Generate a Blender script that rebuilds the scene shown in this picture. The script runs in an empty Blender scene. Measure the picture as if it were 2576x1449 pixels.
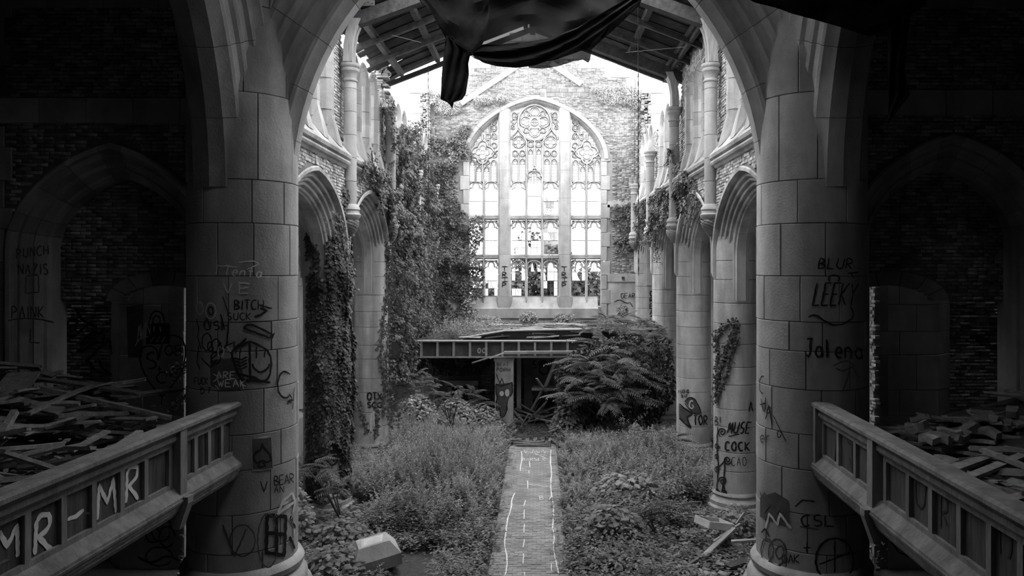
import bpy, math, random
import numpy as np
from mathutils import Vector, Matrix, noise

R = math.radians
PI = math.pi
rnd = random.Random(7)
C = bpy.context.scene.collection
scene = bpy.context.scene

# ---------------------------------------------------------------- camera, sky, exposure
F = 1900.0            # focal length in pixels of the 2576 px wide frame
CX, CZ = 0.24, 6.5    # the camera stands a step right of the nave axis, on a high loft
VX, VY = 1357.0, 670.0
cam_d = bpy.data.cameras.new('camera')
cam = bpy.data.objects.new('camera', cam_d)
C.objects.link(cam)
cam.location = (CX, 0, CZ)
cam.rotation_euler = (PI / 2, 0, 0)
cam_d.sensor_width = 36
cam_d.lens = 36 * F / 2576
cam_d.shift_x = -(VX - 1288) / 2576
cam_d.shift_y = -(724.5 - VY) / 2576
cam_d.clip_start = 0.1
cam_d.clip_end = 400
scene.camera = cam

world = bpy.data.worlds.new('overcast_sky')
scene.world = world
world.use_nodes = True
bg = world.node_tree.nodes['Background']
bg.inputs[0].default_value = (1, 1, 1, 1)
bg.inputs[1].default_value = 6.5
scene.view_settings.view_transform = 'Standard'
scene.view_settings.look = 'None'
scene.view_settings.gamma = 1
scene.view_settings.exposure = 0.0
scene.view_settings.use_curve_mapping = False


def at(px, py, d):
    """point seen at a pixel of the 2576x1449 frame, d metres ahead of the camera"""
    return Vector((CX + (px - VX) * d / F, d, CZ - (py - VY) * d / F))


def proj(p):
    return (VX + (p[0] - CX) * F / p[1], VY - (p[2] - CZ) * F / p[1])


def inpoly(x, y, poly):
    c = False
    j = len(poly) - 1
    for i in range(len(poly)):
        xi, yi = poly[i]
        xj, yj = poly[j]
        if (yi > y) != (yj > y) and x < (xj - xi) * (y - yi) / (yj - yi) + xi:
            c = not c
        j = i
    return c


# ---------------------------------------------------------------- materials (all greys: the photograph is black and white)
def mat(name, lo, hi, scale=3.0, stretch=(1, 1, 1), rough=0.9, bump=0.3, bscale=40, tone=False, stain=0.0,
        stain_scale=0.6, stain_stretch=(1, 1, 0.25), translucent=0.0, metallic=0.0, detail=6, alpha=None, spec=0.25):
    m = bpy.data.materials.new(name)
    m.use_nodes = True
    nt = m.node_tree
    N, L = nt.nodes, nt.links
    b = N['Principled BSDF']
    b.inputs['Roughness'].default_value = rough
    b.inputs['Metallic'].default_value = metallic
    b.inputs['Specular IOR Level'].default_value = spec
    geo = N.new('ShaderNodeNewGeometry')
    mp = N.new('ShaderNodeMapping')
    mp.inputs['Scale'].default_value = stretch
    L.new(geo.outputs['Position'], mp.inputs['Vector'])
    n1 = N.new('ShaderNodeTexNoise')
    n1.inputs['Scale'].default_value = scale
    n1.inputs['Detail'].default_value = detail
    n1.inputs['Roughness'].default_value = 0.65
    L.new(mp.outputs[0], n1.inputs['Vector'])
    mr = N.new('ShaderNodeMapRange')
    mr.inputs['From Min'].default_value = 0.3
    mr.inputs['From Max'].default_value = 0.7
    mr.inputs['To Min'].default_value = lo
    mr.inputs['To Max'].default_value = hi
    L.new(n1.outputs['Fac'], mr.inputs['Value'])
    out = mr.outputs[0]
    if stain:
        mp2 = N.new('ShaderNodeMapping')
        mp2.inputs['Scale'].default_value = stain_stretch
        L.new(geo.outputs['Position'], mp2.inputs['Vector'])
        n2 = N.new('ShaderNodeTexNoise')
        n2.inputs['Scale'].default_value = stain_scale
        n2.inputs['Detail'].default_value = 8
        n2.inputs['Roughness'].default_value = 0.62
        L.new(mp2.outputs[0], n2.inputs['Vector'])
        m2 = N.new('ShaderNodeMapRange')
        m2.inputs['From Min'].default_value = 0.42
        m2.inputs['From Max'].default_value = 0.62
        m2.inputs['To Min'].default_value = 1.0
        m2.inputs['To Max'].default_value = 1.0 - stain
        L.new(n2.outputs['Fac'], m2.inputs['Value'])
        mu = N.new('ShaderNodeMath')
        mu.operation = 'MULTIPLY'
        L.new(out, mu.inputs[0])
        L.new(m2.outputs[0], mu.inputs[1])
        out = mu.outputs[0]
    if tone:
        at_ = N.new('ShaderNodeAttribute')
        at_.attribute_name = 'tone'
        mu = N.new('ShaderNodeMath')
        mu.operation = 'MULTIPLY'
        L.new(out, mu.inputs[0])
        L.new(at_.outputs['Fac'], mu.inputs[1])
        out = mu.outputs[0]
    cb = N.new('ShaderNodeCombineColor')
    for i in range(3):
        L.new(out, cb.inputs[i])
    L.new(cb.outputs[0], b.inputs['Base Color'])
    if bump:
        n3 = N.new('ShaderNodeTexNoise')
        n3.inputs['Scale'].default_value = bscale
        n3.inputs['Detail'].default_value = 3
        L.new(mp.outputs[0], n3.inputs['Vector'])
        bp = N.new('ShaderNodeBump')
        bp.inputs['Strength'].default_value = bump
        bp.inputs['Distance'].default_value = 0.02
        L.new(n3.outputs['Fac'], bp.inputs['Height'])
        L.new(bp.outputs[0], b.inputs['Normal'])
    o = N['Material Output']
    if translucent:
        t = N.new('ShaderNodeBsdfTranslucent')
        L.new(cb.outputs[0], t.inputs['Color'])
        mx = N.new('ShaderNodeMixShader')
        mx.inputs[0].default_value = translucent
        L.new(b.outputs[0], mx.inputs[1])
        L.new(t.outputs[0], mx.inputs[2])
        L.new(mx.outputs[0], o.inputs[0])
    if alpha is not None:
        t = N.new('ShaderNodeBsdfTransparent')
        mx = N.new('ShaderNodeMixShader')
        L.new(t.outputs[0], mx.inputs[1])
        src = o.inputs[0].links[0].from_socket if o.inputs[0].links else b.outputs[0]
        L.new(src, mx.inputs[2])
        if callable(alpha):
            L.new(alpha(N, L, geo), mx.inputs[0])
        else:
            mx.inputs[0].default_value = alpha
        L.new(mx.outputs[0], o.inputs[0])
    return m


M = {}
M['stone'] = mat('limestone', .44, .60, 2.2, bump=.5, bscale=26, tone=True, stain=.45, stain_scale=.9)
M['stone_dark'] = mat('weathered_limestone', .36, .52, 1.6, bump=.35, bscale=24, tone=True, stain=.4, stain_scale=.7)
M['stone_light'] = mat('pale_limestone', .38, .52, 2.5, bump=.4, bscale=20, tone=True, stain=.3, stain_scale=1.1)
M['ribs'] = mat('streaked_limestone', .54, .72, 3, bump=.4, bscale=26, tone=True, stain=.5, stain_scale=1.3, stain_stretch=(1, 1, .12))
M['brick_side'] = mat('lightened_brick', .46, .66, 6, bump=.7, bscale=40, tone=True, stain=.3, stain_scale=.8)  # same brick, colour lightened to make up for the dim light on the side walls
M['brick'] = mat('darkened_brick', .29, .46, 6, bump=.7, bscale=40, tone=True, stain=.35, stain_scale=.8)  # same brick, colour darkened against the strong light on the end wall
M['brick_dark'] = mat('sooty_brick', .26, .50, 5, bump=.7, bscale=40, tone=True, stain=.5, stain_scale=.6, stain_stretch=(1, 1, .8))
M['mortar'] = mat('mortar', .10, .18, 5, bump=.6, bscale=30)
M['mortar_light'] = mat('mortar_light', .22, .32, 5, bump=.6, bscale=30)
M['joint'] = mat('joint_shadow', .05, .08, 5, bump=0)
M['plaster'] = mat('old_plaster', .12, .2, 2, bump=.5, bscale=12, stain=.4)
M['soil'] = mat('soil', .05, .1, 8, bump=1, bscale=20)
M['paver'] = mat('path_paver', .31, .43, 3, bump=.4, bscale=50, tone=True, stain=.3, stain_scale=1.5, stain_stretch=(1, 1, 1))
M['wood'] = mat('painted_oak', .17, .27, 10, stretch=(1, 1, .25), bump=.5, bscale=30, stain=.35, stain_scale=3, stain_stretch=(1, 1, .3))
M['wood_dark'] = mat('dark_panel_wood', .045, .11, 14, stretch=(1, 1, .12), bump=.5, bscale=20, stain=.3, stain_scale=4)
M['plank'] = mat('weathered_plank', .16, .34, 9, bump=.6, bscale=30, tone=True)
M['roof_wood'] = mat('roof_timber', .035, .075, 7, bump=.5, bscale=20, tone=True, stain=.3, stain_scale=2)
M['brace_wood'] = mat('brace_timber', .22, .42, 9, stretch=(2, 2, .2), bump=.5, bscale=20, tone=True)
M['steel'] = mat('rusted_steel', .07, .15, 5, bump=.4, bscale=30, tone=True, rough=.7, stain=.3)
M['steel_light'] = mat('worn_steel_flange', .3, .5, 8, bump=.3, bscale=30, rough=.6)
M['iron'] = mat('dark_iron', .03, .06, 5, bump=0, rough=.6)
M['leaf'] = mat('leaf', .21, .36, 2.0, bump=0, tone=True, translucent=.3, rough=.6)
M['ivy'] = mat('ivy_leaf', .075, .14, 1.2, bump=0, tone=True, translucent=.15, rough=.5, spec=.4)
M['stem'] = mat('stem', .12, .2, 6, bump=0)
M['black_cloth'] = mat('black_cloth', .004, .009, 4, bump=.4, bscale=14, rough=1, spec=.05)
M['net'] = mat('dark_netting', .008, .015, 4, bump=.3, bscale=20, rough=1, spec=.05, alpha=.8)
M['spray_dark'] = mat('dark_spray_paint', .012, .03, 5, bump=0, rough=.7)
M['spray_grey'] = mat('grey_spray_paint', .07, .12, 5, bump=0, rough=.7)
M['spray_light'] = mat('light_spray_paint', .55, .75, 9, bump=0, rough=.8)
M['chalk'] = mat('white_chalk', .75, .92, 9, bump=0, rough=1)
M['glass'] = mat('milky_window_glass', .72, .85, 5, bump=0, rough=.3, translucent=.85, alpha=.55)
M['glass_dull'] = mat('dull_window_glass', .3, .42, 5, bump=0, rough=.3, translucent=.7, alpha=.92)
M['lead'] = mat('lead_came', .10, .16, 5, bump=0, rough=.6)
M['carved'] = mat('carved_stone', .24, .42, 4, bump=1, bscale=18, stain=.4)
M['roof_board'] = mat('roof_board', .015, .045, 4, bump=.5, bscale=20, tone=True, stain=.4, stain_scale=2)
M['white_enamel'] = mat('white_enamel', .6, .8, 4, bump=0, rough=.4)

# ---------------------------------------------------------------- object helpers
WL = {}


def wloc(o):
    return WL.get(o.name, Vector((0, 0, 0))) if o is not None else Vector((0, 0, 0))


def link(o, parent=None, loc=None):
    """loc is the world position of the origin"""
    C.objects.link(o)
    loc = Vector(loc) if loc is not None else Vector((0, 0, 0))
    if parent is not None:
        o.parent = parent
        o.location = loc - wloc(parent)
    else:
        o.location = loc
    WL[o.name] = loc
    return o


def tag(o, label=None, cat=None, group=None, kind=None):
    if label: o['label'] = label
    if cat: o['category'] = cat
    if group: o['group'] = group
    if kind: o['kind'] = kind
    return o


def thing(name, label, cat, loc, group=None, kind=None):
    o = bpy.data.objects.new(name, None)
    o.empty_display_size = .2
    link(o, None, loc)
    return tag(o, label, cat, group, kind)


class MB:
    def __init__(s):
        s.v = []; s.f = []; s.t = []

    def add(s, vs, fs, tone=1.0):
        b = len(s.v)
        s.v.extend([tuple(p) for p in vs])
        s.f.extend([tuple(b + i for i in f) for f in fs])
        s.t.extend([tone] * len(vs))

    def box(s, c, size, tone=1.0, rot=None):
        cx, cy, cz = c
        hx, hy, hz = size[0] / 2, size[1] / 2, size[2] / 2
        vs = [Vector((x, y, z)) for x in (-hx, hx) for y in (-hy, hy) for z in (-hz, hz)]
        if rot is not None:
            vs = [rot @ v for v in vs]
        vs = [(v.x + cx, v.y + cy, v.z + cz) for v in vs]
        s.add(vs, [(0, 1, 3, 2), (4, 6, 7, 5), (0, 4, 5, 1), (2, 3, 7, 6), (0, 2, 6, 4), (1, 5, 7, 3)], tone)

    def beam(s, a, b, w, h, tone=1.0, up=(0, 0, 1)):
        """square bar from a to b, w wide and h high"""
        a = Vector(a); b = Vector(b)
        d = (b - a).normalized()
        u = Vector(up)
        if abs(d.dot(u)) > .98: u = Vector((0, 1, 0))
        sd = d.cross(u).normalized(); u = sd.cross(d)
        vs = []
        for p in (a, b):
            for i, j in ((-1, -1), (1, -1), (1, 1), (-1, 1)):
                vs.append(p + sd * i * w / 2 + u * j * h / 2)
        s.add(vs, [(3, 2, 1, 0), (4, 5, 6, 7), (0, 1, 5, 4), (1, 2, 6, 5), (2, 3, 7, 6), (3, 0, 4, 7)], tone)

    def loft(s, rows, tone=1.0, close=False, caps=False):
        n = len(rows[0])
        vs = [p for r in rows for p in r]
        fs = []
        m = n if close else n - 1
        for i in range(len(rows) - 1):
            for j in range(m):
                k = (j + 1) % n
                fs.append((i * n + j, i * n + k, (i + 1) * n + k, (i + 1) * n + j))
        if caps:
            fs.append(tuple(range(n))[::-1])
            fs.append(tuple((len(rows) - 1) * n + j for j in range(n)))
        s.add(vs, fs, tone)

    def tube(s, pts, rad, n=6, tone=1.0, caps=True):
        pts = [Vector(p) for p in pts]
        rows = []
        up = Vector((0, 0, 1))
        for i, p in enumerate(pts):
            d = (pts[min(i + 1, len(pts) - 1)] - pts[max(i - 1, 0)])
            d = d.normalized() if d.length > 1e-9 else Vector((0, 0, 1))
            u = Vector((1, 0, 0)) if abs(d.z) > .9 else up
            a = d.cross(u).normalized(); b = a.cross(d)
            r = rad[i] if isinstance(rad, (list, tuple)) else rad
            rows.append([p + (a * math.cos(2 * PI * k / n) + b * math.sin(2 * PI * k / n)) * r for k in range(n)])
        s.loft(rows, tone, close=True, caps=caps)

    def lathe(s, c, prof, n=28, tone=1.0):
        rows = []
        for r, z in prof:
            rows.append([(c[0] + r * math.cos(2 * PI * k / n), c[1] + r * math.sin(2 * PI * k / n), z) for k in range(n)])
        s.loft(rows, tone, close=True, caps=True)

    def build(s, name, m, parent=None, smooth=False, loc=None, angle=.6):
        me = bpy.data.meshes.new(name)
        L = Vector(loc) if loc is not None else wloc(parent)
        v = np.array(s.v, dtype=np.float64).reshape(-1, 3) - np.array(L)
        me.from_pydata(v.tolist(), [], s.f)
        if smooth:
            me.shade_smooth()
            me.set_sharp_from_angle(angle=angle)
        a = me.attributes.new('tone', 'FLOAT', 'POINT')
        a.data.foreach_set('value', np.array(s.t, dtype=np.float32))
        me.materials.append(m)
        o = bpy.data.objects.new(name, me)
        return link(o, parent, L)


def np_mesh(name, verts, faces, tones, m, parent=None, kind='stuff'):
    """verts Nx3, faces list of (F x k) arrays; big meshes made in one go"""
    me = bpy.data.meshes.new(name)
    nv = len(verts)
    loops = np.concatenate([f.reshape(-1) for f in faces]).astype(np.int32)
    tot = np.concatenate([np.full(len(f), f.shape[1]) for f in faces]).astype(np.int32)
    st = np.concatenate([[0], np.cumsum(tot)[:-1]]).astype(np.int32)
    me.vertices.add(nv)
    me.vertices.foreach_set('co', (np.asarray(verts) - np.array(wloc(parent))).astype(np.float32).reshape(-1))
    me.loops.add(len(loops))
    me.loops.foreach_set('vertex_index', loops)
    me.polygons.add(len(tot))
    me.polygons.foreach_set('loop_start', st)
    me.polygons.foreach_set('loop_total', tot)
    me.update(calc_edges=True)
    a = me.attributes.new('tone', 'FLOAT', 'POINT')
    a.data.foreach_set('value', np.asarray(tones, dtype=np.float32))
    me.materials.append(m)
    o = bpy.data.objects.new(name, me)
    link(o, parent, wloc(parent))
    if kind: o['kind'] = kind
    return o


# ---------------------------------------------------------------- wall frames: (origin, s direction, outward normal, brick rotation)
class Fr:
    def __init__(s, o, S, N):
        s.o = Vector(o); s.S = Vector(S); s.N = Vector(N)
        s.rz = math.atan2(s.S.y, s.S.x)

    def p(s, a, dn, z):
        return s.o + s.S * a + s.N * dn + Vector((0, 0, z))


# brick meshes shared by all brick objects
BRICKV = []


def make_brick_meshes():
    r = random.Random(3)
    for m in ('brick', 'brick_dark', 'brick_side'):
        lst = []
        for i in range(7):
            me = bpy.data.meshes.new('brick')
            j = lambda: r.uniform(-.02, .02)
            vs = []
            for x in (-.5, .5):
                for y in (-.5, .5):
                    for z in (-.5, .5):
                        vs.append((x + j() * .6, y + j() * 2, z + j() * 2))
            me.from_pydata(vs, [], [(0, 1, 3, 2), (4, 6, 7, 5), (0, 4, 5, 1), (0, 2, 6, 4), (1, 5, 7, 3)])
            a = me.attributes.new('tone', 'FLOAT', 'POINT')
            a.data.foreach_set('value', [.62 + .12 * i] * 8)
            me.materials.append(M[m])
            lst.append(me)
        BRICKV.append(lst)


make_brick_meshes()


def bricks(parent, fr, s0, s1, z0, z1, inside, dark=0, L=.215, Hh=.075, seed=1, nparts=300, holes=.012, crumble=None, proud=.02, gap=.012):
    r = random.Random(seed)
    cand = []
    row = 0
    z = z0
    while z < z1:
        s = s0 - (L / 2 if row % 2 else 0) + r.uniform(-.02, .02)
        while s < s1:
            # occasional half bricks
            l = L * (.5 if r.random() < .12 else 1)
            cs, cz = s + l / 2, z + Hh / 2
            hole = holes * (6 if noise.noise(Vector((cs * .8, cz * 1.4, seed))) > .33 else .5)
            if r.random() > hole and inside(cs - l * .5, cz) and inside(cs + l * .5, cz):
                cand.append((cs, cz, l - gap - r.uniform(0, .008), Hh - gap - r.uniform(0, .006),
                             proud + r.uniform(-.010, .012) + (.02 if r.random() < .03 else 0), r.randrange(7)))
            s += l
        z += Hh
        row += 1
    vis = []
    for i, c in enumerate(cand):
        p = fr.p(c[0], 0, c[1])
        if p.y < 1: continue
        x, y = proj(p)
        if -5 < x < 2581 and -5 < y < 1454:
            vis.append((p.y + r.uniform(0, 1.2), i))
    vis.sort()
    pick = set(i for _, i in vis[:nparts])
    D = .10
    lst = BRICKV[dark]
    pw = wloc(parent)
    V = []; T = []
    for i, c in enumerate(cand):
        cs, cz, l, h, pr, k = c
        if i in pick:
            o = bpy.data.objects.new('brick', lst[k])
            o.location = fr.p(cs, pr - D / 2, cz) - pw
            o.rotation_euler = (r.uniform(-.01, .01), r.uniform(-.012, .012), fr.rz + r.uniform(-.01, .01))
            o.scale = (l, D, h)
            o.parent = parent
            C.objects.link(o)
        else:
            t = .62 + .12 * k
            for a in (-.5, .5):
                for dn in (pr, pr - D):
                    for b in (-.5, .5):
                        V.append(fr.p(cs + a * l, dn, cz + b * h))
            T.extend([t] * 8)
    if V:
        n = len(V) // 8
        base = (np.arange(n) * 8)[:, None, None]
        q = np.array([(0, 1, 3, 2), (4, 6, 7, 5), (0, 4, 5, 1), (0, 2, 6, 4), (1, 5, 7, 3)])[None]
        f = (base + q).reshape(-1, 4)
        np_mesh('brickwork', np.array(V), [f], T, M[('brick', 'brick_dark', 'brick_side')[dark]], parent)


# ---------------------------------------------------------------- arch curves
def archz(u, h, k=.12):
    u = min(1, abs(u))
    return h * ((1 - k) * math.sqrt(max(0, 1 - u * u)) + k * (1 - u))


def arch_ring(fr, sc, z0, prof, a, h, name, parent, m, k=.12, nv=13, n=26, zdown=None, gap=.012, tones=(.85, 1.1), hk=1.0,
              smooth=True, seed=0, tmin=0, tmax=1, back=.0, skip=()):
    """voussoirs of an arch: each one an object. prof = [(inset, dn)], front hood first"""
    r = random.Random(seed + 11)
    P = []
    rows = None
    ths = [PI * i / n for i in range(n + 1)]
    for ins, dn in prof:
        aj, hj = a - ins, h - ins * hk
        pts = []
        zd = (zdown(ins) if callable(zdown) else zdown) if zdown is not None else None
        if zd is not None: pts.append((-aj, zd))
        for th in ths:
            c = -math.cos(th)
            pts.append((c * aj, z0 + archz(c, hj, k)))
        if zd is not None: pts.append((aj, zd))
        P.append([fr.p(sc + s, dn, z) for s, z in pts])
    ns = len(P[0])
    bounds = [round(i * (ns - 1) / nv) for i in range(nv + 1)]
    for q in range(nv):
        if q in skip: continue
        i0, i1 = bounds[q], bounds[q + 1]
        if i1 <= i0: continue
        if (i0 / (ns - 1)) < tmin or (i1 / (ns - 1)) > tmax: continue
        rows = []
        for i in range(i0, i1 + 1):
            row = []
            for j in range(len(P)):
                p = P[j][i].copy()
                if i == i0 and i0 > 0:
                    d = P[j][i + 1] - p
                    p += d * min(.4, gap / max(d.length, 1e-6))
                if i == i1 and i1 < ns - 1:
                    d = P[j][i - 1] - p
                    p += d * min(.4, gap / max(d.length, 1e-6))
                row.append(p)
            rows.append(row)
        b = MB()
        b.loft(rows, r.uniform(*tones), caps=True)
        b.build(name, m, parent, smooth=smooth, angle=.38)


def wall_strips(fr, ss, zl, zt, dn=0.0, thick=.6, tone=1.0):
    """wall plate between a lower curve and an upper curve, with front, back, top and underside"""
    b = MB()
    rows_f = []
    for s in ss:
        l, t = zl(s), zt(s)
        t = max(t, l + .001)
        rows_f.append([fr.p(s, dn, l), fr.p(s, dn, t), fr.p(s, dn - thick, t), fr.p(s, dn - thick, l)])
    b.loft(rows_f, tone, close=True, caps=True)
    return b


def blockbox(b, fr, s0, s1, z0, z1, dn0, dn1, e=.008, tone=1.0):
    """ashlar block with a small front chamfer"""
    v = []
    for dn, i in ((dn0, 0), (dn1 - e, 0), (dn1, e)):
        v += [fr.p(s0 + i, dn, z0 + i), fr.p(s1 - i, dn, z0 + i), fr.p(s1 - i, dn, z1 - i), fr.p(s0 + i, dn, z1 - i)]
    f = [(8, 9, 10, 11)]
    for k in (0, 4):
        for j in range(4):
            f.append((k + j, k + (j + 1) % 4, k + 4 + (j + 1) % 4, k + 4 + j))
    b.add(v, f, tone)


def ashlar(parent, fr, s0, s1, z0, z1, H, W, dn=.0, depth=.25, name='stone_block', m=None, seed=0, inside=None, gap=.012, tones=(.8, 1.12)):
    r = random.Random(seed)
    nz = max(1, round((z1 - z0) / H))
    hh = (z1 - z0) / nz
    ns = max(1, round((s1 - s0) / W))
    ww = (s1 - s0) / ns
    for i in range(nz):
        off = (i % 2) * .5 if ns > 1 else 0
        edges = [s0] + [s0 + (j + off) * ww for j in range(0 if off else 1, ns + 1)]
        edges = sorted(set(round(min(max(x, s0), s1), 4) for x in edges + [s1]))
        for j in range(len(edges) - 1):
            a, c = edges[j], edges[j + 1]
            if c - a < .04: continue
            if inside and not inside((a + c) / 2, z0 + (i + .5) * hh): continue
            b = MB()
            blockbox(b, fr, a + gap / 2, c - gap / 2, z0 + i * hh + gap / 2, z0 + (i + 1) * hh - gap / 2, dn - depth, dn + r.uniform(-.006, .006),
                     tone=r.uniform(*tones))
            b.build(name, m or M['stone'], parent)


def round_pier(name, label, cat, cx, cy, r0, levels, nb, m, group=None, seed=0, core=True, phase=0, tones=(.8, 1.1), kind=None, seg=7):
    rr = random.Random(seed)
    t = thing(name, label, cat, (cx, cy, levels[0]), group, kind)
    if core:
        b = MB()
        b.lathe((cx, cy), [(r0 - .03, levels[0]), (r0 - .03, levels[-1])], 40)
        b.build('pier_core', M['joint'], t, smooth=True)
    e = .01
    for i in range(len(levels) - 1):
        z0, z1 = levels[i] + .005, levels[i + 1] - .005
        n = nb if not callable(nb) else nb(i)
        ph = phase + (i % 2) * PI / max(n, 1) + rr.uniform(-.12, .12) * (n > 1)
        if n <= 1:
            b = MB()
            b.lathe((cx, cy), [(r0 - .05, z0), (r0 - .008, z0), (r0, z0 + .01), (r0, z1 - .01), (r0 - .008, z1), (r0 - .05, z1)], 36, rr.uniform(*tones))
            b.build('stone_drum', m, t, smooth=True)
            continue
        cuts = [ph + 2 * PI * (k + rr.uniform(-.15, .15)) / n for k in range(n)]
        for k in range(n):
            a0 = cuts[k]
            a1 = cuts[(k + 1) % n] + (2 * PI if k == n - 1 else 0)
            ga = .007 / r0
            a0 += ga; a1 -= ga
            angs = [a0, a0 + e / r0] + [a0 + (a1 - a0) * q / seg for q in range(1, seg)] + [a1 - e / r0, a1]
            rows = []
            pr = rr.uniform(-.006, .006)
            for ia, an in enumerate(angs):
                edge = ia in (0, len(angs) - 1)
                ro = r0 + pr - (e if edge else 0)
                ca, sa = math.cos(an), math.sin(an)
                q = lambda rad, z: (cx + rad * ca, cy + rad * sa, z)
                rows.append([q(r0 - .1, z0), q(r0 + pr - e, z0), q(ro, z0 + e), q(ro, z1 - e), q(r0 + pr - e, z1), q(r0 - .1, z1)])
            b = MB()
            b.loft(rows, rr.uniform(*tones), caps=True)
            b.build('stone_block', m, t, smooth=True, angle=.5)
    return t
# ================================================================ SETTING
D = [14.73, 20.27, 25.8, 31.35, 36.9]       # depth of the piers along the nave
BC = [(D[i] + D[i + 1]) / 2 for i in range(4)]
LF = Fr((-4.95, 0, 0), (0, 1, 0), (1, 0, 0))      # nave walls: inner faces
RF = Fr((4.95, 0, 0), (0, -1, 0), (-1, 0, 0))
EF = Fr((0, 37.2, 0), (1, 0, 0), (0, -1, 0))      # far end wall
TF = Fr((0, 14.73, 0), (1, 0, 0), (0, -1, 0))     # crossing arch
AF = Fr((0, 15.0, 0), (1, 0, 0), (0, -1, 0))      # transverse walls left and right


def plain_box(name, lo, hi, m, kind='structure', parent=None):
    b = MB()
    b.box([(lo[i] + hi[i]) / 2 for i in range(3)], [hi[i] - lo[i] for i in range(3)])
    o = b.build(name, m, parent)
    if parent is None and kind: o['kind'] = kind
    return o


floor = plain_box('floor', (-11, -6, -.3), (11, 60, 0), M['soil'])
back = plain_box('wall_back', (-11, -6.4, 0), (11, -6, 14.6), M['mortar'])
HX, HY0, HY1 = 1.1, 7.2, 11.2       # unseen gap added in the crossing ceiling as fill light, above the frame
plain_box('ceiling', (-11, -6, 14.5), (11, HY0, 14.9), M['roof_board'])
plain_box('ceiling_front', (-11, HY1, 14.5), (11, 15.3, 14.9), M['roof_board'])
plain_box('ceiling_side_left', (-11, HY0, 14.5), (-HX, HY1, 14.9), M['roof_board'])
plain_box('ceiling_side_right', (HX, HY0, 14.5), (11, HY1, 14.9), M['roof_board'])
plain_box('wall_outer_left', (-11, -6, 0), (-10.55, 17.3, 14.5), M['mortar'])
plain_box('wall_outer_right', (10.55, -6, 0), (11, 17.3, 14.5), M['mortar'])

# ---- path of pavers down the nave
path = plain_box('path', (-.84, 12.5, 0), (.84, 28.0, .048), M['mortar_light'])
path['kind'] = 'structure'
rr = random.Random(5)
PV = []
for i in range(5):
    b = MB()
    e = .03
    b.add([(-.5, -.5, 0), (.5, -.5, 0), (.5, .5, 0), (-.5, .5, 0), (-.5 + e, -.5 + e, 1), (.5 - e, -.5 + e, 1), (.5 - e, .5 - e, 1), (-.5 + e, .5 - e, 1)],
          [(4, 5, 6, 7), (0, 1, 5, 4), (1, 2, 6, 5), (2, 3, 7, 6), (3, 0, 4, 7)], .86 + .06 * i)
    me = bpy.data.meshes.new('paver')
    me.from_pydata(b.v, [], b.f)
    a = me.attributes.new('tone', 'FLOAT', 'POINT')
    a.data.foreach_set('value', b.t)
    me.materials.append(M['paver'])
    PV.append(me)
cnt = 0
fv = []; ft = []
y = 12.6
row = 0
while y < 27.0:
    x = -.83 + (.1 if row % 2 else 0) - .1
    while x < .8:
        x0, x1 = max(x, -.83), min(x + .2, .83)
        if x1 - x0 > .05 and not (rr.random() < .05 and abs(x) > .6):
            k = rr.randrange(5)
            if y > 15.7 and cnt < 300:
                o = bpy.data.objects.new('paver', PV[k])
                o.parent = path
                o.location = ((x0 + x1) / 2, y + .06, .03)
                o.scale = (x1 - x0 - .005, .115, .028 + rr.uniform(-.006, .006))
                o.rotation_euler = (rr.uniform(-.015, .015), rr.uniform(-.015, .015), rr.uniform(-.01, .01))
                C.objects.link(o)
                cnt += 1
            else:
                fv.append(((x0 + x1) / 2, y + .06, x1 - x0 - .005, k))
        x += .2
    y += .12
    row += 1
b = MB()
for cx_, cy_, w_, k in fv:
    t = .86 + .06 * k
    b.add([(cx_ - w_ / 2, cy_ - .0575, .03), (cx_ + w_ / 2, cy_ - .0575, .03), (cx_ + w_ / 2, cy_ + .0575, .03), (cx_ - w_ / 2, cy_ + .0575, .03),
           (cx_ - w_ / 2 + .004, cy_ - .055, .058), (cx_ + w_ / 2 - .004, cy_ - .055, .058), (cx_ + w_ / 2 - .004, cy_ + .055, .058), (cx_ - w_ / 2 + .004, cy_ + .055, .058)],
          [(4, 5, 6, 7), (0, 1, 5, 4), (1, 2, 6, 5), (2, 3, 7, 6), (3, 0, 4, 7)], t)
b.build('paving', M['paver'], path)['kind'] = 'stuff'

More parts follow.
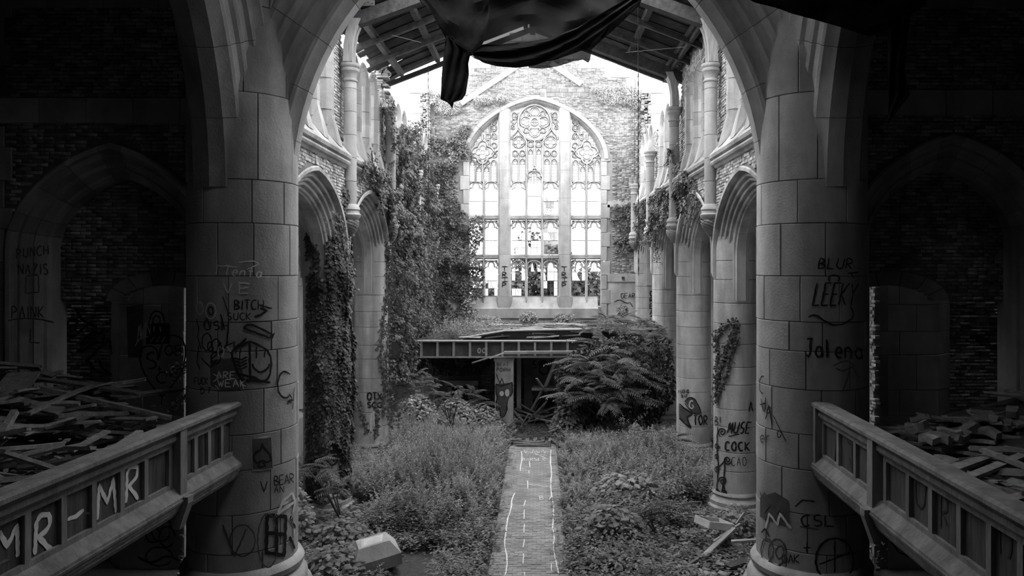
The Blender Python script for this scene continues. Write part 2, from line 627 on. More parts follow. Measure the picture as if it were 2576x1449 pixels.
# ---- nave side walls: arcades and clerestory
ARCA, ARCH, ARCZ = 2.76, 2.03, 6.8
half = [(0, .07), (.03, .10), (.11, .09), (.13, .02), (.11, -.07), (.16, -.10), (.20, -.05), (.24, -.08), (.22, -.16), (.26, -.19), (.30, -.14), (.34, -.17),
        (.32, -.25), (.36, -.28), (.40, -.23), (.44, -.26), (.42, -.34), (.46, -.37), (.50, -.32), (.54, -.36), (.55, -.41), (.585, -.43)]
RING = half + [(i, -1.1 - d) for i, d in reversed(half) if i > .1]
walls = {}
for side, fr, nm in ((-1, LF, 'wall_left'), (1, RF, 'wall_right')):
    sg = 1 if side < 0 else -1          # s = sg * y
    w = plain_box(nm, ((-6.05, 14.75, 9.1) if side < 0 else (4.98, 14.75, 9.1)), ((-4.98, 37.0, 9.16) if side < 0 else (6.05, 37.0, 9.16)), M['mortar_light'])
    walls[side] = w
    for bi in range(4):
        sc = sg * BC[bi]
        hb = 2.77
        ss = sorted([sc + hb * math.cos(PI * q / 30) for q in range(31)])
        b = wall_strips(fr, ss, lambda s: ARCZ + archz((s - sc) / (ARCA - .1), ARCH - .1), lambda s: 9.13, 0, 1.1)
        b.build('wall_core', M['mortar_light'], w)
        arch_ring(fr, sc, ARCZ, RING, ARCA, ARCH, 'voussoir', w, M['ribs'], nv=6 if bi < 2 else 5, n=30, gap=.004,
                  zdown=lambda i: 6.35 - i * 1.3, tones=(.9, 1.08), seed=bi + side)
        hood = lambda s, z: z > ARCZ + archz((s - sc) / ARCA, ARCH) + .03 if abs(s - sc) < ARCA else True
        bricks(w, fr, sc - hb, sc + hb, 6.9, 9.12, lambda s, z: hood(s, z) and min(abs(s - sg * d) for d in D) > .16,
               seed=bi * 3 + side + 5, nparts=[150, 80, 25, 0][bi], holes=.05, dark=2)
        # hood ends
        # string course and sloping sill, in lengths
        prof = [(-.1, 9.10), (.05, 9.10), (.09, 9.16), (.15, 9.18), (.18, 9.23), (.16, 9.28), (.12, 9.31), (.20, 9.34), (.22, 9.42), (-.42, 10.15), (-.42, 9.12)]
        for q in range(4):
            a0 = sc - hb + .2 + (2 * hb - .4) * q / 4 + .004
            a1 = sc - hb + .2 + (2 * hb - .4) * (q + 1) / 4 - .004
            b = MB()
            b.loft([[fr.p(a0, dn, z) for dn, z in prof], [fr.p(a1, dn, z) for dn, z in prof]], rr.uniform(.88, 1.1), close=True, caps=True)
            b.build('sill_stone', M['stone_light'] if bi else M['stone'], w)
        # window verticals
        for q in range(4):
            vs_ = sc + (-1.875 + 1.25 * q)
            # splayed foot on the sloping sill
            b = MB()
            wv = .21
            pts = [fr.p(vs_ - wv, .10, 9.58), fr.p(vs_ + wv, .10, 9.58), fr.p(vs_ + wv, -.45, 10.15), fr.p(vs_ - wv, -.45, 10.15),
                   fr.p(vs_ - .11, -.12, 10.42), fr.p(vs_ + .11, -.12, 10.42), fr.p(vs_ + wv, -.45, 10.42), fr.p(vs_ - wv, -.45, 10.42)]
            b.add(pts, [(0, 1, 5, 4), (1, 2, 6, 5), (3, 0, 4, 7), (4, 5, 6, 7), (2, 3, 7, 6), (0, 3, 2, 1)], 1.0)
            b.build('mullion_foot', M['stone'], w)
            plan = [(-.215, -.30), (-.20, -.22), (-.11, -.11), (.11, -.11), (.20, -.22), (.215, -.30), (.215, -.80), (-.215, -.80)]
            z = 10.1
            for k in range(5):
                z2 = z + .4
                jx = .12 if k % 2 else 0
                b = MB()
                pl = [(x * (1 + jx), d) for x, d in plan]
                b.loft([[fr.p(vs_ + x, d, z + .004) for x, d in pl], [fr.p(vs_ + x, d, z2 - .004) for x, d in pl]], rr.uniform(.85, 1.1), close=True, caps=True)
                b.build('mullion_stone', M['stone'], w)
                z = z2
        for q in range(3):
            ls = sc + (-1.25 + 1.25 * q)
            arch_ring(fr, ls, 12.08, [(0, -.80), (0, -.16), (.04, -.13), (.11, -.20), (.19, -.45), (.19, -.80), (0, -.80)], .635, .62, 'head_stone', w,
                      M['stone'], k=.03, nv=3 if bi < 3 else 1, n=12, seed=q, tones=(.85, 1.05))
            b = MB()
            b.loft([[fr.p(ls + x, d, z) for d, z in ((-.3, 10.0), (-.42, 10.12), (-.75, 10.5), (-.8, 10.5), (-.8, 10.0))] for x in (-.44, .44)], 1, close=True, caps=True)
            b.build('window_sill_stone', M['stone'], w)
        full = (bi == 0) or (side > 0 and bi == 1)
        ztop = 13.7 if full else 12.3
        for e0, e1 in ((sc - hb, sc - 2.08), (sc + 2.08, sc + hb)):
            zt = ztop if full else 12.1 + rr.uniform(-.3, .4)
            b = wall_strips(fr, [e0, (e0 + e1) / 2, e1], lambda s: 10.0, lambda s: zt, -.17, .6)
            b.build('jamb_core', M['mortar_light'], w)
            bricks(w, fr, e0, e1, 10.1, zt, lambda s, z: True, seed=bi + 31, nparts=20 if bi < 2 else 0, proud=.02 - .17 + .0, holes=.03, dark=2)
        if full:
            ss = [sc - 2.1 + 4.2 * q / 42 for q in range(43)]

            def zl(s):
                m_ = 12.05
                for q in range(3):
                    u = (s - (sc - 1.25 + 1.25 * q)) / .6
                    if abs(u) < 1: m_ = max(m_, 12.08 + archz(u, .58, .03))
                return m_
            b = wall_strips(fr, ss, zl, lambda s: 13.7, -.17, .6)
            b.build('wall_core', M['mortar_light'], w)
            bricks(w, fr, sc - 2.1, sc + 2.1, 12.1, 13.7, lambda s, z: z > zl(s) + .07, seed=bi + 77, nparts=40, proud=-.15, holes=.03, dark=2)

# broken stub of the upper wall, left, beyond the second bay
stub = thing('wall_stub', 'tall broken stub of ashlar and ragged brick rising left of the roof edge', 'ruined wall', (-5.6, 26.3, 12.4))
for k in range(9):
    z = 12.4 + k * .45
    o_ = rr.uniform(-.05, .05)
    blk = MB()
    fe = Fr((0, 26.1, 0), (1, 0, 0), (0, -1, 0))
    blockbox(blk, fe, -6.35, -5.62 + (.12 if k % 2 else 0), z, z + .44, -.5, 0, tone=rr.uniform(.85, 1.1))
    blk.build('stone_block', M['stone_light'], stub)
b = MB()
z = 9.6
bb = 0
while z < 16.4:
    for k in range(3):
        x0 = -5.6 + k * .21 + rr.uniform(-.05, .05)
        if k == 2 and rr.random() < .5: continue
        if z < 12.3 and k == 0 and False: continue
        for yy in (26.12, 26.34):
            if rr.random() < .1: continue
            b.box((x0 + .1, yy + rr.uniform(-.05, .05), z + .036), (.2, .2, .064), rr.uniform(.6, 1.2), Matrix.Rotation(rr.uniform(-.15, .15), 3, 'Z'))
    z += .076
b.build('broken_brick', M['brick'], stub)['kind'] = 'stuff'
b = MB(); b.box((-5.5, 26.5, 13), (.5, .25, 7)); b.build('rubble_core', M['mortar'], stub)

# ---- aisles behind the arcades: outer walls, roofs, window on the left
for side, nm in ((-1, 'wall_aisle_left'), (1, 'wall_aisle_right')):
    X = 7.45 * side
    fr = Fr((X, 0, 0), (0, -side, 0) if side > 0 else (0, 1, 0), (-side, 0, 0))
    sg = 1 if side < 0 else -1
    lo, hi = (X, X + .5) if side > 0 else (X - .5, X)
    w = plain_box(nm, (lo, 16.4, 9.0), (hi, 37, 9.3), M['mortar_light'])
    plain_box('ceiling_aisle_' + nm[-5:].strip('_'), (min(X, 5.9 * side), 16.4, 9.3), (max(X, 5.9 * side), 30 if side < 0 else 37, 9.4), M['roof_board'])
    for bi in range(4):
        sc = sg * BC[bi]
        win = side < 0 and bi == 1
        hb = 2.77
        ha = 1.9
        ymin = 16.65
        clip = lambda v: (max(v, ymin) if side < 0 else min(v, -ymin))
        ss = sorted(set(clip(v) for v in [sc - hb, sc - ha - .02] + [sc - ha * math.cos(PI * q / 20) for q in range(21)] + [sc + ha + .02, sc + hb]))
        if win:
            b = wall_strips(fr, ss, lambda s: 0 if abs(s - sc) > ha else 5.6 + archz((s - sc) / ha, 1.7), lambda s: 9.05, 0, .5)
            b.build('wall_core', M['mortar_light'], w)
            b = MB(); b.loft([[fr.p(sc + x, d, z) for d, z in ((0, 0), (0, 1.6), (-.5, 1.9), (-.5, 0))] for x in (-ha, ha)], 1, close=True, caps=True)
            b.build('sill', M['stone'], w)
            arch_ring(fr, sc, 5.6, [(0, .05), (.1, .08), (.16, 0), (.2, -.05), (.26, -.03), (.3, -.12), (.38, -.15), (.42, -.25), (.42, -.5)], ha + .3, 2.0,
                      'voussoir', w, M['ribs'], nv=9, n=18, zdown=1.8)
            b = MB()
            for x in (-1.0, -.33, .33, 1.0):
                b.box(fr.p(sc + x, -.3, 4.0), (.16, .14, 4.6), 1)
            for zc in (3.9, 5.6):
                b.box(fr.p(sc, -.3, zc), (.16, ha * 2, .14), 1)
            for x, z, r_ in ((-.65, 6.0, .3), (0, 6.0, .3), (.65, 6.0, .3), (-.33, 6.55, .3), (.33, 6.55, .3), (0, 7.0, .22)):
                b.tube([fr.p(sc + x + r_ * math.cos(a * PI / 6), -.3, z + r_ * math.sin(a * PI / 6)) for a in range(13)], .05, 4)
            b.build('window_tracery', M['stone'], w)
            b = MB()
            b.box(fr.p(sc, -.32, 4.7), (.012, ha * 2, 5.9))
            b.build('window_glass', M['glass_dull'], w)
            b = MB()
            for x in [-1.8 + .167 * q for q in range(22)]:
                b.box(fr.p(sc + x, -.31, 4.6), (.012, .012, 5.4))
            for q in range(14):
                b.box(fr.p(sc, -.31, 2.0 + .4 * q), (.012, ha * 2, .012))
            b.build('window_leading', M['lead'], w)
        else:
            b = wall_strips(fr, [ss[0], ss[-1]], lambda s: 0, lambda s: 9.05, 0, .5)
            b.build('wall_core', M['mortar_light'], w)
            if bi: arch_ring(fr, sc, ARCZ - .4, [(0, .02), (.06, .16), (.12, .14), (.18, .06), (.24, .1), (.3, .04), (.36, .0)], 2.5, 1.9,
                      'voussoir', w, M['ribs'], nv=7, n=16, zdown=0)
            bricks(w, fr, ss[0], ss[-1], 0, 9.0, lambda s, z: side > 0 and bi == 0 or z < 4, seed=bi + 60, nparts=30 if bi == 0 else 0, holes=.02, dark=0)
    # bright strip of brick next to the transept pier
    fr2 = Fr((7.42 * side, 0, 0), (0, -1, 0) if side > 0 else (0, 1, 0), (-side, 0, 0))
    b = wall_strips(fr2, [sg * 16.2, sg * 17.6] if side < 0 else [-17.6, -16.2], lambda s: 0, lambda s: 6.6, 0, .3)
    b.build('wall_core', M['mortar_light'], w)
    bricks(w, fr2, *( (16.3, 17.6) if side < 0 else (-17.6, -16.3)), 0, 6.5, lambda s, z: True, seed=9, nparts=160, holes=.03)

# ---- transept walls left and right of the crossing
for side, nm in ((-1, 'wall_transept_left'), (1, 'wall_transept_right')):
    ac = -8.26 if side < 0 else 8.43
    dz = 0 if side < 0 else .2
    x0, x1 = (-10.6, -5.5) if side < 0 else (5.5, 10.6)
    a_, h_, z_ = 2.1, 2.1, 6.85 + dz
    ss = sorted(set([x0, ac - a_, ac + a_, x1] + [ac + a_ * math.cos(PI * q / 24) for q in range(25)] + [ac - a_ + .02, ac + a_ - .02]))
    w = wall_strips(AF, ss, lambda s: 0 if abs(s - ac) >= a_ - .015 else z_ + archz((s - ac) / (a_ - .12), h_ - .1, .24), lambda s: 14.5, 0, .75).build(nm, M['mortar'])
    w['kind'] = 'structure'
    prof = [(0, .05), (.05, .09), (.12, .08), (.15, .0), (.2, -.04), (.26, -.03), (.30, -.10), (.34, -.16), (.42, -.18), (.46, -.15), (.50, -.22),
            (.54, -.32), (.60, -.34), (.65, -.42), (.65, -.9)]
    arch_ring(AF, ac, z_, prof, a_, h_, 'voussoir', w, M['stone_dark'], nv=11, n=28, zdown=0, tones=(.75, 1.0), seed=4, k=.24, gap=.005)
    band0, band1 = 9.34 + dz * .8, 9.84 + dz * .8
    hoodf = lambda s, z: abs(s - ac) > a_ or z > z_ + archz((s - ac) / a_, h_, .24) + .03
    bricks(w, AF, x0 + (.35 if side < 0 else .05), x1 - (.05 if side < 0 else .35), 6.0, band0 - .02, hoodf, dark=1, seed=21 + side, nparts=130, holes=.03)
    bricks(w, AF, x0 + (.35 if side < 0 else .05), x1 - (.05 if side < 0 else .35), band1 + .02, 11.62, lambda s, z: True, dark=1, seed=22 + side, nparts=170, holes=.03)
    bricks(w, AF, x0 + .05, x1 - .05, 2.5, 6.0, lambda s, z: abs(s - ac) > a_, dark=1, seed=23 + side, nparts=0, holes=.03)
    x = x0 + rr.uniform(0, .3)
    for (zb0, zb1, W) in ((band0, band1, .93), (11.63, 12.0, 1.1)):
        x = x0
        while x < x1:
            b = MB(); blockbox(b, AF, x + .005, min(x + W, x1) - .005, zb0, zb1, -.1, .05, tone=rr.uniform(.8, 1.05)); b.build('band_stone', M['stone_dark'], w)
            x += W
    # quoins at the outer corner
    z = 4
    k = 0
    while z < 11.6:
        hq = .42 + (k % 3) * .12
        ww = .22 if k % 2 else .38
        if not (z < band1 and z + hq > band0):
            b = MB()
            if side < 0: blockbox(b, AF, x0, x0 + ww, z + .005, z + hq - .005, -.1, .045, tone=rr.uniform(.6, .9))
            else: blockbox(b, AF, x1 - ww, x1, z + .005, z + hq - .005, -.1, .045, tone=rr.uniform(.6, .9))
            b.build('quoin_stone', M['stone_dark'], w)
        z += hq; k += 1
    # brick infill inside the arch, open below a flat segmental arch
    IF = Fr((0, 15.72, 0), (1, 0, 0), (0, -1, 0))
    dc, dh = (-7.58, .88) if side < 0 else (7.50, .95)
    q0, q1 = ac - 1.9, ac + 1.9
    if side < 0: q1 = -5.6
    else: q0 = 5.6
    ss = sorted(set([q0, q1] + [dc + dh * math.cos(PI * q / 12) for q in range(13)] + [dc - dh - .001, dc + dh + .001]))
    dl = lambda s: 5.78 if abs(s - dc) > dh else 5.78 + .32 * math.sqrt(max(0, 1 - ((s - dc) / dh) ** 2))
    wall_strips(IF, ss, dl, lambda s: 9.2, 0, .25).build('infill_core', M['mortar'], w)
    arch_ring(IF, dc, 5.78, [(0, .03), (.3, .03), (.3, -.3)], dh + .3, .32 + .3, 'voussoir', w, M['stone_dark'], k=0, nv=7, n=14, tones=(.6, .9))
    bricks(w, IF, q0, q1, 5.8, 9.0, lambda s, z: z > (5.82 if abs(s - dc) > dh + .32 else 5.8 + .62 * math.sqrt(max(0, 1 - ((s - dc) / (dh + .32)) ** 2))),
           dark=1, seed=41 + side, nparts=200, holes=.03)
    # lower brick wall, set back
    BF = Fr((0, 16.62, 0), (1, 0, 0), (0, -1, 0))
    w0, w1 = (-10.6, -7.45) if side < 0 else (7.45, 10.6)
    wall_strips(BF, [w0, w1], lambda s: 0, lambda s: 6.8, 0, .4).build('wall_core', M['mortar'], w)
    bricks(w, BF, w0, w1, 2.8, 6.4, lambda s, z: True, dark=1, seed=51 + side, nparts=200, holes=.03)
    plain_box('ceiling_recess_' + nm[15:], (min(x0, x1), 16.95, 9.4), (max(x0, x1), 17.2, 9.6), M['roof_board'])  # cut back to a strip, out of view, so sky light reaches the pier
    plain_box('ceiling_infill_' + nm[15:], (min(x0, x1), 15.1, 9.4), (max(x0, x1), 15.98, 9.6), M['roof_board'])
    plain_box('wall_recess_' + nm[15:], ((-10.7, 15.7, 0) if side < 0 else (7.5, 17.02, 0)), ((-7.5, 17.3, 9.5) if side < 0 else (10.7, 17.3, 9.5)), M['mortar']) if side > 0 else plain_box('wall_recess_left', (-10.7, 17.02, 0), (-7.5, 17.3, 9.5), M['mortar'])
    # faceted stone pier against it
    if side > 0: plan = [(7.42, 16.62), (7.50, 16.2), (8.80, 16.2), (9.28, 16.62)]
    else: plan = [(-9.2, 16.62), (-8.76, 16.2), (-7.38, 16.2), (-7.30, 16.62)]
    pier = thing('stone_pier', ('pale ashlar pier with a painted heart behind the left gallery' if side < 0 else 'plain ashlar pier with canted sides behind the right gallery'),
                 'pier', (sum(p[0] for p in plan) / 4, 16.4, 0))
    zs = [0, .7, 1.5, 2.1, 2.75, 3.3, 3.85, 4.6, 5.1, 5.68, 6.2, 6.75]
    for k in range(3):
        p0, p1 = Vector((*plan[k], 0)), Vector((*plan[k + 1], 0))
        S = (p1 - p0); ln = S.length; S.normalize()
        ff = Fr(p0, S, (S.y, -S.x, 0))
        for i in range(len(zs) - 1):
            cuts = [0, ln]
            if ln > 1: cuts = [0, ln * (.36 if i % 2 else .64), ln]
            for j in range(len(cuts) - 1):
                b = MB()
                blockbox(b, ff, cuts[j] + .004, cuts[j + 1] - .004, zs[i] + .004, zs[i + 1] - .004, -.15, rr.uniform(-.004, .004), tone=rr.uniform(.85, 1.05))
                b.build('stone_block', M['stone_light'] if side < 0 else M['stone'], pier)

# ---- crossing arches on the two great piers
T = [(0, .80), (.05, .86), (.13, .86), (.18, .77), (.26, .70), (.33, .73), (.40, .68), (.43, .58), (.52, .52), (.60, .55), (.66, .50), (.70, .41),
     (.80, .36), (.88, .39), (.94, .34), (1.0, .22), (1.10, .10), (1.10, -.22), (.9, -.6), (.5, -.8), (0, -.9)]
T = [(i, d * .78 if d > 0 else d) for i, d in T]
w = thing('crossing_arch', 'great moulded stone arch across the nave between the two largest piers', 'arch', (0, 14.73, 7.9))
arch_ring(TF, 0, 7.95, T, 5.66, 6.55, 'voussoir', w, M['stone_dark'], k=.04, nv=17, n=50, tones=(.85, 1.05), seed=3, gap=.005)
ss = sorted([5.5 * math.cos(PI * q / 30) for q in range(31)])
cw = wall_strips(TF, ss, lambda s: 7.95 + archz(s / 5.3, 6.1, .04), lambda s: 15.5, .5, .9).build('wall_crossing', M['mortar'])
cw['kind'] = 'structure'
for side in (-1, 1):
    fr = Fr((-5.53, 0, 0), (0, 1, 0), (1, 0, 0)) if side < 0 else Fr((5.53, 0, 0), (0, -1, 0), (-1, 0, 0))
    sc = 9.1 if side < 0 else -9.1
    la = thing('gallery_arch', 'moulded stone arch springing toward the viewer above the %s gallery' % ('left' if side < 0 else 'right'), 'arch', (5.53 * side, 9.1, 7.9))
    arch_ring(fr, sc, 7.95, T, 5.7, 6.5, 'voussoir', la, M['stone_dark'], k=.04, nv=13, n=40, tones=(.85, 1.05), seed=8, gap=.005)

for side in (-1, 1):
    fr = Fr((-5.53, 0, 0), (0, 1, 0), (1, 0, 0)) if side < 0 else Fr((5.53, 0, 0), (0, -1, 0), (-1, 0, 0))
    sc = 9.1 if side < 0 else -9.1
    ss = sorted([sc + 5.5 * math.cos(PI * q / 30) for q in range(31)])
    o = wall_strips(fr, ss, lambda s: 7.95 + archz((s - sc) / 5.3, 6.1, .04), lambda s: 14.6, .4, .8).build('wall_gallery_' + ('left' if side < 0 else 'right'), M['mortar'])
    o['kind'] = 'structure'

GL = [0, .62, 1.25, 1.96, 2.77, 3.42, 4.24, 4.94, 5.48, 6.32, 7.29, 8.09, 9.69, 11.3, 13.0, 14.4]
lab = {-1: 'huge round ashlar pier at left covered in graffiti beside the lettered gallery rail', 1: 'huge round ashlar pier at right with flared base beside the bare gallery rail'}
piers = {}
for side in (-1, 1):
    p = round_pier('pier', lab[side], 'pier', 5.53 * side, D[0], 1.02, GL, 8, M['stone_dark'], seed=5 + side, phase=.3, tones=(.88, 1.12))
    piers[(side, 0)] = p
    b = MB()
    b.lathe((5.53 * side, D[0]), [(1.02, .92), (1.09, .88), (1.14, .80), (1.12, .70), (1.05, .66), (1.14, .6), (1.2, .5), (1.2, .35), (1.28, .3), (1.28, 0)], 48)
    b.build('pier_base', M['stone'], p, smooth=True)
names = {(-1, 1): 'round nave pier wrapped in ivy, first beyond the huge left pier', (-1, 2): 'pale round nave pier with a strip of ivy, left side, second beyond the crossing',
         (-1, 3): 'round nave pier buried in the ivy curtain at left', (-1, 4): 'last round pier in the far left corner under ivy',
         (1, 1): 'pale round nave pier with curling painted tendrils, first beyond the huge right pier', (1, 2): 'streaked round nave pier with a dark drawing near its foot, right side',
         (1, 3): 'pale round nave pier rising behind the leafy bush at right', (1, 4): 'half-hidden last pier in the far right corner with vertical letters'}
lv = [.0, .5]
z = .5
while z < 7.9:
    z += .56 + .1 * math.sin(z * 5)
    lv.append(min(z, 8.0))
for (side, i), l in names.items():
    p = round_pier('pier', l, 'pier', 5.5 * side, D[i], .575, lv, 1, M['ribs'] if i > 1 or side > 0 else M['stone_dark'], seed=i * 7 + side, tones=(.93, 1.07))
    piers[(side, i)] = p
    b = MB()
    b.lathe((5.5 * side, D[i]), [(.575, .55), (.61, .52), (.63, .47), (.6, .42), (.64, .36), (.70, .3), (.70, .2), (.76, .16), (.76, 0)], 36)
    b.build('pier_base', M['stone'], p, smooth=True)

# ---- wall shafts with capitals and carved corbels
for side in (-1, 1):
    for i in (1, 2, 3, 4):
        zc = 11.85
        x = 4.84 * side
        yy = D[i] if i < 4 else D[i] - .25
        sh = thing('wall_shaft', {(-1, 1): 'slender stone wall shaft on a carved corbel, nearest at left', (1, 1): 'slender stone wall shaft on a carved corbel, nearest at right',
                                  (-1, 2): 'second wall shaft on the left wall, overgrown with ivy', (1, 2): 'second wall shaft on the right wall with trailing ivy',
                                  (-1, 3): 'third wall shaft on the left wall, deep in ivy', (1, 3): 'third wall shaft on the right wall, above the ivy band',
                                  (-1, 4): 'short wall shaft in the far left corner of the end wall', (1, 4): 'short wall shaft in the far right corner of the end wall'}[(side, i)],
                   'column', (x, yy, 8.1))
        top = zc if i < 3 else (11.2 if side > 0 and i == 3 else 10.4)
        z = 8.15
        while z < top - .5:
            z2 = min(z + .62, top - .4)
            b = MB(); b.lathe((x, yy), [(.165, z + .004), (.172, z + .012), (.172, z2 - .012), (.165, z2 - .004)], 20, rr.uniform(.85, 1.1)); b.build('shaft_drum', M['stone'], sh, smooth=True)
            z = z2
        b = MB()
        b.lathe((x, yy), [(.17, top - .42), (.20, top - .40), (.20, top - .36), (.17, top - .33), (.18, top - .25), (.215, top - .16), (.24, top - .13), (.245, top - .07), (.22, top - .05), (.25, top - .02), (.265, top + .02), (.255, top + .07), (.22, top + .08)], 24)
        b.build('capital', M['stone_light'], sh, smooth=True)
        b = MB()
        b.lathe((x, yy), [(.12, 7.72), (.2, 7.75), (.27, 7.82), (.29, 7.88), (.25, 7.92), (.24, 7.98), (.27, 8.02), (.25, 8.08), (.2, 8.14), (.17, 8.17)], 24)
        b.build('corbel_moulding', M['stone'], sh, smooth=True)
        b = MB()
        rows = []
        for k in range(18):
            tt = k / 17
            rad = .06 + .19 * math.sin(tt * PI * .55)
            rows.append([(x + rad * (1 + .13 * math.sin(4 * a + k * 1.1) * math.sin(k * .9 + a * 3)) * math.cos(a), yy + rad * (1 + .13 * math.sin(4 * a + k * 1.1) * math.sin(k * .9 + a * 3)) * math.sin(a), 7.30 + .44 * tt)
                         for a in [2 * PI * j / 40 for j in range(40)]])
        b.loft(rows, 1, close=True, caps=True)
        b.build('carved_corbel', M['carved'], sh, smooth=True, angle=1.2)

# ================================================================ END WALL
s2 = 37.2 / F
ex = lambda px: CX + (px - VX) * s2
ez = lambda py: CZ - (py - VY) * s2
WX = ex(1346)
WA, WH, WZ = 3.62, 3.13, ez(400)
topl = [(1060, 262), (1083, 262), (1100, 250), (1120, 243), (1150, 238), (1160, 215), (1172, 200), (1174, 152), (1200, 140), (1345, 62), (1490, 128), (1545, 165),
        (1556, 172), (1558, 158), (1572, 150), (1582, 170), (1583, 215), (1600, 222), (1612, 240), (1660, 245)]
TX = [ex(p[0]) for p in topl]; TZ = [ez(p[1]) for p in topl]
etop = lambda s: float(np.interp(s, TX, TZ))
hole_a = WA - .12
ss = sorted(set([-5.9, 5.9, WX - hole_a - .01, WX + hole_a + .01] + TX + [WX + hole_a * math.cos(PI * q / 40) for q in range(41)]))
endw = wall_strips(EF, ss, lambda s: 0 if abs(s - WX) > hole_a + .005 else WZ + archz((s - WX) / hole_a, WH - .12, .22), etop, 0, .8).build('wall_end', M['mortar_light'])
endw['kind'] = 'structure'
plain_box('wall_core', (WX - hole_a, 37.2, 0), (WX + hole_a, 38.0, ez(772)), M['mortar_light'], parent=endw)
EP = [(0, .06), (.04, .12), (.20, .10), (.23, .0), (.22, -.08), (.26, -.06), (.29, -.1), (.28, -.18), (.32, -.16), (.34, -.22), (.33, -.3), (.37, -.28), (.39, -.4), (.39, -.8)]
arch_ring(EF, WX, WZ, EP, WA, WH, 'voussoir', endw, M['stone_light'], k=.22, nv=15, n=44, tones=(.92, 1.05), seed=2, hk=.9, gap=.005)
ss = sorted(set([WX + (WA - .1) * math.cos(PI * q / 40) for q in range(41)]))
wall_strips(EF, ss, lambda s: WZ + archz(min(1, abs((s - WX) / (WA - .375))), WH - .33, .22), lambda s: WZ + archz((s - WX) / (WA - .1), WH - .05, .22), -.5, .25).build('arch_backing', M['stone'], endw)
# jambs with stepped quoins
z = ez(800)
k = 0
while z < WZ:
    hq = min(.70, WZ - z)
    for sd in (-1, 1):
        ww = .2 if k % 2 else .04
        a, c = (WX + sd * (WA - .37), WX + sd * (WA - .12 + ww))
        b = MB(); blockbox(b, EF, min(a, c), max(a, c), z + .006, z + hq - .006, -.5, .06, e=.02, tone=rr.uniform(.9, 1.08)); b.build('quoin_stone', M['stone_light'], endw)
    z += hq; k += 1


def gab(s):  # lower limit of the ashlar coping of the gable
    return etop(s) - (.75 if int((s + 50) / .5) % 2 else .5)


inhood = lambda s, z, m_=.0: abs(s - WX) < WA + m_ and z < WZ + archz((s - WX) / (WA + m_), WH + m_, .22) and True
inq = lambda s, z: z < WZ + .2 and abs(s - WX) < WA + .14
hollow = [(1478, 232), (1500, 228), (1522, 236), (1515, 250), (1490, 252)]
inhollow = lambda s, z: inpoly(VX + (s - CX) / s2, VY - (z - CZ) / s2, hollow)
tile = lambda s, z: ez(243) < z < ez(222) and ex(1375) < s < ex(1482)
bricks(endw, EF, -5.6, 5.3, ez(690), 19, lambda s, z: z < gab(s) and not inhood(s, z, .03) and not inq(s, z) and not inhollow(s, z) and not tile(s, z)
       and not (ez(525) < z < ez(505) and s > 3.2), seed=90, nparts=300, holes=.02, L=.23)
ashl = ashlar(endw, EF, ex(1170), ex(1585), ez(262), ez(60), .42, .62, dn=.03, depth=.2, m=M['stone_light'], seed=5,
              inside=lambda s, z: etop(s) - .1 > z > gab(s) - .15)
# hollow terracotta blocks over the window
ashlar(endw, EF, ex(1375), ex(1482), ez(243), ez(222), .2, .42, dn=.03, depth=.1, m=M['brick'], name='clay_tile', seed=3, tones=(.6, .8))
plain_box('band_stone', (ex(1528), 37.14, ez(522)), (ex(1606), 37.3, ez(506)), M['stone_light'], parent=endw)
plain_box('band_stone', (ex(1528), 37.12, ez(709)), (ex(1606), 37.3, ez(689)), M['stone_light'], parent=endw)
plain_box('plaster_patch', (ex(1530), 37.17, 3.4), (ex(1606), 37.3, ez(709)), M['stone'], parent=endw)
ashlar(endw, EF, ex(1085), ex(1165), 3.3, ez(690), .5, .8, dn=.02, depth=.15, m=M['stone'], seed=8)
b = MB()
b.box((ex(1567), 37.1, ez(699)), (.12, .1, .12)); b.build('iron_bolt', M['iron'], endw)
# raking stone bands (scar of the old roof)
for (a, c) in (((1160, 262), (1312, 160)), ((1385, 160), (1462, 213))):
    b = MB(); b.beam((ex(a[0]), 37.12, ez(a[1])), (ex(c[0]), 37.12, ez(c[1])), .16, .26, up=(0, 0, 1)); b.build('raking_band', M['stone'], endw)
# foot of the window: sill and wall below
sill = MB()
sp = [(.12, ez(800)), (.12, ez(776)), (.04, ez(774)), (-.5, ez(745)), (-.5, ez(800))]
sill.loft([[EF.p(s, d, z) for d, z in sp] for s in (WX - 3.1, WX + 3.1)], 1, close=True, caps=True)
sill.build('window_sill', M['stone_light'], endw)
ashlar(endw, EF, WX - 3.2, WX + 3.2, 3.4, ez(800), .4, .9, dn=.04, depth=.1, m=M['stone'], seed=17)

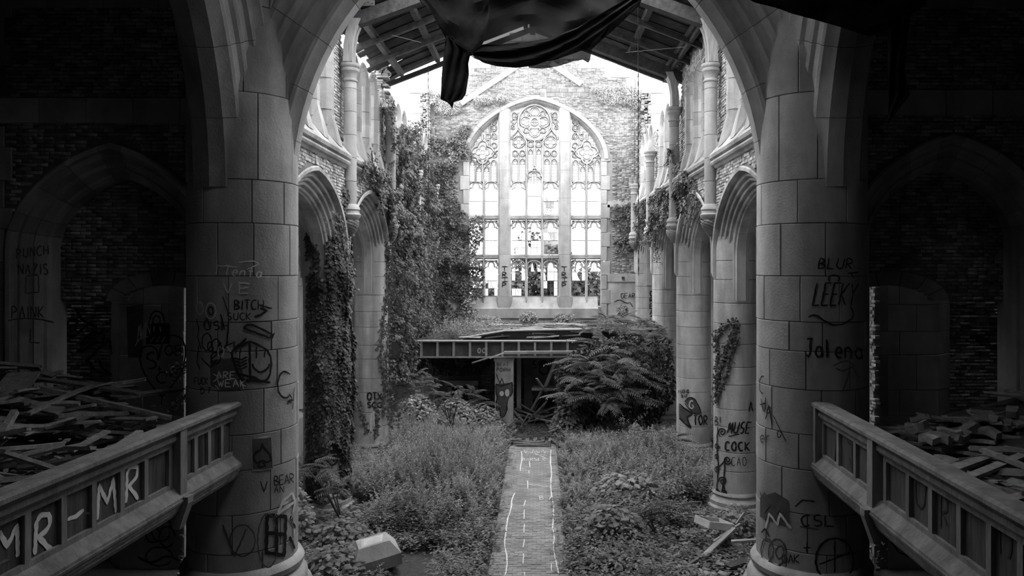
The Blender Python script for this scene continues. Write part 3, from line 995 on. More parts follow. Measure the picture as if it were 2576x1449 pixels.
# flanking corner piers with ragged brick
for side in (-1, 1):
    xa, xb = (ex(1035), ex(1083)) if side < 0 else (ex(1612), ex(1665))
    t = thing('corner_pier', 'broken ashlar corner pier with ragged brick edge, %s of the gable' % ('left' if side < 0 else 'right'), 'pier', ((xa + xb) / 2, 36.9, 9.5))
    z = 9.5; k = 0
    while z < ez(262):
        wst = .28 if k % 2 else .4
        s0, s1 = (xa, xb - wst) if side < 0 else (xa + wst, xb)
        b = MB(); blockbox(b, Fr((0, 36.6, 0), (1, 0, 0), (0, -1, 0)), s0, s1, z, z + .48, -.8, 0, e=.015, tone=rr.uniform(.9, 1.08)); b.build('stone_block', M['stone_light'], t)
        z += .49; k += 1
    b = MB()
    b.loft([[(xa, 36.55, z), (xb, 36.55, z), (xb, 37.4, z), (xa, 37.4, z)], [(xa, 36.55, z + .3), (xb, 36.55, z + .3), (xb, 37.4, z + .3), (xa, 37.4, z + .3)],
            [(xa + .15, 36.7, z + .5), (xb - .15, 36.7, z + .5), (xb - .15, 37.3, z + .5), (xa + .15, 37.3, z + .5)]], 1, close=True, caps=True)
    b.build('cap_stone', M['stone_light'], t)
    c0, c1 = (ex(1064), ex(1112)) if side < 0 else (ex(1600), ex(1640))
    b = MB()
    b.loft([[(c0, 36.9, z), (c1, 36.9, z), (c1, 37.8, z), (c0, 37.8, z)], [(c0, 36.9, z + .9), (c1, 36.9, z + .9), (c1, 37.8, z + .9), (c0, 37.8, z + .9)],
            [(c0 + .2, 37.0, z + 1.2), (c1 - .2, 37.0, z + 1.2), (c1 - .2, 37.7, z + 1.2), (c0 + .2, 37.7, z + 1.2)]], .95, close=True, caps=True)
    b.build('finial_block', M['stone'], t)
    b = MB()
    zz = 9.5
    ix = xb - .4 if side < 0 else xa
    while zz < z:
        for q in range(3):
            if rr.random() < .15: continue
            b.box((ix + q * .16 + .06 * rr.random(), 36.75 + rr.uniform(-.06, .06), zz + .035), (.15, .3, .062), rr.uniform(.55, 1.15), Matrix.Rotation(rr.uniform(-.2, .2), 3, 'Z'))
        zz += .076
    b.build('broken_brick', M['brick'], t)['kind'] = 'stuff'
# ================================================================ GREAT END WINDOW
WF = 37.55
ws = WF / F
wx = lambda px: CX + (px - VX) * ws
wz = lambda py: CZ - (py - VY) * ws
win = thing('window_1', 'great pointed traceried window filling the end wall', 'window', (wx(1345), WF, wz(745)))
win['kind'] = 'structure'
del win['category']


class Tr:
    """tracery bars drawn in the plane of the window"""
    def __init__(s): s.b = MB()

    def bar(s, pts, w=5.0, d=.22, close=False, y=0.0):
        P = [Vector((wx(p[0]), 0, wz(p[1]))) for p in pts]
        n = len(P)
        rows = []
        hw = w * ws / 2 * 1.25
        for i in range(n):
            a = P[(i - 1) % n] if (close or i > 0) else P[i]
            c = P[(i + 1) % n] if (close or i < n - 1) else P[i]
            t = (c - a)
            t = t.normalized() if t.length > 1e-9 else Vector((1, 0, 0))
            q = Vector((-t.z, 0, t.x))
            row = []
            for o, dd in ((-1, .5), (-1, .15), (-.42, -.5), (.42, -.5), (1, .15), (1, .5)):
                p = P[i] + q * hw * o
                row.append((p.x, WF + y + dd * d, p.z))
            rows.append(row)
        if close: rows.append(rows[0])
        s.b.loft(rows, 1.0, close=True, caps=not close)

    def circ(s, cx, cy, rx, ry=None, w=4, n=20, a0=0, a1=360, d=.2):
        ry = ry or rx
        full = a1 - a0 >= 360
        pts = [(cx + rx * math.cos(R(a0 + (a1 - a0) * i / n)), cy - ry * math.sin(R(a0 + (a1 - a0) * i / n))) for i in range(n if full else n + 1)]
        s.bar(pts, w, d, close=full)

    def foil(s, cx, cy, r, n=4, w=2.6, rot=45, d=.14):
        # n lobes with cusps pointing inward
        pts = []
        for i in range(n * 10):
            a = 2 * PI * i / (n * 10)
            k = abs(math.cos(n / 2 * (a - R(rot + 0))))
            rr_ = r * (.55 + .45 * k ** .5)
            pts.append((cx + rr_ * math.cos(a), cy - rr_ * math.sin(a)))
        s.bar(pts, w, d, close=True)

    def lancet(s, x0, x1, yt, yb, w=3.2, ogee=False, d=.18):
        """small cusped light with arched head, yt = apex"""
        c = (x0 + x1) / 2; a = (x1 - x0) / 2
        h = a * 1.25
        pts = [(x0, yb)] + [(c - a * math.cos(PI * i / 12), yt + h - h * ((1 - .25) * math.sin(PI * i / 12) + .25 * (1 - abs(math.cos(PI * i / 12))))) for i in range(13)] + [(x1, yb)]
        s.bar(pts, w, d)
        s.circ(c, yt + h * .95, a * .55, w=w * .6, n=10, a0=-10, a1=190, d=.12)
        for sx in (-1, 1):
            s.circ(c + sx * a * .62, yt + h * 1.5, a * .36, w=w * .55, n=8, a0=0, a1=180, d=.12)

    def head(s, x0, x1, yt, big=18):
        """trefoil cusped head of a tall light, under a flat spandrel"""
        c = (x0 + x1) / 2; a = (x1 - x0) / 2
        pts = [(c - a * math.cos(PI * i / 14), yt + big * .8 - big * .8 * math.sin(PI * i / 14) ** .7) for i in range(15)]
        s.bar(pts, 3.6, .24)
        q = [(x0, yt + big + 2), (x0 + a * .35, yt + big - 3), (x0 + a * .52, yt + big - 2), (x0 + a * .55, yt + big * .5), (c - a * .25, yt + big * .22), (c, yt + big * .12),
             (c + a * .25, yt + big * .22), (x1 - a * .55, yt + big * .5), (x1 - a * .52, yt + big - 2), (x1 - a * .35, yt + big - 3), (x1, yt + big + 2)]
        s.bar(q, 3.2, .16)
        # solid spandrels either side
        for sx in (-1, 1):
            e = c + sx * a
            v = [(e, yt - 2), (c + sx * a * .3, yt - 1), (c + sx * a * .62, yt + big * .3), (e, yt + big * .75)]
            P = [(wx(p[0]), WF + .05, wz(p[1])) for p in v]
            s.b.add(P, [(0, 1, 2, 3) if sx < 0 else (3, 2, 1, 0)], 1)

    def build(s, name, m='stone_light'):
        o = s.b.build(name, M[m], win, smooth=True, angle=.5)
        s.b = MB()
        return o


tr = Tr()
# two great mullions, proud of the tracery, in courses
for x0, x1, ytop in ((1253, 1285, 285), (1405, 1437, 282)):
    ys_ = [810, 745, 690, 640, 568, 500, 430, 360, ytop - 8]
    for k in range(len(ys_) - 1):
        b = MB()
        za, zb = wz(ys_[k]) + .004, wz(ys_[k + 1]) - .004
        xa, xb = wx(x0), wx(x1)
        e = .10
        if k == 0: xa -= .08; xb += .08
        pl = [(xa, WF + .3), (xa, WF - .12), (xa + e, WF - .42), (xb - e, WF - .42), (xb, WF - .12), (xb, WF + .3)]
        b.loft([[(p[0], p[1], za) for p in pl], [(p[0], p[1], zb) for p in pl]], rr.uniform(.95, 1.05), close=True, caps=True)
        b.build('mullion_stone', M['stone_light'], win)
LIGHTS = [(1179, 1215), (1219, 1252), (1287, 1321), (1326, 1361), (1367, 1403), (1439, 1473), (1477, 1512)]
# jambs, thin mullions, transoms, heads
for x in (1177, 1217, 1324, 1364, 1475, 1514):
    for ya, yb in ((452, 548), (552, 645), (650, 760)):
        tr.bar([(x, ya), (x, yb)], 5.5, .34)
        tr.build('mullion')
for g0, g1 in ((1176, 1253), (1285, 1405), (1437, 1514)):
    for yt in (549, 648):
        tr.bar([(g0, yt), (g1, yt)], 7, .3)
        tr.bar([(g0, yt - 5), (g1, yt - 5)], 5, .16)
        tr.build('transom')
for i, (a, c) in enumerate(LIGHTS):
    for yt in ((457 if i != 3 else 430), 556, 656):
        tr.head(a, c, yt)
        tr.build('light_head')
# left and right groups, above the tall lights
for sx in (-1, 1):
    X = lambda x: x if sx < 0 else 2 * 1345 - x
    c = X(1214)
    # four lancets and small circles
    for q, yt in ((1188, 402), (1205, 418), (1224, 418), (1242, 402)):
        tr.lancet(min(X(q - 8), X(q + 8)), max(X(q - 8), X(q + 8)), yt, 458)
    for q, y_ in ((1186, 392), (1205, 408), (1224, 408), (1243, 390), (1243, 366)):
        tr.circ(X(q), y_, 7, w=2.6, n=14)
        tr.foil(X(q), y_, 5, 3, 1.6, 90, .1)
    tr.build('side_lancets')
    # ogee diamond with a quatrefoil
    og = []
    for a in range(0, 360, 9):
        k = abs(math.cos(R(2 * a))) ** 1.2
        r_ = 20 + 9 * k
        og.append((c + r_ * .98 * math.cos(R(a)), 383 - r_ * 1.0 * math.sin(R(a))))
    tr.bar(og, 5, .26, close=True)
    tr.foil(c, 383, 17, 4, 2.6, 0)
    tr.circ(c, 383, 5.5, w=1.4, n=14, d=.08)
    tr.build('side_quatrefoil')
    tr.bar([(X(1176), 398), (X(1186), 386), (c - 0 if False else X(1188), 384)], 4.5, .26)
    tr.bar([(X(1240), 384), (X(1252), 378)], 4.5, .26)
    tr.bar([(c, 412), (c, 458)], 5, .28)
    tr.bar([(c, 355), (X(1213), 338)], 5, .26)
    for q, ya in ((1232, 318), (1223, 330)):
        tr.bar([(X(q), ya), (X(q), 372)], 3.2, .2)
    for q, y_ in ((1243, 305), (1243, 322), (1243, 343), (1227, 345)):
        tr.circ(X(q), y_, 6.5, 8, w=2.4, n=14)
        tr.foil(X(q), y_, 4.5, 4, 1.5, 45, .1)
    tr.bar([(X(1250), 292), (X(1236), 310), (X(1238), 330), (X(1251), 350)], 3.4, .2)
    tr.build('side_tracery')
# centre group: rose with a quatrefoil, two ogee sub-arches, lancets
rose = []
for a in range(0, 360, 8):
    yy = 42 * math.sin(R(a))
    r_ = 41
    xx = r_ * math.cos(R(a))
    if yy < 0: yy = yy * (1.0 + .08 * abs(math.sin(R(a))) ** 6)
    rose.append((1345 + xx, 307 - yy))
tr.bar(rose, 5.5, .3, close=True)
for a in (0, 90, 180, 270):
    tr.circ(1345 + 23 * math.cos(R(a)), 307 - 24 * math.sin(R(a)), 13.5, w=3, n=16, a0=a - 140, a1=a + 140, d=.2)
    tr.foil(1345 + 23 * math.cos(R(a)), 307 - 24 * math.sin(R(a)), 10, 3, 1.8, a, .12)
for a in (45, 135, 225, 315):
    tr.circ(1345 + 29 * math.cos(R(a)), 307 - 30 * math.sin(R(a)), 7, w=2.6, n=14)
    tr.foil(1345 + 29 * math.cos(R(a)), 307 - 30 * math.sin(R(a)), 5, 3, 1.6, a, .12)
tr.circ(1345, 307, 9.5, w=2.4, n=18); tr.circ(1345, 307, 5, w=1.4, n=14, d=.1)
for a in range(0, 180, 45):
    tr.bar([(1345 + 9 * math.cos(R(a)), 307 + 9 * math.sin(R(a))), (1345 - 9 * math.cos(R(a)), 307 - 9 * math.sin(R(a)))], 1.2, .08)
tr.build('rose')
for sx in (-1, 1):
    X = lambda x: x if sx < 0 else 2 * 1345 - x
    # ogee arch over each half
    tr.bar([(X(1287), 352), (X(1289), 342), (X(1297), 334), (X(1303), 326), (X(1309), 334), (X(1318), 343), (X(1324), 356)], 5, .28)
    tr.bar([(X(1324), 356), (X(1325), 458)], 5, .28)
    tr.bar([(X(1318), 343), (X(1330), 352), (X(1345), 354)], 5, .26)
    tr.bar([(X(1303), 326), (X(1304), 312)], 4.5, .26)
    tr.circ(X(1305), 357, 15, w=3, n=20)
    tr.foil(X(1305), 357, 13, 4, 2.4, 0)
    tr.circ(X(1305), 357, 4, w=1.3, n=10, d=.08)
    for q in (1296, 1314):
        tr.circ(X(q), 386, 7.5, w=2.6, n=14); tr.foil(X(q), 386, 5.2, 3, 1.6, 90, .1)
        tr.lancet(min(X(q - 8.5), X(q + 8.5)), max(X(q - 8.5), X(q + 8.5)), 399, 456)
    tr.bar([(X(1305), 392), (X(1305), 456)], 3.6, .22)
    # inner lancets above the middle light
    tr.circ(X(1335), 363, 7.5, w=2.6, n=14); tr.foil(X(1335), 363, 5, 3, 1.6, 90, .1)
    tr.lancet(min(X(1327.5), X(1342)), max(X(1327.5), X(1342)), 375, 424)
    # small pieces beside the rose
    for q, y_, r_ in ((1294, 291, 7), (1292, 306, 5.5), (1290, 320, 5)):
        tr.circ(X(q), y_, r_, r_ * 1.15, w=2.4, n=14); tr.foil(X(q), y_, r_ * .7, 4, 1.5, 45, .1)
    tr.bar([(X(1302), 283), (X(1298), 300), (X(1288), 322)], 3, .2)
    tr.build('sub_arch')
tr.bar([(1345, 355), (1345, 426)], 5, .28)
tr.bar([(1326, 445), (1328, 434), (1338, 428), (1345, 420), (1352, 428), (1360, 434), (1363, 445)], 5, .28)
tr.build('ogee_head')

# glass and leading ------------------------------------------------
inner = lambda px, py: abs(px - 1346) < 168 and (py > 400 or (400 - py) * ws < archz((px - 1346) / 168.0, 2.62, .22) + .05)
# upper tracery: dull glass behind the bars, with its own small leads
b = MB()
g = [x for x in range(1180, 1514, 6)]
for i in range(len(g) - 1):
    x0, x1 = g[i], g[i + 1]
    if 1250 < x0 < 1284 or 1400 < x0 < 1436: continue
    ytop = 400 - archz((abs((x0 + x1) / 2 - 1346)) / 168.0, 2.6, .22) / ws
    b.add([(wx(x0), WF + .06, wz(462)), (wx(x1), WF + .06, wz(462)), (wx(x1), WF + .06, wz(ytop)), (wx(x0), WF + .06, wz(ytop))], [(0, 1, 2, 3)])
b.build('tracery_glass', M['glass_dull'], win)
b = MB()
for x in range(1181, 1514, 6):
    if 1252 < x < 1286 or 1404 < x < 1438: continue
    ytop = 400 - archz(abs(x - 1346) / 168.0, 2.6, .22) / ws
    b.box((wx(x), WF + .04, (wz(460) + wz(ytop)) / 2), (.011, .01, wz(ytop) - wz(460)))
for y_ in range(276, 460, 8):
    hw = 0
    for x in range(1180, 1512, 2):
        pass
    for g0, g1 in ((1180, 1252), (1287, 1404), (1439, 1512)):
        xs = [x for x in range(g0, g1 + 1, 2) if inner(x, y_)]
        if len(xs) > 2: b.box(((wx(xs[0]) + wx(xs[-1])) / 2, WF + .04, wz(y_)), (wx(xs[-1]) - wx(xs[0]), .01, .011))
b.build('tracery_leading', M['lead'], win)
# tall lights: leads with diamonds, and the panes that are left
rg = random.Random(44)
broken = {(2, 0): .9, (4, 0): .35, (3, 1): .45, (4, 1): .5, (2, 1): .15, (0, 1): .2, (6, 2): .8, (5, 2): .5, (3, 2): .6, (2, 2): .45, (4, 2): .5, (1, 2): .3, (0, 2): .3, (3, 0): .1}
for i, (a, c) in enumerate(LIGHTS):
    for t, (ya, yb) in enumerate((((472 if i != 3 else 446), 541), (570, 641), (668, 745))):
        br = broken.get((i, t), .06)
        mid = (ya + yb) / 2
        top = ya - 11
        cx_ = (a + c) / 2
        gone_low = t == 2 and i in (3, 5, 6)
        gone_mid = (i, t) == (4, 1)
        b = MB()
        y1 = yb
        if (i, t) != (2, 0):
            for f_ in (.27, .5, .73):
                x = a + (c - a) * f_
                for (u0, u1) in (((top + 4 if f_ != .5 else top), mid), (mid, yb)):
                    if (gone_low or gone_mid) and u0 == mid: continue
                    if f_ == .5:
                        cyd = (u0 + u1) / 2 + (3 if u0 != mid else 0)
                        b.box((wx(x), WF + .05, (wz(u0) + wz(cyd - 7)) / 2), (.014, .012, wz(u0) - wz(cyd - 7)))
                        b.box((wx(x), WF + .05, (wz(u1) + wz(cyd + 7)) / 2), (.014, .012, wz(cyd + 7) - wz(u1)))
                        for s1 in (-1, 1):
                            for s2_ in (-1, 1):
                                b.beam((wx(x), WF + .05, wz(cyd + 7 * s1)), (wx(x + 6.5 * s2_), WF + .05, wz(cyd)), .016, .014)
                        b.beam((wx(x - 3), WF + .05, wz(cyd - 3.3)), (wx(x + 3), WF + .05, wz(cyd + 3.3)), .012, .012)
                        b.beam((wx(x - 3), WF + .05, wz(cyd + 3.3)), (wx(x + 3), WF + .05, wz(cyd - 3.3)), .012, .012)
                        for s2_ in (-1, 1):
                            b.box((wx(x + s2_ * (c - a) * .36), WF + .05, wz(cyd)), ((c - a) * .24 * ws, .012, .014))
                    else:
                        b.box((wx(x), WF + .05, (wz(u0) + wz(u1)) / 2), (.014, .012, wz(u0) - wz(u1)))
            b.box((wx(cx_), WF + .05, wz(mid)), ((c - a) * ws, .02, .03))
        b.box((wx(cx_), WF + .05, wz(yb)), ((c - a) * ws, .03, .04))
        if gone_low:
            for x in (a + 1, c - 1): b.box((wx(x), WF + .03, (wz(mid) + wz(yb)) / 2), (.035, .03, wz(mid) - wz(yb)))
        lead = b.build('leaded_light', M['lead'], win)
        rows = [top, (top + mid) / 2 + 2, mid, (mid + yb) / 2, yb]
        cols = [a, a + (c - a) * .27, a + (c - a) * .73, c]
        for r_ in range(4):
            for q in range(3):
                if (gone_low or gone_mid) and r_ >= 2: continue
                p_ = br
                whole = rg.random() > p_
                if (i, t) == (2, 0) or (not whole and rg.random() < .55): continue
                x0, x1 = cols[q] + .4, cols[q + 1] - .4
                y0, y1 = rows[r_] + .4, rows[r_ + 1] - .4
                if r_ == 0 and q != 1: y0 += 9
                if whole: pts = [(x0, y1), (x1, y1), (x1, y0), (x0, y0)]
                else:      # a jagged remnant in one corner
                    w_, h_ = x1 - x0, y1 - y0
                    pts = [(x0, y1), (x0 + w_ * rg.uniform(.4, 1), y1), (x0 + w_ * rg.uniform(.3, .6), y1 - h_ * rg.uniform(.2, .5)), (x0 + w_ * rg.uniform(.1, .5), y0 + h_ * .2), (x0, y0)]
                b = MB()
                b.add([(wx(p[0]), WF + .055, wz(p[1])) for p in pts], [tuple(range(len(pts)))])
                b.add([(wx(p[0]), WF + .063, wz(p[1])) for p in pts], [tuple(range(len(pts)))[::-1]])
                b.build('pane', M['glass'], lead)
# loose leaded pieces hanging from two lights
for (px, py, a) in ((1378, 533, 20), (1384, 650, -30), (1303, 556, 8)):
    t = MB()
    rot = Matrix.Rotation(R(a), 3, 'Y')
    for q in (-1, -.33, .33, 1):
        t.box(Vector((wx(px), WF - .3, wz(py))) + rot @ Vector((q * .15, 0, 0)), (.015, .015, .36), rot=rot)
        t.box(Vector((wx(px), WF - .3, wz(py))) + rot @ Vector((0, 0, q * .18)), (.3, .015, .015), rot=rot)
    t.build('hanging_lead', M['lead'], win)

# small brick chimney seen through the window, and trees outside
ch = thing('outside_chimney', 'little brick chimney block behind the glass of the middle window lights', 'chimney', Vector((at(1386, 540, 44).x, 44, 0)))
zc0 = at(1386, 500, 44)
b = MB(); b.box((zc0.x, 44, (zc0.z - .1) / 2), (1.0, .8, zc0.z - .1)); b.build('stack', M['brick'], ch)
b = MB(); b.box((zc0.x, 44, zc0.z - .05), (1.15, .95, .15)); b.build('cap', M['stone'], ch)

# ================================================================ ROOF over the first bays
roof = thing('nave_roof', 'broken pitched timber roof over the near bays, boards hanging at its edges', 'roof', (0, 21, 13.3))
YE = 27.5
roofz = lambda x: 15.35 - abs(x) * .385
RE = 5.25
for side in (-1, 1):
    # deck boards running down the slope, ragged at the far edge
    for k in range(22):
        y0 = 19.3 + (YE - 19.3) * k / 22
        y1 = y0 + (YE - 19.3) / 22 + .03
        e = RE + rr.uniform(-.15, .35)
        
        b = MB()
        dz = .03 * (k % 2)
        drop = rr.uniform(.05, .2) if side < 0 else 0
        pts = []
        xi = min(e * .7, max(0, (24.3 - y0) / 1.05))  # near boards cut back above the frame to let more sky light in
        for x, q in ((xi, 0), (xi + (e - xi) * .6, 0), (xi + (e - xi) * .85, -drop * .3), (e, -drop)):
            pts.append((x * side, roofz(x) + dz + q))
        b.loft([[(x, y0, z), (x, y1, z), (x, y1, z + .05), (x, y0, z + .05)] for x, z in pts], rr.uniform(.7, 1.5), close=True, caps=True)
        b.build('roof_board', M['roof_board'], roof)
    # purlins along the nave
    for x in (.25, 1.9, 3.4, 4.7):
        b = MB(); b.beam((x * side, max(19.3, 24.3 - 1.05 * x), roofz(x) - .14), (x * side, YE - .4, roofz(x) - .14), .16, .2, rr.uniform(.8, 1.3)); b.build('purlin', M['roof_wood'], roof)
    # rafters
    for k, y_ in enumerate([19.4, 22.6, 24.4, 27.2]):
        b = MB(); xi = max(.1, (24.3 - y_) / 1.05); b.beam((xi * side, y_, roofz(xi) - .3), (RE * side, y_, roofz(RE) - .3), .13, .16, rr.uniform(.9, 1.5)); b.build('rafter', M['roof_wood'], roof)
    # principal trusses standing on the wall shafts
    for i, yy in ((1, D[1]), (2, D[2])):
        if i == 2 and side < 0: continue
        x0 = 4.84 * side
        crv = [(x0, 11.95), (x0 * .998, 12.4), (x0 * .985, 12.75), (x0 * .955, 13.1)]
        for off in (-.12, .12):
            b = MB(); b.loft([[(cx_ - .1 * side, yy + off - .09, z), (cx_ + .14 * side, yy + off - .09, z), (cx_ + .14 * side, yy + off + .09, z), (cx_ - .1 * side, yy + off + .09, z)] for cx_, z in crv], 1.2, close=True, caps=True)
            b.build('curved_brace', M['brace_wood'], roof)
        b = MB(); b.beam((x0 * .96, yy, 13.1), (x0 * .6, yy, roofz(x0 * .6) - .35), .2, .16, 1.1); b.build('strut', M['brace_wood'], roof)
        b = MB(); b.beam((x0 * .96, yy, 13.05), (x0 * 1.08, yy, 13.35), .2, .16, 1.1); b.build('strut', M['brace_wood'], roof)
        b = MB(); xi = 3.0 if i == 1 else .05; b.beam((xi * side, yy, roofz(xi) - .5), (RE * side, yy, roofz(RE) - .45), .3, .34, 1.2); b.build('principal_rafter', M['roof_wood'], roof)
b = MB(); b.beam((0, 24.2, 15.1), (0, YE, 15.1), .2, .35); b.build('ridge_beam', M['roof_wood'], roof)
# cornice boards on the right wall head
for k in range(3):
    b = MB(); b.beam((5.0 - k * .12, 19.3, 13.35 - k * .16 + .2), (5.0 - k * .12, 27.4, 13.35 - k * .16 + .2), .1, .14, 1.2); b.build('eaves_board', M['roof_wood'], roof)
# riveted plate near the left wall head
b = MB(); p = at(912, 8, 19.5); b.box(p, (.62, .05, .14)); 
for q in range(6): b.box(p + Vector((-.25 + .1 * q, -.04, 0 if q % 2 else .03)), (.03, .03, .03))
b.build('gusset_plate', M['iron'], roof)

# ================================================================ black cloth and netting
def sheet(name, label, outline, d, m, d2=None, sag=.25, n=34, folds=5, fold_amp=.10, seed=0, thick=.012):
    """cloth cut to an outline (px), hung about d metres away, with real folds in depth"""
    d2 = d2 or d
    xs = [p[0] for p in outline]; ys = [p[1] for p in outline]
    x0, x1, y0, y1 = min(xs), max(xs), min(ys), max(ys)
    r = random.Random(seed)

    def span(y):
        c = []
        for i in range(len(outline)):
            (ax, ay), (bx, by) = outline[i], outline[(i + 1) % len(outline)]
            if (ay > y) != (by > y): c.append(ax + (y - ay) / (by - ay) * (bx - ax))
        return (min(c), max(c)) if len(c) >= 2 else None
    rows = []
    m_ = 26
    for j in range(m_ + 1):
        y = y0 + .3 + (y1 - y0 - .6) * j / m_
        sp = span(y)
        if not sp: continue
        row = []
        for i in range(n + 1):
            x = sp[0] + (sp[1] - sp[0]) * i / n
            dd = d + (d2 - d) * (y - y0) / (y1 - y0) + fold_amp * math.sin(i / n * PI * 2 * folds + j * .25) + sag * noise.noise(Vector((x * .02, y * .02, seed)))
            row.append(at(x, y, dd))
        rows.append(row)
    b = MB()
    b.loft(rows, 1)
    o = b.build(name, m, None, smooth=True)
    mod = o.modifiers.new('thickness', 'SOLIDIFY')
    mod.thickness = thick
    return tag(o, label, 'cloth')


def sheet_cols(name, label, top, bot, d, m, sag=.25, folds=5, fold_amp=.10, seed=0, ddepth=0.0, thick=.012, n=60, k=14):
    """cloth given by its upper and its lower edge (px), column by column"""
    x0, x1 = max(top[0][0], bot[0][0]), min(top[-1][0], bot[-1][0])
    rows = []
    for i in range(n + 1):
        x = x0 + (x1 - x0) * i / n
        yt = float(np.interp(x, [p[0] for p in top], [p[1] for p in top]))
        yb = float(np.interp(x, [p[0] for p in bot], [p[1] for p in bot]))
        if yb - yt < .5: yb = yt + .5
        row = []
        for j in range(k + 1):
            y = yt + (yb - yt) * j / k
            dd = d + ddepth * j / k + fold_amp * math.sin(j / k * PI * folds + i * .12) + sag * noise.noise(Vector((x * .012, y * .02, seed)))
            row.append(at(x, y, dd))
        rows.append(row)
    b = MB()
    b.loft(rows, 1)
    o = b.build(name, m, None, smooth=True)
    mod = o.modifiers.new('thickness', 'SOLIDIFY')
    mod.thickness = thick
    return tag(o, label, 'cloth')


# upper sheet: hangs across the top of the arch
sheet_cols('netting', 'wide dark net slung across the top of the crossing arch',
           [(1060, -60), (1640, -60)], [(1060, 2), (1085, 30), (1112, 78), (1130, 112), (1170, 132), (1200, 150), (1300, 168), (1400, 150), (1500, 112), (1560, 60), (1600, 20), (1640, -10)], 21.0, M['net'], sag=.6, seed=2, folds=3)
sheet_cols('black_tarpaulin', 'thick dark rolled fold of cloth sagging in a swag below the net',
           [(1190, 128), (1215, 112), (1250, 112), (1320, 106), (1380, 96), (1450, 70), (1520, 30), (1590, -10), (1650, -40)],
           [(1190, 140), (1215, 158), (1250, 167), (1300, 171), (1345, 164), (1400, 142), (1450, 118), (1520, 72), (1590, 20), (1650, -20)], 20.6, M['black_cloth'], sag=.2, seed=5, folds=4, fold_amp=.16)
sheet_cols('net_flap', 'torn translucent corner of the net right of the swag',
           [(1330, 160), (1400, 140), (1450, 115), (1520, 68), (1545, 40)],
           [(1330, 169), (1360, 172), (1400, 168), (1440, 155), (1466, 150), (1480, 158), (1486, 146), (1480, 133), (1500, 112), (1520, 92), (1545, 44)], 20.9, M['net'], sag=.2, seed=7, folds=3)
sheet('black_tarpaulin', 'long black rag hanging straight down left of the window gable', [(1122, 90), (1150, 100), (1186, 128), (1178, 160), (1180, 185), (1172, 235), (1160, 252), (1142, 249), (1138, 271), (1128, 258), (1108, 252), (1112, 190), (1116, 140)],
      20.5, M['black_cloth'], sag=.1, folds=3, fold_amp=.09, seed=3)
sheet_cols('black_tarpaulin', 'black cloth draped over the knot of the net at the upper left of the arch',
           [(1066, -60), (1230, -60)], [(1066, -5), (1090, 40), (1120, 88), (1150, 112), (1186, 134), (1215, 110), (1230, 60)], 20.3, M['black_cloth'], sag=.3, seed=9, folds=4, fold_amp=.1)
sheet_cols('black_tarpaulin', 'black cloth sagging across the top of the huge right pier',
           [(1850, -80), (2330, -80)], [(1850, -20), (1900, 6), (1960, 22), (1990, 34), (2050, 48), (2110, 66), (2160, 82), (2187, 92), (2220, 80), (2262, 60), (2330, 10)], 12.6, M['black_cloth'], sag=.3, seed=12, folds=2, fold_amp=.05)
sheet('black_tarpaulin', 'narrow black strip hanging down in front of the dark wall at upper right', [(2232, 0), (2290, 0), (2284, 90), (2276, 180), (2288, 240), (2262, 268), (2246, 292), (2234, 310), (2236, 180)], 12.7, M['black_cloth'], folds=2, fold_amp=.06, seed=8, sag=.1)
# chains, ropes and wires
def chain(label, px, y0, y1, d, w=.03, name='chain', step=.12):
    b = MB()
    p0, p1 = at(px, y0, d), at(px + 1.5, y1, d)
    n = int((p0 - p1).length / step)
    for i in range(n):
        c_ = p0.lerp(p1, i / n)
        b.box(c_, (w if i % 2 else w * .4, w * .4 if i % 2 else w, step * 1.05))
    o = b.build(name, M['iron'])
    return tag(o, label, 'chain')
chain('heavy iron chain hanging at right in front of the end wall', 1605, -12, 698, 21.6)
chain('thin iron chain hanging in front of the ivy at left', 1077, 122, 545, 26.2, .022)
for lbl, a, c_, dd in (('thin taut wire under the left roof slope', (985, 88), (1060, 107), 22), ('thin taut wire crossing under the right roof slope', (1574, 132), (1722, 118), 22),
                       ('dark rod hanging left of the chain', (1597, 146), (1596, 452), 27.2), ('short dark rod left of the hanging chain', (1590, 144), (1588, 275), 27.2)):
    b = MB(); b.tube([at(*a, dd), at(*c_, dd)], .007, 5); tag(b.build('wire', M['iron'] if 'dark' in lbl else M['stone_light']), lbl, 'wire')
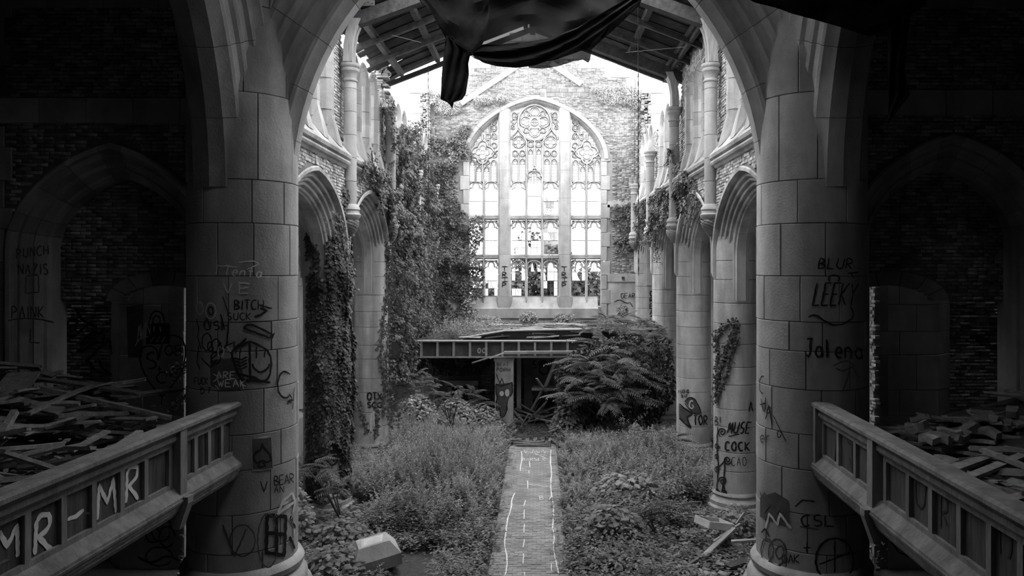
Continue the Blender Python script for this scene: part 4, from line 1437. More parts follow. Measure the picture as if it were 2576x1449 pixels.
# ================================================================ GALLERIES
for side in (-1, 1):
    nm = 'left' if side < 0 else 'right'
    P0 = Vector((-5.34, 13.95, 0)) if side < 0 else Vector((5.34, 13.72, 0))
    P1 = Vector((-5.66, 7.2, 0)) if side < 0 else Vector((5.10, 6.6, 0))
    ZB = 4.04
    S = (P1 - P0).normalized(); ln = (P1 - P0).length
    N = Vector((S.y, -S.x, 0)) if side > 0 else Vector((-S.y, S.x, 0))
    if N.x * side > 0: N = -N
    fr = Fr(P0, S, N)
    # slab
    slab = MB()
    xo = 10.5 * side
    slab.add([(P0.x, P0.y, 2.6), (P1.x, P1.y, 2.6), (xo, P1.y, 2.6), (xo, 15.0, 2.6), (P0.x + .3 * side, 15.0, 2.6),
              (P0.x, P0.y, 2.85), (P1.x, P1.y, 2.85), (xo, P1.y, 4.1), (xo, 15.0, 4.1), (P0.x + .3 * side, 15.0, 2.9)],
             [(4, 3, 2, 1, 0), (5, 6, 7, 8, 9), (0, 1, 6, 5), (1, 2, 7, 6), (2, 3, 8, 7), (3, 4, 9, 8), (4, 0, 5, 9)])
    g = slab.build('floor_gallery_' + nm, M['wood_dark'])
    g['kind'] = 'structure'
    bal = thing('balustrade', 'panelled gallery rail with large white painted letters' if side < 0 else 'panelled gallery rail with faint dark scrawls',
                'railing', P0 + Vector((0, 0, 2.7)))

    def ext(name, prof, a, c, m, tone=1.0):
        b = MB()
        b.loft([[fr.p(a, dn, z) for dn, z in prof], [fr.p(c, dn, z) for dn, z in prof]], tone, close=True, caps=True)
        return b.build(name, m, bal)
    ext('top_rail', [(-.16, ZB - .10), (-.18, ZB - .06), (-.17, ZB - .01), (.10, ZB), (.15, ZB - .03), (.15, ZB - .08), (.12, ZB - .10)], -.05, ln, M['wood'])
    ext('rail_moulding', [(-.05, ZB - .28), (.04, ZB - .28), (.05, ZB - .24), (.08, ZB - .23), (.08, ZB - .17), (.06, ZB - .16), (.11, ZB - .10), (-.05, ZB - .10)], 0, ln, M['wood'])
    ext('bottom_shelf', [(-.05, ZB - 1.14), (.16, ZB - 1.16), (.16, ZB - 1.12), (.02, ZB - .98), (-.05, ZB - .96)], 0, ln, M['wood'])
    ext('lower_moulding', [(-.1, ZB - 1.40), (.06, ZB - 1.40), (.07, ZB - 1.35), (.11, ZB - 1.33), (.11, ZB - 1.28), (.14, ZB - 1.26), (.14, ZB - 1.22), (.17, ZB - 1.2), (.18, ZB - 1.16), (-.1, ZB - 1.16)],
        .02, ln, M['wood'])
    ext('back_board', [(-.12, ZB - 1.2), (-.08, ZB - 1.2), (-.08, ZB - .1), (-.12, ZB - .1)], 0, ln, M['wood_dark'])
    # posts and panels
    post = lambda s, w: (blk := MB(), blk.box(fr.p(s, .045, ZB - .62), (w, .17, 1.06), rot=Matrix.Rotation(fr.rz, 3, 'Z')), blk.build('post', M['wood'], bal))
    first = (11.58 if side < 0 else 11.45)
    s_mid = 2.15 if side < 0 else 2.55
    post(.06, .12)
    post(s_mid, .2)
    cuts = []
    npan = 4 if side < 0 else 3
    for k in range(npan): cuts.append((.16 + (s_mid - .3) * k / npan, .16 + (s_mid - .3) * (k + 1) / npan))
    ed = [2.32, 2.98, 3.56, 4.17, 4.75, 5.36, 5.97, 6.58] if side < 0 else [2.80, 3.52, 4.16, 4.85, 5.48, 6.05, 6.7]
    cuts += [(ed[k], ed[k + 1]) for k in range(len(ed) - 1)]
    for k, (a, c) in enumerate(cuts):
        b = MB()
        b.box(fr.p((a + c) / 2, -.05, ZB - .63), (c - a - .10, .03, .66), rr.uniform(.8, 1.2), rot=Matrix.Rotation(fr.rz, 3, 'Z'))
        pn = b.build('panel', M['wood_dark'], bal)
        b = MB()
        b.box(fr.p(a, -.02, ZB - .63), (.10, .07, .70), 1, rot=Matrix.Rotation(fr.rz, 3, 'Z'))
        b.build('stile', M['wood'], bal)
        for zz in (ZB - .315, ZB - .945):
            b = MB()
            b.box(fr.p((a + c) / 2, -.02, zz), (c - a - .10, .07, .07), 1, rot=Matrix.Rotation(fr.rz, 3, 'Z'))
            b.build('panel_rail', M['wood'], pn)
    b = MB()
    for s in (s_mid,):
        pr = [(.0, ZB - 1.12), (.24, ZB - 1.12), (.24, ZB - 1.22), (.10, ZB - 1.62), (.0, ZB - 1.62)]
        b.loft([[fr.p(s - .09, dn, z) for dn, z in pr], [fr.p(s + .09, dn, z) for dn, z in pr]], 1, close=True, caps=True)
    b.build('bracket', M['wood'], bal)
    GAL = fr if side < 0 else None
    if side < 0: BALL = fr
    else: BALR = fr

# ================================================================ planks and rubble
PLK = []
for i in range(8):
    b = MB()
    n = 4
    rows = []
    for k in range(n + 1):
        x = -.5 + k / n
        w = .5 + rr.uniform(-.05, .03)
        if k in (0, n): w *= rr.uniform(.5, 1)
        zoff = .25 * math.sin(k * 1.3 + i)
        rows.append([(x + rr.uniform(-.03, .03) * (k in (0, n)), -w, -.5 + zoff), (x, w, -.5 + zoff), (x, w, .5 + zoff), (x + rr.uniform(-.04, .04) * (k in (0, n)), -w, .5 + zoff)])
    b.loft(rows, .65 + .1 * i, close=True, caps=True)
    me = bpy.data.meshes.new('plank')
    me.from_pydata(b.v, [], b.f)
    a = me.attributes.new('tone', 'FLOAT', 'POINT'); a.data.foreach_set('value', b.t)
    me.materials.append(M['plank'])
    PLK.append(me)


def plank(loc, L, w=.12, t=.03, rz=0, ry=0, rx=0, label=None, group=None, parent=None, k=None, name='plank', m=None):
    o = bpy.data.objects.new(name, PLK[rr.randrange(8) if k is None else k])
    C.objects.link(o)
    o.location = Vector(loc) - wloc(parent)
    o.rotation_euler = (rx, ry, rz)
    o.scale = (L, w, t)
    if parent: o.parent = parent
    else: tag(o, label, 'plank', group)
    return o




def board_label(k, L, w, where):
    tone = ('charred dark', 'dark', 'dull grey', 'grey', 'mid-grey', 'pale grey', 'pale', 'bleached')[k]
    shape = ('long' if L > 1.2 else 'short' if L < .7 else 'medium') + (' broad' if w > .17 else ' narrow' if w < .12 else '')
    return '%s %s board %s' % (tone, shape, where)


hgt = lambda x: 2.9 + (abs(x) - 5.4) * .25
for side in (-1, 1):
    nm = 'left' if side < 0 else 'right'
    n = 95 if side < 0 else 80
    lab_ = 'weathered broken board lying in the heap on the %s gallery' % nm
    gr = 'broken boards heaped on the %s gallery' % nm
    for k in range(n):
        for _ in range(30):
            x = rr.uniform(5.8, 10.2) * side
            y = rr.uniform(7.5, 14.6)
            px = proj((x, y, 3.5))[0]
            if side < 0 and (px < -40 or (y > 13.6 and abs(x) < 7.4)): continue
            if side > 0 and (px > 2620 or abs(x) < 6.6): continue
            break
        big = rr.random() < .35
        z = hgt(x) + .12 + rr.random() * (.45 + (abs(x) - 6) * .07) + (.12 if y > 12.5 else 0) if side < 0 else 2.92 + (abs(x) - 6.2) * .27 + rr.random() * .25
        L_ = rr.uniform(.4, 1.0) if not big else rr.uniform(1.1, 2.0)
        rz_ = rr.gauss(.5 if side < 0 else 2.6, .7)
        x = side * max(abs(x), 5.72 + abs(math.cos(rz_)) * L_ / 2 + .1)
        w_, k_ = rr.uniform(.09, .24), rr.randrange(8)
        wh = '%s at the %s, %s gallery heap' % ('near the rail' if abs(x) < 7.2 else 'halfway out' if abs(x) < 8.6 else 'far from the rail', 'back' if y > 12.6 else 'middle' if y > 10.2 else 'near end', nm)
        plank((x, y, z), L_, w_, rr.uniform(.03, .06), rz=rz_, ry=rr.uniform(-.22, .22), rx=rr.uniform(-.4, .4),
              label=board_label(k_, L_, w_, wh), group=gr, k=k_)
    # rubble under the boards
    b = MB()
    for k in range(900):
        x = rr.uniform(5.6, 10.3) * side; y = rr.uniform(7, 14.9)
        s_ = rr.uniform(.03, .10)
        b.box((x, y, (hgt(x) + .05 + rr.random() * .35) if side < 0 else (2.9 + (abs(x) - 6.2) * .25 + rr.random() * .15)), (s_, s_ * rr.uniform(.6, 2.6), s_ * .3), rr.uniform(.4, 1.1), Matrix.Rotation(rr.uniform(0, 3), 3, 'Z') @ Matrix.Rotation(rr.uniform(-.5, .5), 3, 'X'))
    o = b.build('rubble', M['plank']); o['kind'] = 'stuff'; o['label'] = 'splinters and plaster crumbs under the boards on the %s gallery' % nm
for (a, c, lbl) in (((-30, 1180), (145, 1180), 0),):
    pass
# long single members on the left heap
def longplank(a, da, c, dc, w, t, label, name='plank', cat='plank', tone_k=5):
    A, B_ = at(*a, da), at(*c, dc)
    b = MB(); b.beam(A, B_, w, t, .6 + .1 * tone_k)
    return tag(b.build(name, M['plank']), label, cat)
longplank((0, 1135), 9.4, (140, 1180), 10.2, .16, .05, 'long pale board pointing to the rail at the near end of the left heap')
longplank((0, 1100), 11, (38, 1035), 11.4, .09, .09, 'round pole leaning up out of the left heap at the frame edge', 'wooden_pole', 'pole')
longplank((100, 975), 13, (430, 1052), 13.4, .12, .07, 'long dark joist lying across the back of the left heap')
longplank((70, 980), 13.3, (290, 1000), 14.2, .12, .07, 'dark joist behind the long one at the back of the left heap')
longplank((25, 985), 12.9, (60, 940), 13.6, .5, .06, 'wide dark panel tilted at the far left of the heap', 'wood_panel', 'panel')
longplank((178, 1135), 11.5, (270, 1085), 12.2, .12, .04, 'pale lath crossing others in the middle of the left heap')
longplank((240, 1160), 11.0, (352, 1085), 12.0, .12, .04, 'second pale lath parallel to the rail in the left heap')
longplank((2400, 1180), 11.6, (2545, 1128), 12.3, .2, .06, 'broad pale board on the right gallery heap near the rail')
longplank((2440, 1200), 11, (2576, 1145), 11.9, .16, .05, 'second broad board beside the first on the right gallery heap')
longplank((2360, 1130), 12.6, (2440, 1118), 13.2, .12, .06, 'thin dark board at the left end of the right heap')
for k in range(12):
    px, py = 2300 + 23 * k + rr.uniform(-8, 8), rr.uniform(1048, 1110) - k * 2
    p = at(px, py, 13.3 - (py - 1050) * .012)
    o = plank(p, rr.uniform(.28, .5), rr.uniform(.16, .24), rr.uniform(.09, .15), rz=rr.uniform(-1, 1), ry=rr.uniform(-.35, .35), rx=rr.uniform(-.3, .3), k=3 + k % 5, name='stone_lump',
              label='%s fallen block on the right gallery heap, %s' % (('grey', 'pale')[k % 2], ('nearest the stone pier', 'second from the stone pier', 'third from the stone pier', 'fourth from the stone pier', 'fifth from the stone pier', 'sixth from the stone pier',
                    'sixth from the frame edge', 'fifth from the frame edge', 'fourth from the frame edge', 'third from the frame edge', 'second from the frame edge', 'at the frame edge')[k]), group='fallen blocks on the right gallery')
    o['category'] = 'stone block'
# ================================================================ stage, girders and wreckage at the far end
PZ = 3.42
stage = plain_box('floor_stage', (-4.9, 30.6, PZ - .35), (4.9, 37.1, PZ), M['wood_dark'])
gird = thing('steel_girder', 'long riveted steel girder with stiffeners across the stage front', 'girder', (0, 30, 2.87))
g0, g1 = at(1045, 878, 30).x, 4.6
z0, z1 = at(0, 898, 30).z, at(0, 858, 30).z
b = MB(); b.box(((g0 + g1) / 2, 30.1, (z0 + z1) / 2), (g1 - g0, .03, z1 - z0)); b.build('web', M['steel'], gird)
for z_ in (z0, z1):
    b = MB(); b.box(((g0 + g1) / 2, 30.05, z_), (g1 - g0, .34, .045)); b.build('flange', M['steel_light'], gird)
x = at(1060, 878, 30).x
while x < g1:
    b = MB(); b.box((x, 30.0, (z0 + z1) / 2), (.09, .16, z1 - z0 - .05)); b.build('stiffener', M['steel_light'] if x < 2 else M['steel'], gird)
    x += .645
g2 = thing('steel_girder', 'dark tapering girder lying behind and above the riveted one', 'girder', (0, 31, 3.5))
b = MB()
pts = [at(1165, 852, 30.9), at(1270, 834, 30.9), at(1400, 831, 30.9), at(1690, 832, 30.9), at(1690, 858, 30.9), at(1165, 858, 30.9)]
b.loft([[p for p in pts], [p + Vector((0, .12, 0)) for p in pts]], 1, close=True, caps=True)
b.build('web', M['iron'], g2)
b = MB(); b.tube([at(1165, 850, 30.85), at(1270, 832, 30.85), at(1400, 829, 30.85), at(1690, 829, 30.85)], .05, 4); b.build('flange', M['steel_light'], g2)
b = MB(); b.beam(at(1268, 887, 29.7), at(1498, 885, 29.7), .16, .1); tag(b.build('plank', M['stone_light']), 'pale beam lying along the bottom of the steel girder', 'plank')
b = MB(); b.beam(at(1188, 913, 29.6), at(1268, 888, 29.5), .16, .04); tag(b.build('plank', M['plank']), 'splintered board leaning down left from the pale beam', 'plank')
b = MB(); b.beam(at(1232, 902, 29.3), at(1268, 888, 29.3), .10, .03); tag(b.build('plank', M['stone_light']), 'short white lath at the left end of the pale beam', 'plank')
b = MB(); b.beam(at(1400, 912, 29.9), at(1440, 893, 29.9), .1, .04); tag(b.build('plank', M['stone_light']), 'short white lath under the right half of the girder', 'plank')
# walls below the stage
for x0, x1, yy in ((-4.9, -.9, 33.5), (1.2, 4.9, 33.5), (-.9, 1.2, 36.2)):
    o = plain_box('wall_stage', (x0, yy, 0), (x1, yy + .3, PZ - .35), M['plaster'])
o = plain_box('wall_stage', (at(1640, 900, 30.5).x, 30.3, 0), (4.9, 30.6, PZ - .1), M['plaster'])
LFr = Fr((0, 33.5, 0), (1, 0, 0), (0, -1, 0))
bricks(bpy.data.objects['wall_stage'], LFr, -4.8, -1.0, .2, 2.6, lambda s, z: not (-4.05 < s < -2.5 and z < 1.8), seed=12, nparts=120)
fp = thing('fireplace', 'stone lintel over a low dark opening below the stage, left', 'fireplace', (-3.3, 33.3, 0))
b = MB(); b.box((at(1162, 965, 33.3).x, 33.35, at(0, 963, 33.3).z), (1.45, .3, .2)); b.build('lintel', M['stone'], fp)
for q in (1132, 1196):
    b = MB(); b.box((at(q, 965, 33.3).x, 33.35, .65), (.18, .3, 1.1)); b.build('jamb', M['stone_dark'], fp)
b = MB(); b.box((at(1164, 965, 33.3).x, 33.45, .7), (1.0, .12, 1.0)); b.build('opening', M['joint'], fp)  # solid dark panel, its colour stands in for the shade inside the opening
# posts
pa = thing('painted_post', 'square pillar below the girder painted with a horned face', 'pillar', at(1267, 1080, 30.0))
x0, x1 = at(1245, 0, 30).x, at(1291, 0, 30).x
b = MB(); b.box(((x0 + x1) / 2, 30.35, 1.42), (x1 - x0, .7, 2.85)); b.build('shaft', M['stone'], pa)
b = MB(); b.box(((x0 + x1) / 2, 30.35, 2.8), (x1 - x0 + .08, .78, .1)); b.build('cap', M['stone_dark'], pa)
for (a, c, m, lbl) in ((1318, 1340, 'iron', 'charred dark post standing under the girder'), (1300, 1311, 'stone_light', 'narrow pale post beside the horned-face pillar'), (1398, 1412, 'stone', 'pale broken post at the right of the wreckage')):
    x0, x1 = at(a, 0, 31.5).x, at(c, 0, 31.5).x
    t = MB(); t.box(((x0 + x1) / 2, 31.6, 1.5), (x1 - x0, .3, 3.0)); tag(t.build('post', M[m]), lbl, 'post')
b = MB(); b.box((at(1365, 0, 34.5).x, 34.6, 1.7), (1.2, .12, 2.6)); tag(b.build('wall_panel', M['stone_light']), 'pale painted partition deep under the stage', 'partition')
b = MB(); b.box((at(1368, 978, 31.4).x, 31.6, at(0, 978, 31.4).z), (1.0, .7, .1)); tag(b.build('tabletop', M['stone_light']), 'white slab lying level among the leaning boards', 'slab')
for k in range(34):
    px = 1292 + 3.1 * k + rr.uniform(-3, 3)
    y0_ = rr.uniform(29.8, 33)
    x0_ = at(px, 0, y0_).x
    L = rr.uniform(.7, 1.8); an = rr.uniform(.05, .5) + (.7 if k % 4 == 0 else 0); az = rr.uniform(-.7, .7) + (PI if k % 2 else 0)
    z0_ = .05 + rr.random() * .35 * (k % 4 > 0)
    b = MB(); b.beam((x0_, y0_, z0_), (max(-1.1, min(1.3, x0_ + L * math.cos(an) * math.cos(az))), y0_ + L * .4 * math.sin(az), z0_ + L * math.sin(an)), rr.uniform(.06, .16), .05, rr.uniform(.4, 1.1))
    tag(b.build('plank', M['plank']), 'broken timber in the dark wreck below the girder', 'plank', 'fallen timbers below the girder')
for a, c, w_, lbl in (((1350, 952), (1373, 985), .1, 'bright lath slanting down in the middle of the wreckage'), ((1372, 973), (1400, 905), .18, 'dark board slanting up to the right under the girder'), ((1335, 1035), (1362, 985), .1, 'pale stick leaning left of the dark slanting board')):
    b = MB(); b.beam(at(*a, 30.2), at(*c, 30.6), w_, .05, 1.3 if 'dark' not in lbl else .3); tag(b.build('plank', M['plank']), lbl, 'plank')
# debris on the stage
for k in range(120):
    px = rr.uniform(1180, 1680); dd = rr.uniform(30.8, 35.5)
    x = at(px, 0, dd).x
    L_, w_, k_ = rr.uniform(.5, 2.2), rr.uniform(.06, .2), rr.randrange(8)
    wh = 'on the stage %s, %s' % ('behind the girder edge' if dd < 32.3 else 'halfway back' if dd < 34 else 'at the window foot', 'left end' if px < 1300 else 'left of centre' if px < 1400 else 'right of centre' if px < 1520 else 'right end')
    plank((x, dd, PZ + .06 + rr.random() * .5 * (1 if px > 1240 else .3)), L_, w_, .04, rz=rr.uniform(-.5, .5), ry=rr.uniform(-.08, .08), rx=rr.uniform(-.4, .4),
          label=board_label(k_, L_, w_, wh), group='boards strewn on the stage', k=k_)
# boards at the end of the path
for k, (px, py, L) in enumerate(((1342, 1124, 1.25), (1340, 1117, 1.3), (1338, 1112, .9), (1280, 1115, .9))):
    p = at(px, py, 27.2 + k * .1)
    plank((p.x, 27.0 + k * .15, .09 + .03 * k), L, .14, .07, rz=rr.uniform(-.06, .1), label=['front dark plank lying across the end of the path', 'second plank lying across the end of the path', 'short plank behind the two lying across the path', 'grey board in the weeds left of the path end'][k], k=k)
for k in range(5):
    plank((-.2 + .28 * k, 27.7, .14), .6, .14, .05, rz=1.5 + rr.uniform(-.1, .1), label='short slat of the pallet behind the path end', group='slats behind the path end', k=k + 1)
# ================================================================ VEGETATION
rng = np.random.default_rng(11)


def leaf_mesh(name, P, Nrm, size, tones, m, parent=None, aspect=.55, fold=.25, kind='stuff', updir=None, lobes=False):
    """one folded leaf (two triangles pairs) at every point"""
    P = np.asarray(P, float); Nrm = np.asarray(Nrm, float)
    n = len(P)
    Nrm /= np.linalg.norm(Nrm, axis=1, keepdims=True) + 1e-9
    if updir is None:
        up = rng.normal(size=(n, 3)) * .6 + np.array([0, 0, -1.0])
    else: up = np.asarray(updir, float)
    T_ = up - (up * Nrm).sum(1, keepdims=True) * Nrm
    T_ /= np.linalg.norm(T_, axis=1, keepdims=True) + 1e-9
    B = np.cross(Nrm, T_)
    s = np.asarray(size).reshape(-1, 1) * np.ones((n, 1))
    a = P - T_ * s * .1
    tip = P + T_ * s * .95 - Nrm * s * .15
    l = P + T_ * s * .35 + B * s * aspect - Nrm * s * fold * .6
    r = P + T_ * s * .35 - B * s * aspect - Nrm * s * fold * .6
    mid = P + T_ * s * .4 + Nrm * s * .05
    if lobes:
        l2 = P + T_ * s * .62 + B * s * aspect * .45 - Nrm * s * fold * .3
        r2 = P + T_ * s * .62 - B * s * aspect * .45 - Nrm * s * fold * .3
        V = np.stack([a, l, l2, tip, r2, r], 1).reshape(-1, 3)
        base = (np.arange(n) * 6)[:, None, None]
        q = np.array([(0, 1, 2, 3), (0, 3, 4, 5)])[None]
        return np_mesh(name, V, [(base + q).reshape(-1, 4)], np.repeat(tones, 6), m, parent, kind)
    V = np.stack([a, l, tip, r], 1).reshape(-1, 3)
    base = (np.arange(n) * 4)[:, None, None]
    q = np.array([(0, 1, 2), (0, 2, 3)])[None]
    return np_mesh(name, V, [(base + q).reshape(-1, 3)], np.repeat(tones, 4), m, parent, kind)


def fbm(x, y, s=0.0):
    return noise.noise(Vector((x, y, s))) + .5 * noise.noise(Vector((x * 2.1, y * 2.1, s + 3))) + .25 * noise.noise(Vector((x * 4.3, y * 4.3, s + 7)))


def ivy_on(name, label, plane, polys, dens, size=.13, bulge=.35, seed=0, holes=-.45, layers=2, axis='x', tone=(.5, 1.5), cat='ivy', edge=14):
    """ivy leaves on a wall plane x=c or y=c, kept where the polygons (px) say; layered and bulging"""
    r = np.random.default_rng(seed)
    P = []; Nn = []; T_ = []
    c, (u0, u1), (z0, z1), nrm = plane
    area = abs(u1 - u0) * (z1 - z0)
    n = int(area * dens)
    U = r.uniform(u0, u1, n); Z = r.uniform(z0, z1, n)
    rx = r.uniform(0, 1, n)
    for i in range(n):
        u, z = U[i], Z[i]
        p = (c, u, z) if axis == 'x' else (u, c, z)
        x, y = proj(p)
        jx = noise.noise(Vector((x * .05, y * .05, seed))) * edge + noise.noise(Vector((x * .17, y * .17, seed))) * edge * .5
        jy = noise.noise(Vector((x * .05, y * .05, seed + 40))) * edge
        if not any(inpoly(x + jx, y + jy, q) for q in polys): continue
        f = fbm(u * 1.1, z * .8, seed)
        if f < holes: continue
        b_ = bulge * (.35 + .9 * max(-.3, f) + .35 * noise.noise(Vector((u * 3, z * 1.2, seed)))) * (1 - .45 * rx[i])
        b_ = max(b_, .02)
        q = [c, u, z] if axis == 'x' else [u, c, z]
        k = 0 if axis == 'x' else 1
        q[k] += nrm * b_
        P.append(q)
        g = 1.2 * noise.noise(Vector((u * 2.2, z * 2.2, seed + 9)))
        nn = [0, 0, 0]; nn[k] = nrm; nn[2] = .7
        nn[1 - k] = g
        Nn.append(nn)
        T_.append(f)
    P = np.array(P); n = len(P)
    Nn = np.array(Nn) + r.normal(size=(n, 3)) * .35
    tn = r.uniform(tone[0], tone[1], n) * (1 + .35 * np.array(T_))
    o = leaf_mesh(name, P, Nn, size * r.uniform(.6, 1.35, n), tn, M['ivy'], None, aspect=.5, lobes=True)
    o['label'] = label
    return o


def vine(label, pts, rad=.02, leaves=60, size=.12, spread=.10, nrm=(0, -1, 0), tone=(.6, 1.5), name='ivy_vine', seed=0, group=None):
    """one climbing stem with its leaves: a thing"""
    r = np.random.default_rng(seed)
    leaves = int(leaves * 2)
    pts = [Vector(p) for p in pts]
    t = thing(name, label, 'vine', pts[0], group)
    b = MB(); b.tube(pts, rad, 5); b.build('stem', M['stem'], t)
    P = []
    seg = [(pts[i], pts[i + 1]) for i in range(len(pts) - 1)]
    L = [(b_ - a).length for a, b_ in seg]; tot = sum(L)
    for i in range(leaves):
        d = r.uniform(0, tot); k = 0
        while d > L[k] and k < len(L) - 1: d -= L[k]; k += 1
        a, c = seg[k]
        P.append(a.lerp(c, min(1, d / L[k])))
    P = np.array(P) + r.normal(size=(leaves, 3)) * spread * np.array([1, .5, 1])
    N_ = np.array(nrm)[None] + r.normal(size=(leaves, 3)) * .4 + np.array([0, 0, .5])
    leaf_mesh('leaves', P, N_, size * .68 * r.uniform(.6, 1.3, leaves), r.uniform(tone[0], tone[1], leaves), M['ivy'], t, lobes=True)
    return t


def on_cyl(px, py, cx, cy, r0, off=.04):
    dx, dz = (px - VX) / F, -(py - VY) / F
    # ray (CX + dx t, t, CZ + dz t)
    A = dx * dx + 1; B_ = 2 * (dx * (CX - cx) - cy); Cc = (CX - cx) ** 2 + cy * cy - (r0 + off) ** 2
    q = B_ * B_ - 4 * A * Cc
    if q < 0:
        t = -B_ / (2 * A)
        p = Vector((CX + dx * t, t, CZ + dz * t))
        v = Vector((p.x - cx, p.y - cy, 0)).normalized() * (r0 + off)
        return Vector((cx + v.x, cy + v.y, p.z))
    t = (-B_ - math.sqrt(q)) / (2 * A)
    return Vector((CX + dx * t, t, CZ + dz * t))


# curtain of ivy on the left wall
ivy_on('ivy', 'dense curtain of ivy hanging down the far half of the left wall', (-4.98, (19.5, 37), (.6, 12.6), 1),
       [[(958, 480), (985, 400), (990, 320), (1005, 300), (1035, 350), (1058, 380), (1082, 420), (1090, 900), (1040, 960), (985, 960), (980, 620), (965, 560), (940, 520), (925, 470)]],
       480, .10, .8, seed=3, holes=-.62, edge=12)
ivy_on('ivy', 'ivy trailing along the left string course toward the curtain', (-4.8, (20, 30), (8.2, 12.4), 1),
       [[(900, 405), (925, 405), (965, 440), (985, 400), (1000, 470), (1000, 540), (975, 520), (945, 480), (905, 430)], [(970, 250), (985, 262), (992, 330), (1005, 420), (985, 420)], [(1000, 330), (1020, 350), (1025, 420), (1008, 420)]],
       420, .085, .3, seed=6, holes=-.3, edge=10)
# end wall, left of the window
ivy_on('ivy', 'mass of ivy covering the end wall left of the great window', (37.1, (-5.4, -2.2), (3.2, 14.6), -1),
       [[(1083, 420), (1095, 410), (1130, 400), (1150, 330), (1170, 330), (1165, 380), (1140, 470), (1160, 520), (1190, 560), (1187, 640), (1215, 745), (1180, 740), (1180, 800), (1178, 870), (1083, 870)],
        [(1083, 345), (1130, 350), (1165, 335), (1160, 360), (1110, 368), (1083, 372)], [(1178, 545), (1215, 540), (1218, 560), (1216, 600), (1200, 640), (1180, 640)], [(1180, 640), (1214, 655), (1218, 740), (1182, 760)]],
       480, .105, .55, seed=8, holes=-.6, axis='y', edge=9)
ivy_on('ivy', 'ivy lit on the stub of wall above the left corner, spilling onto the end wall', (36.9, (-5.6, -3.9), (12, 14.8), -1), [[(1083, 385), (1120, 395), (1145, 420), (1083, 430)]], 160, .14, .3, seed=18, holes=-.5, axis='y', edge=8)
ivy_on('ivy', 'low ivy under the stage girder on the back wall at left', (33.4, (-4.9, -1.2), (1.7, 3.0), -1), [[(1075, 900), (1180, 903), (1240, 905), (1215, 935), (1160, 950), (1120, 945), (1070, 930)]], 260, .13, .3, seed=28, holes=-.5, axis='y', edge=8)
# right wall band
ivy_on('ivy', 'band of ivy running along the right wall above the far arches', (4.93, (23, 37), (6.5, 10.6), -1),
       [[(1603, 540), (1620, 510), (1660, 485), (1700, 450), (1735, 430), (1762, 425), (1740, 470), (1735, 520), (1715, 560), (1690, 570), (1650, 575), (1640, 620), (1610, 600)],
        [(1700, 300), (1712, 300), (1705, 440), (1690, 450), (1688, 400)]],
       480, .095, .5, seed=13, holes=-.3, edge=12)
# pier wrapped in ivy
px_, d_ = -5.5, D[1]
P = []; Nn = []; tt = []
for i in range(52000):
    a = rng.uniform(-PI, PI); z = rng.uniform(.4, 8.6)
    rad = .6 + .22 * max(.05, fbm(a * 2, z * .9, 5) + .25) * rng.uniform(.2, 1)
    x = px_ + rad * math.cos(a); y = d_ + rad * math.sin(a)
    if y > d_ + .3: continue
    X, Y = proj((x, y, z))
    f = fbm(a * 1.6, z * .55, 22)
    lim = -.42 + (.6 if Y < 700 else 0) + (.28 if Y > 1010 else 0)
    if (Y < 560 and X < 850) or X < 771: continue
    if X > 860 or X < 800: lim -= .45
    if f < lim: continue
    P.append((x, y, z)); Nn.append((math.cos(a) + rng.normal() * .3, math.sin(a) + rng.normal() * .3, .6)); tt.append(rng.uniform(.35, 1.2))
iv = leaf_mesh('ivy', P, Nn, .10 * rng.uniform(.6, 1.3, len(P)), np.array(tt), M['ivy'], None, lobes=True)
iv['label'] = 'ivy wrapping the round pier next to the huge left pier'
# vines on other piers
r5 = .6
cyl3 = (-5.5, D[2], .575)
for k, pts in enumerate(([(972, 560), (974, 700), (968, 780), (960, 850), (958, 900), (968, 960), (962, 1040)], [(975, 620), (980, 800), (972, 900), (978, 1060)], [(903, 1010), (912, 1050), (925, 1090)], [(945, 1000), (950, 1060), (944, 1100)])):
    vine(['thick ivy rope climbing the right edge of the pale second pier, left side', 'outer ivy strand on the pale second pier, left side', 'short ivy strand at the foot of the pale second pier, its left edge',
          'short ivy strand in the middle of the foot of the pale second pier'][k], [on_cyl(*p, *cyl3) for p in pts], .02, [420, 300, 60, 60][k], .12, [.10, .09, .04, .04][k], seed=k)
cylr = (5.5, D[1], .575)
for k, pts in enumerate(([(1800, 1000), (1812, 930), (1828, 880), (1838, 850), (1852, 815)], [(1802, 850), (1820, 820), (1855, 806)], [(1806, 960), (1806, 900), (1803, 860), (1806, 830)], [(1800, 1015), (1825, 950), (1840, 880), (1858, 850)])):
    vine(['main ivy strand rising diagonally on the pier with painted tendrils', 'top ivy strand reaching right on the pier with painted tendrils', 'ivy strand along the left edge of the pier with painted tendrils',
          'outer ivy strand climbing right on the pier with painted tendrils'][k], [on_cyl(*p, *cylr) for p in pts], .018, [200, 70, 110, 110][k], .10, .05, seed=k + 9)
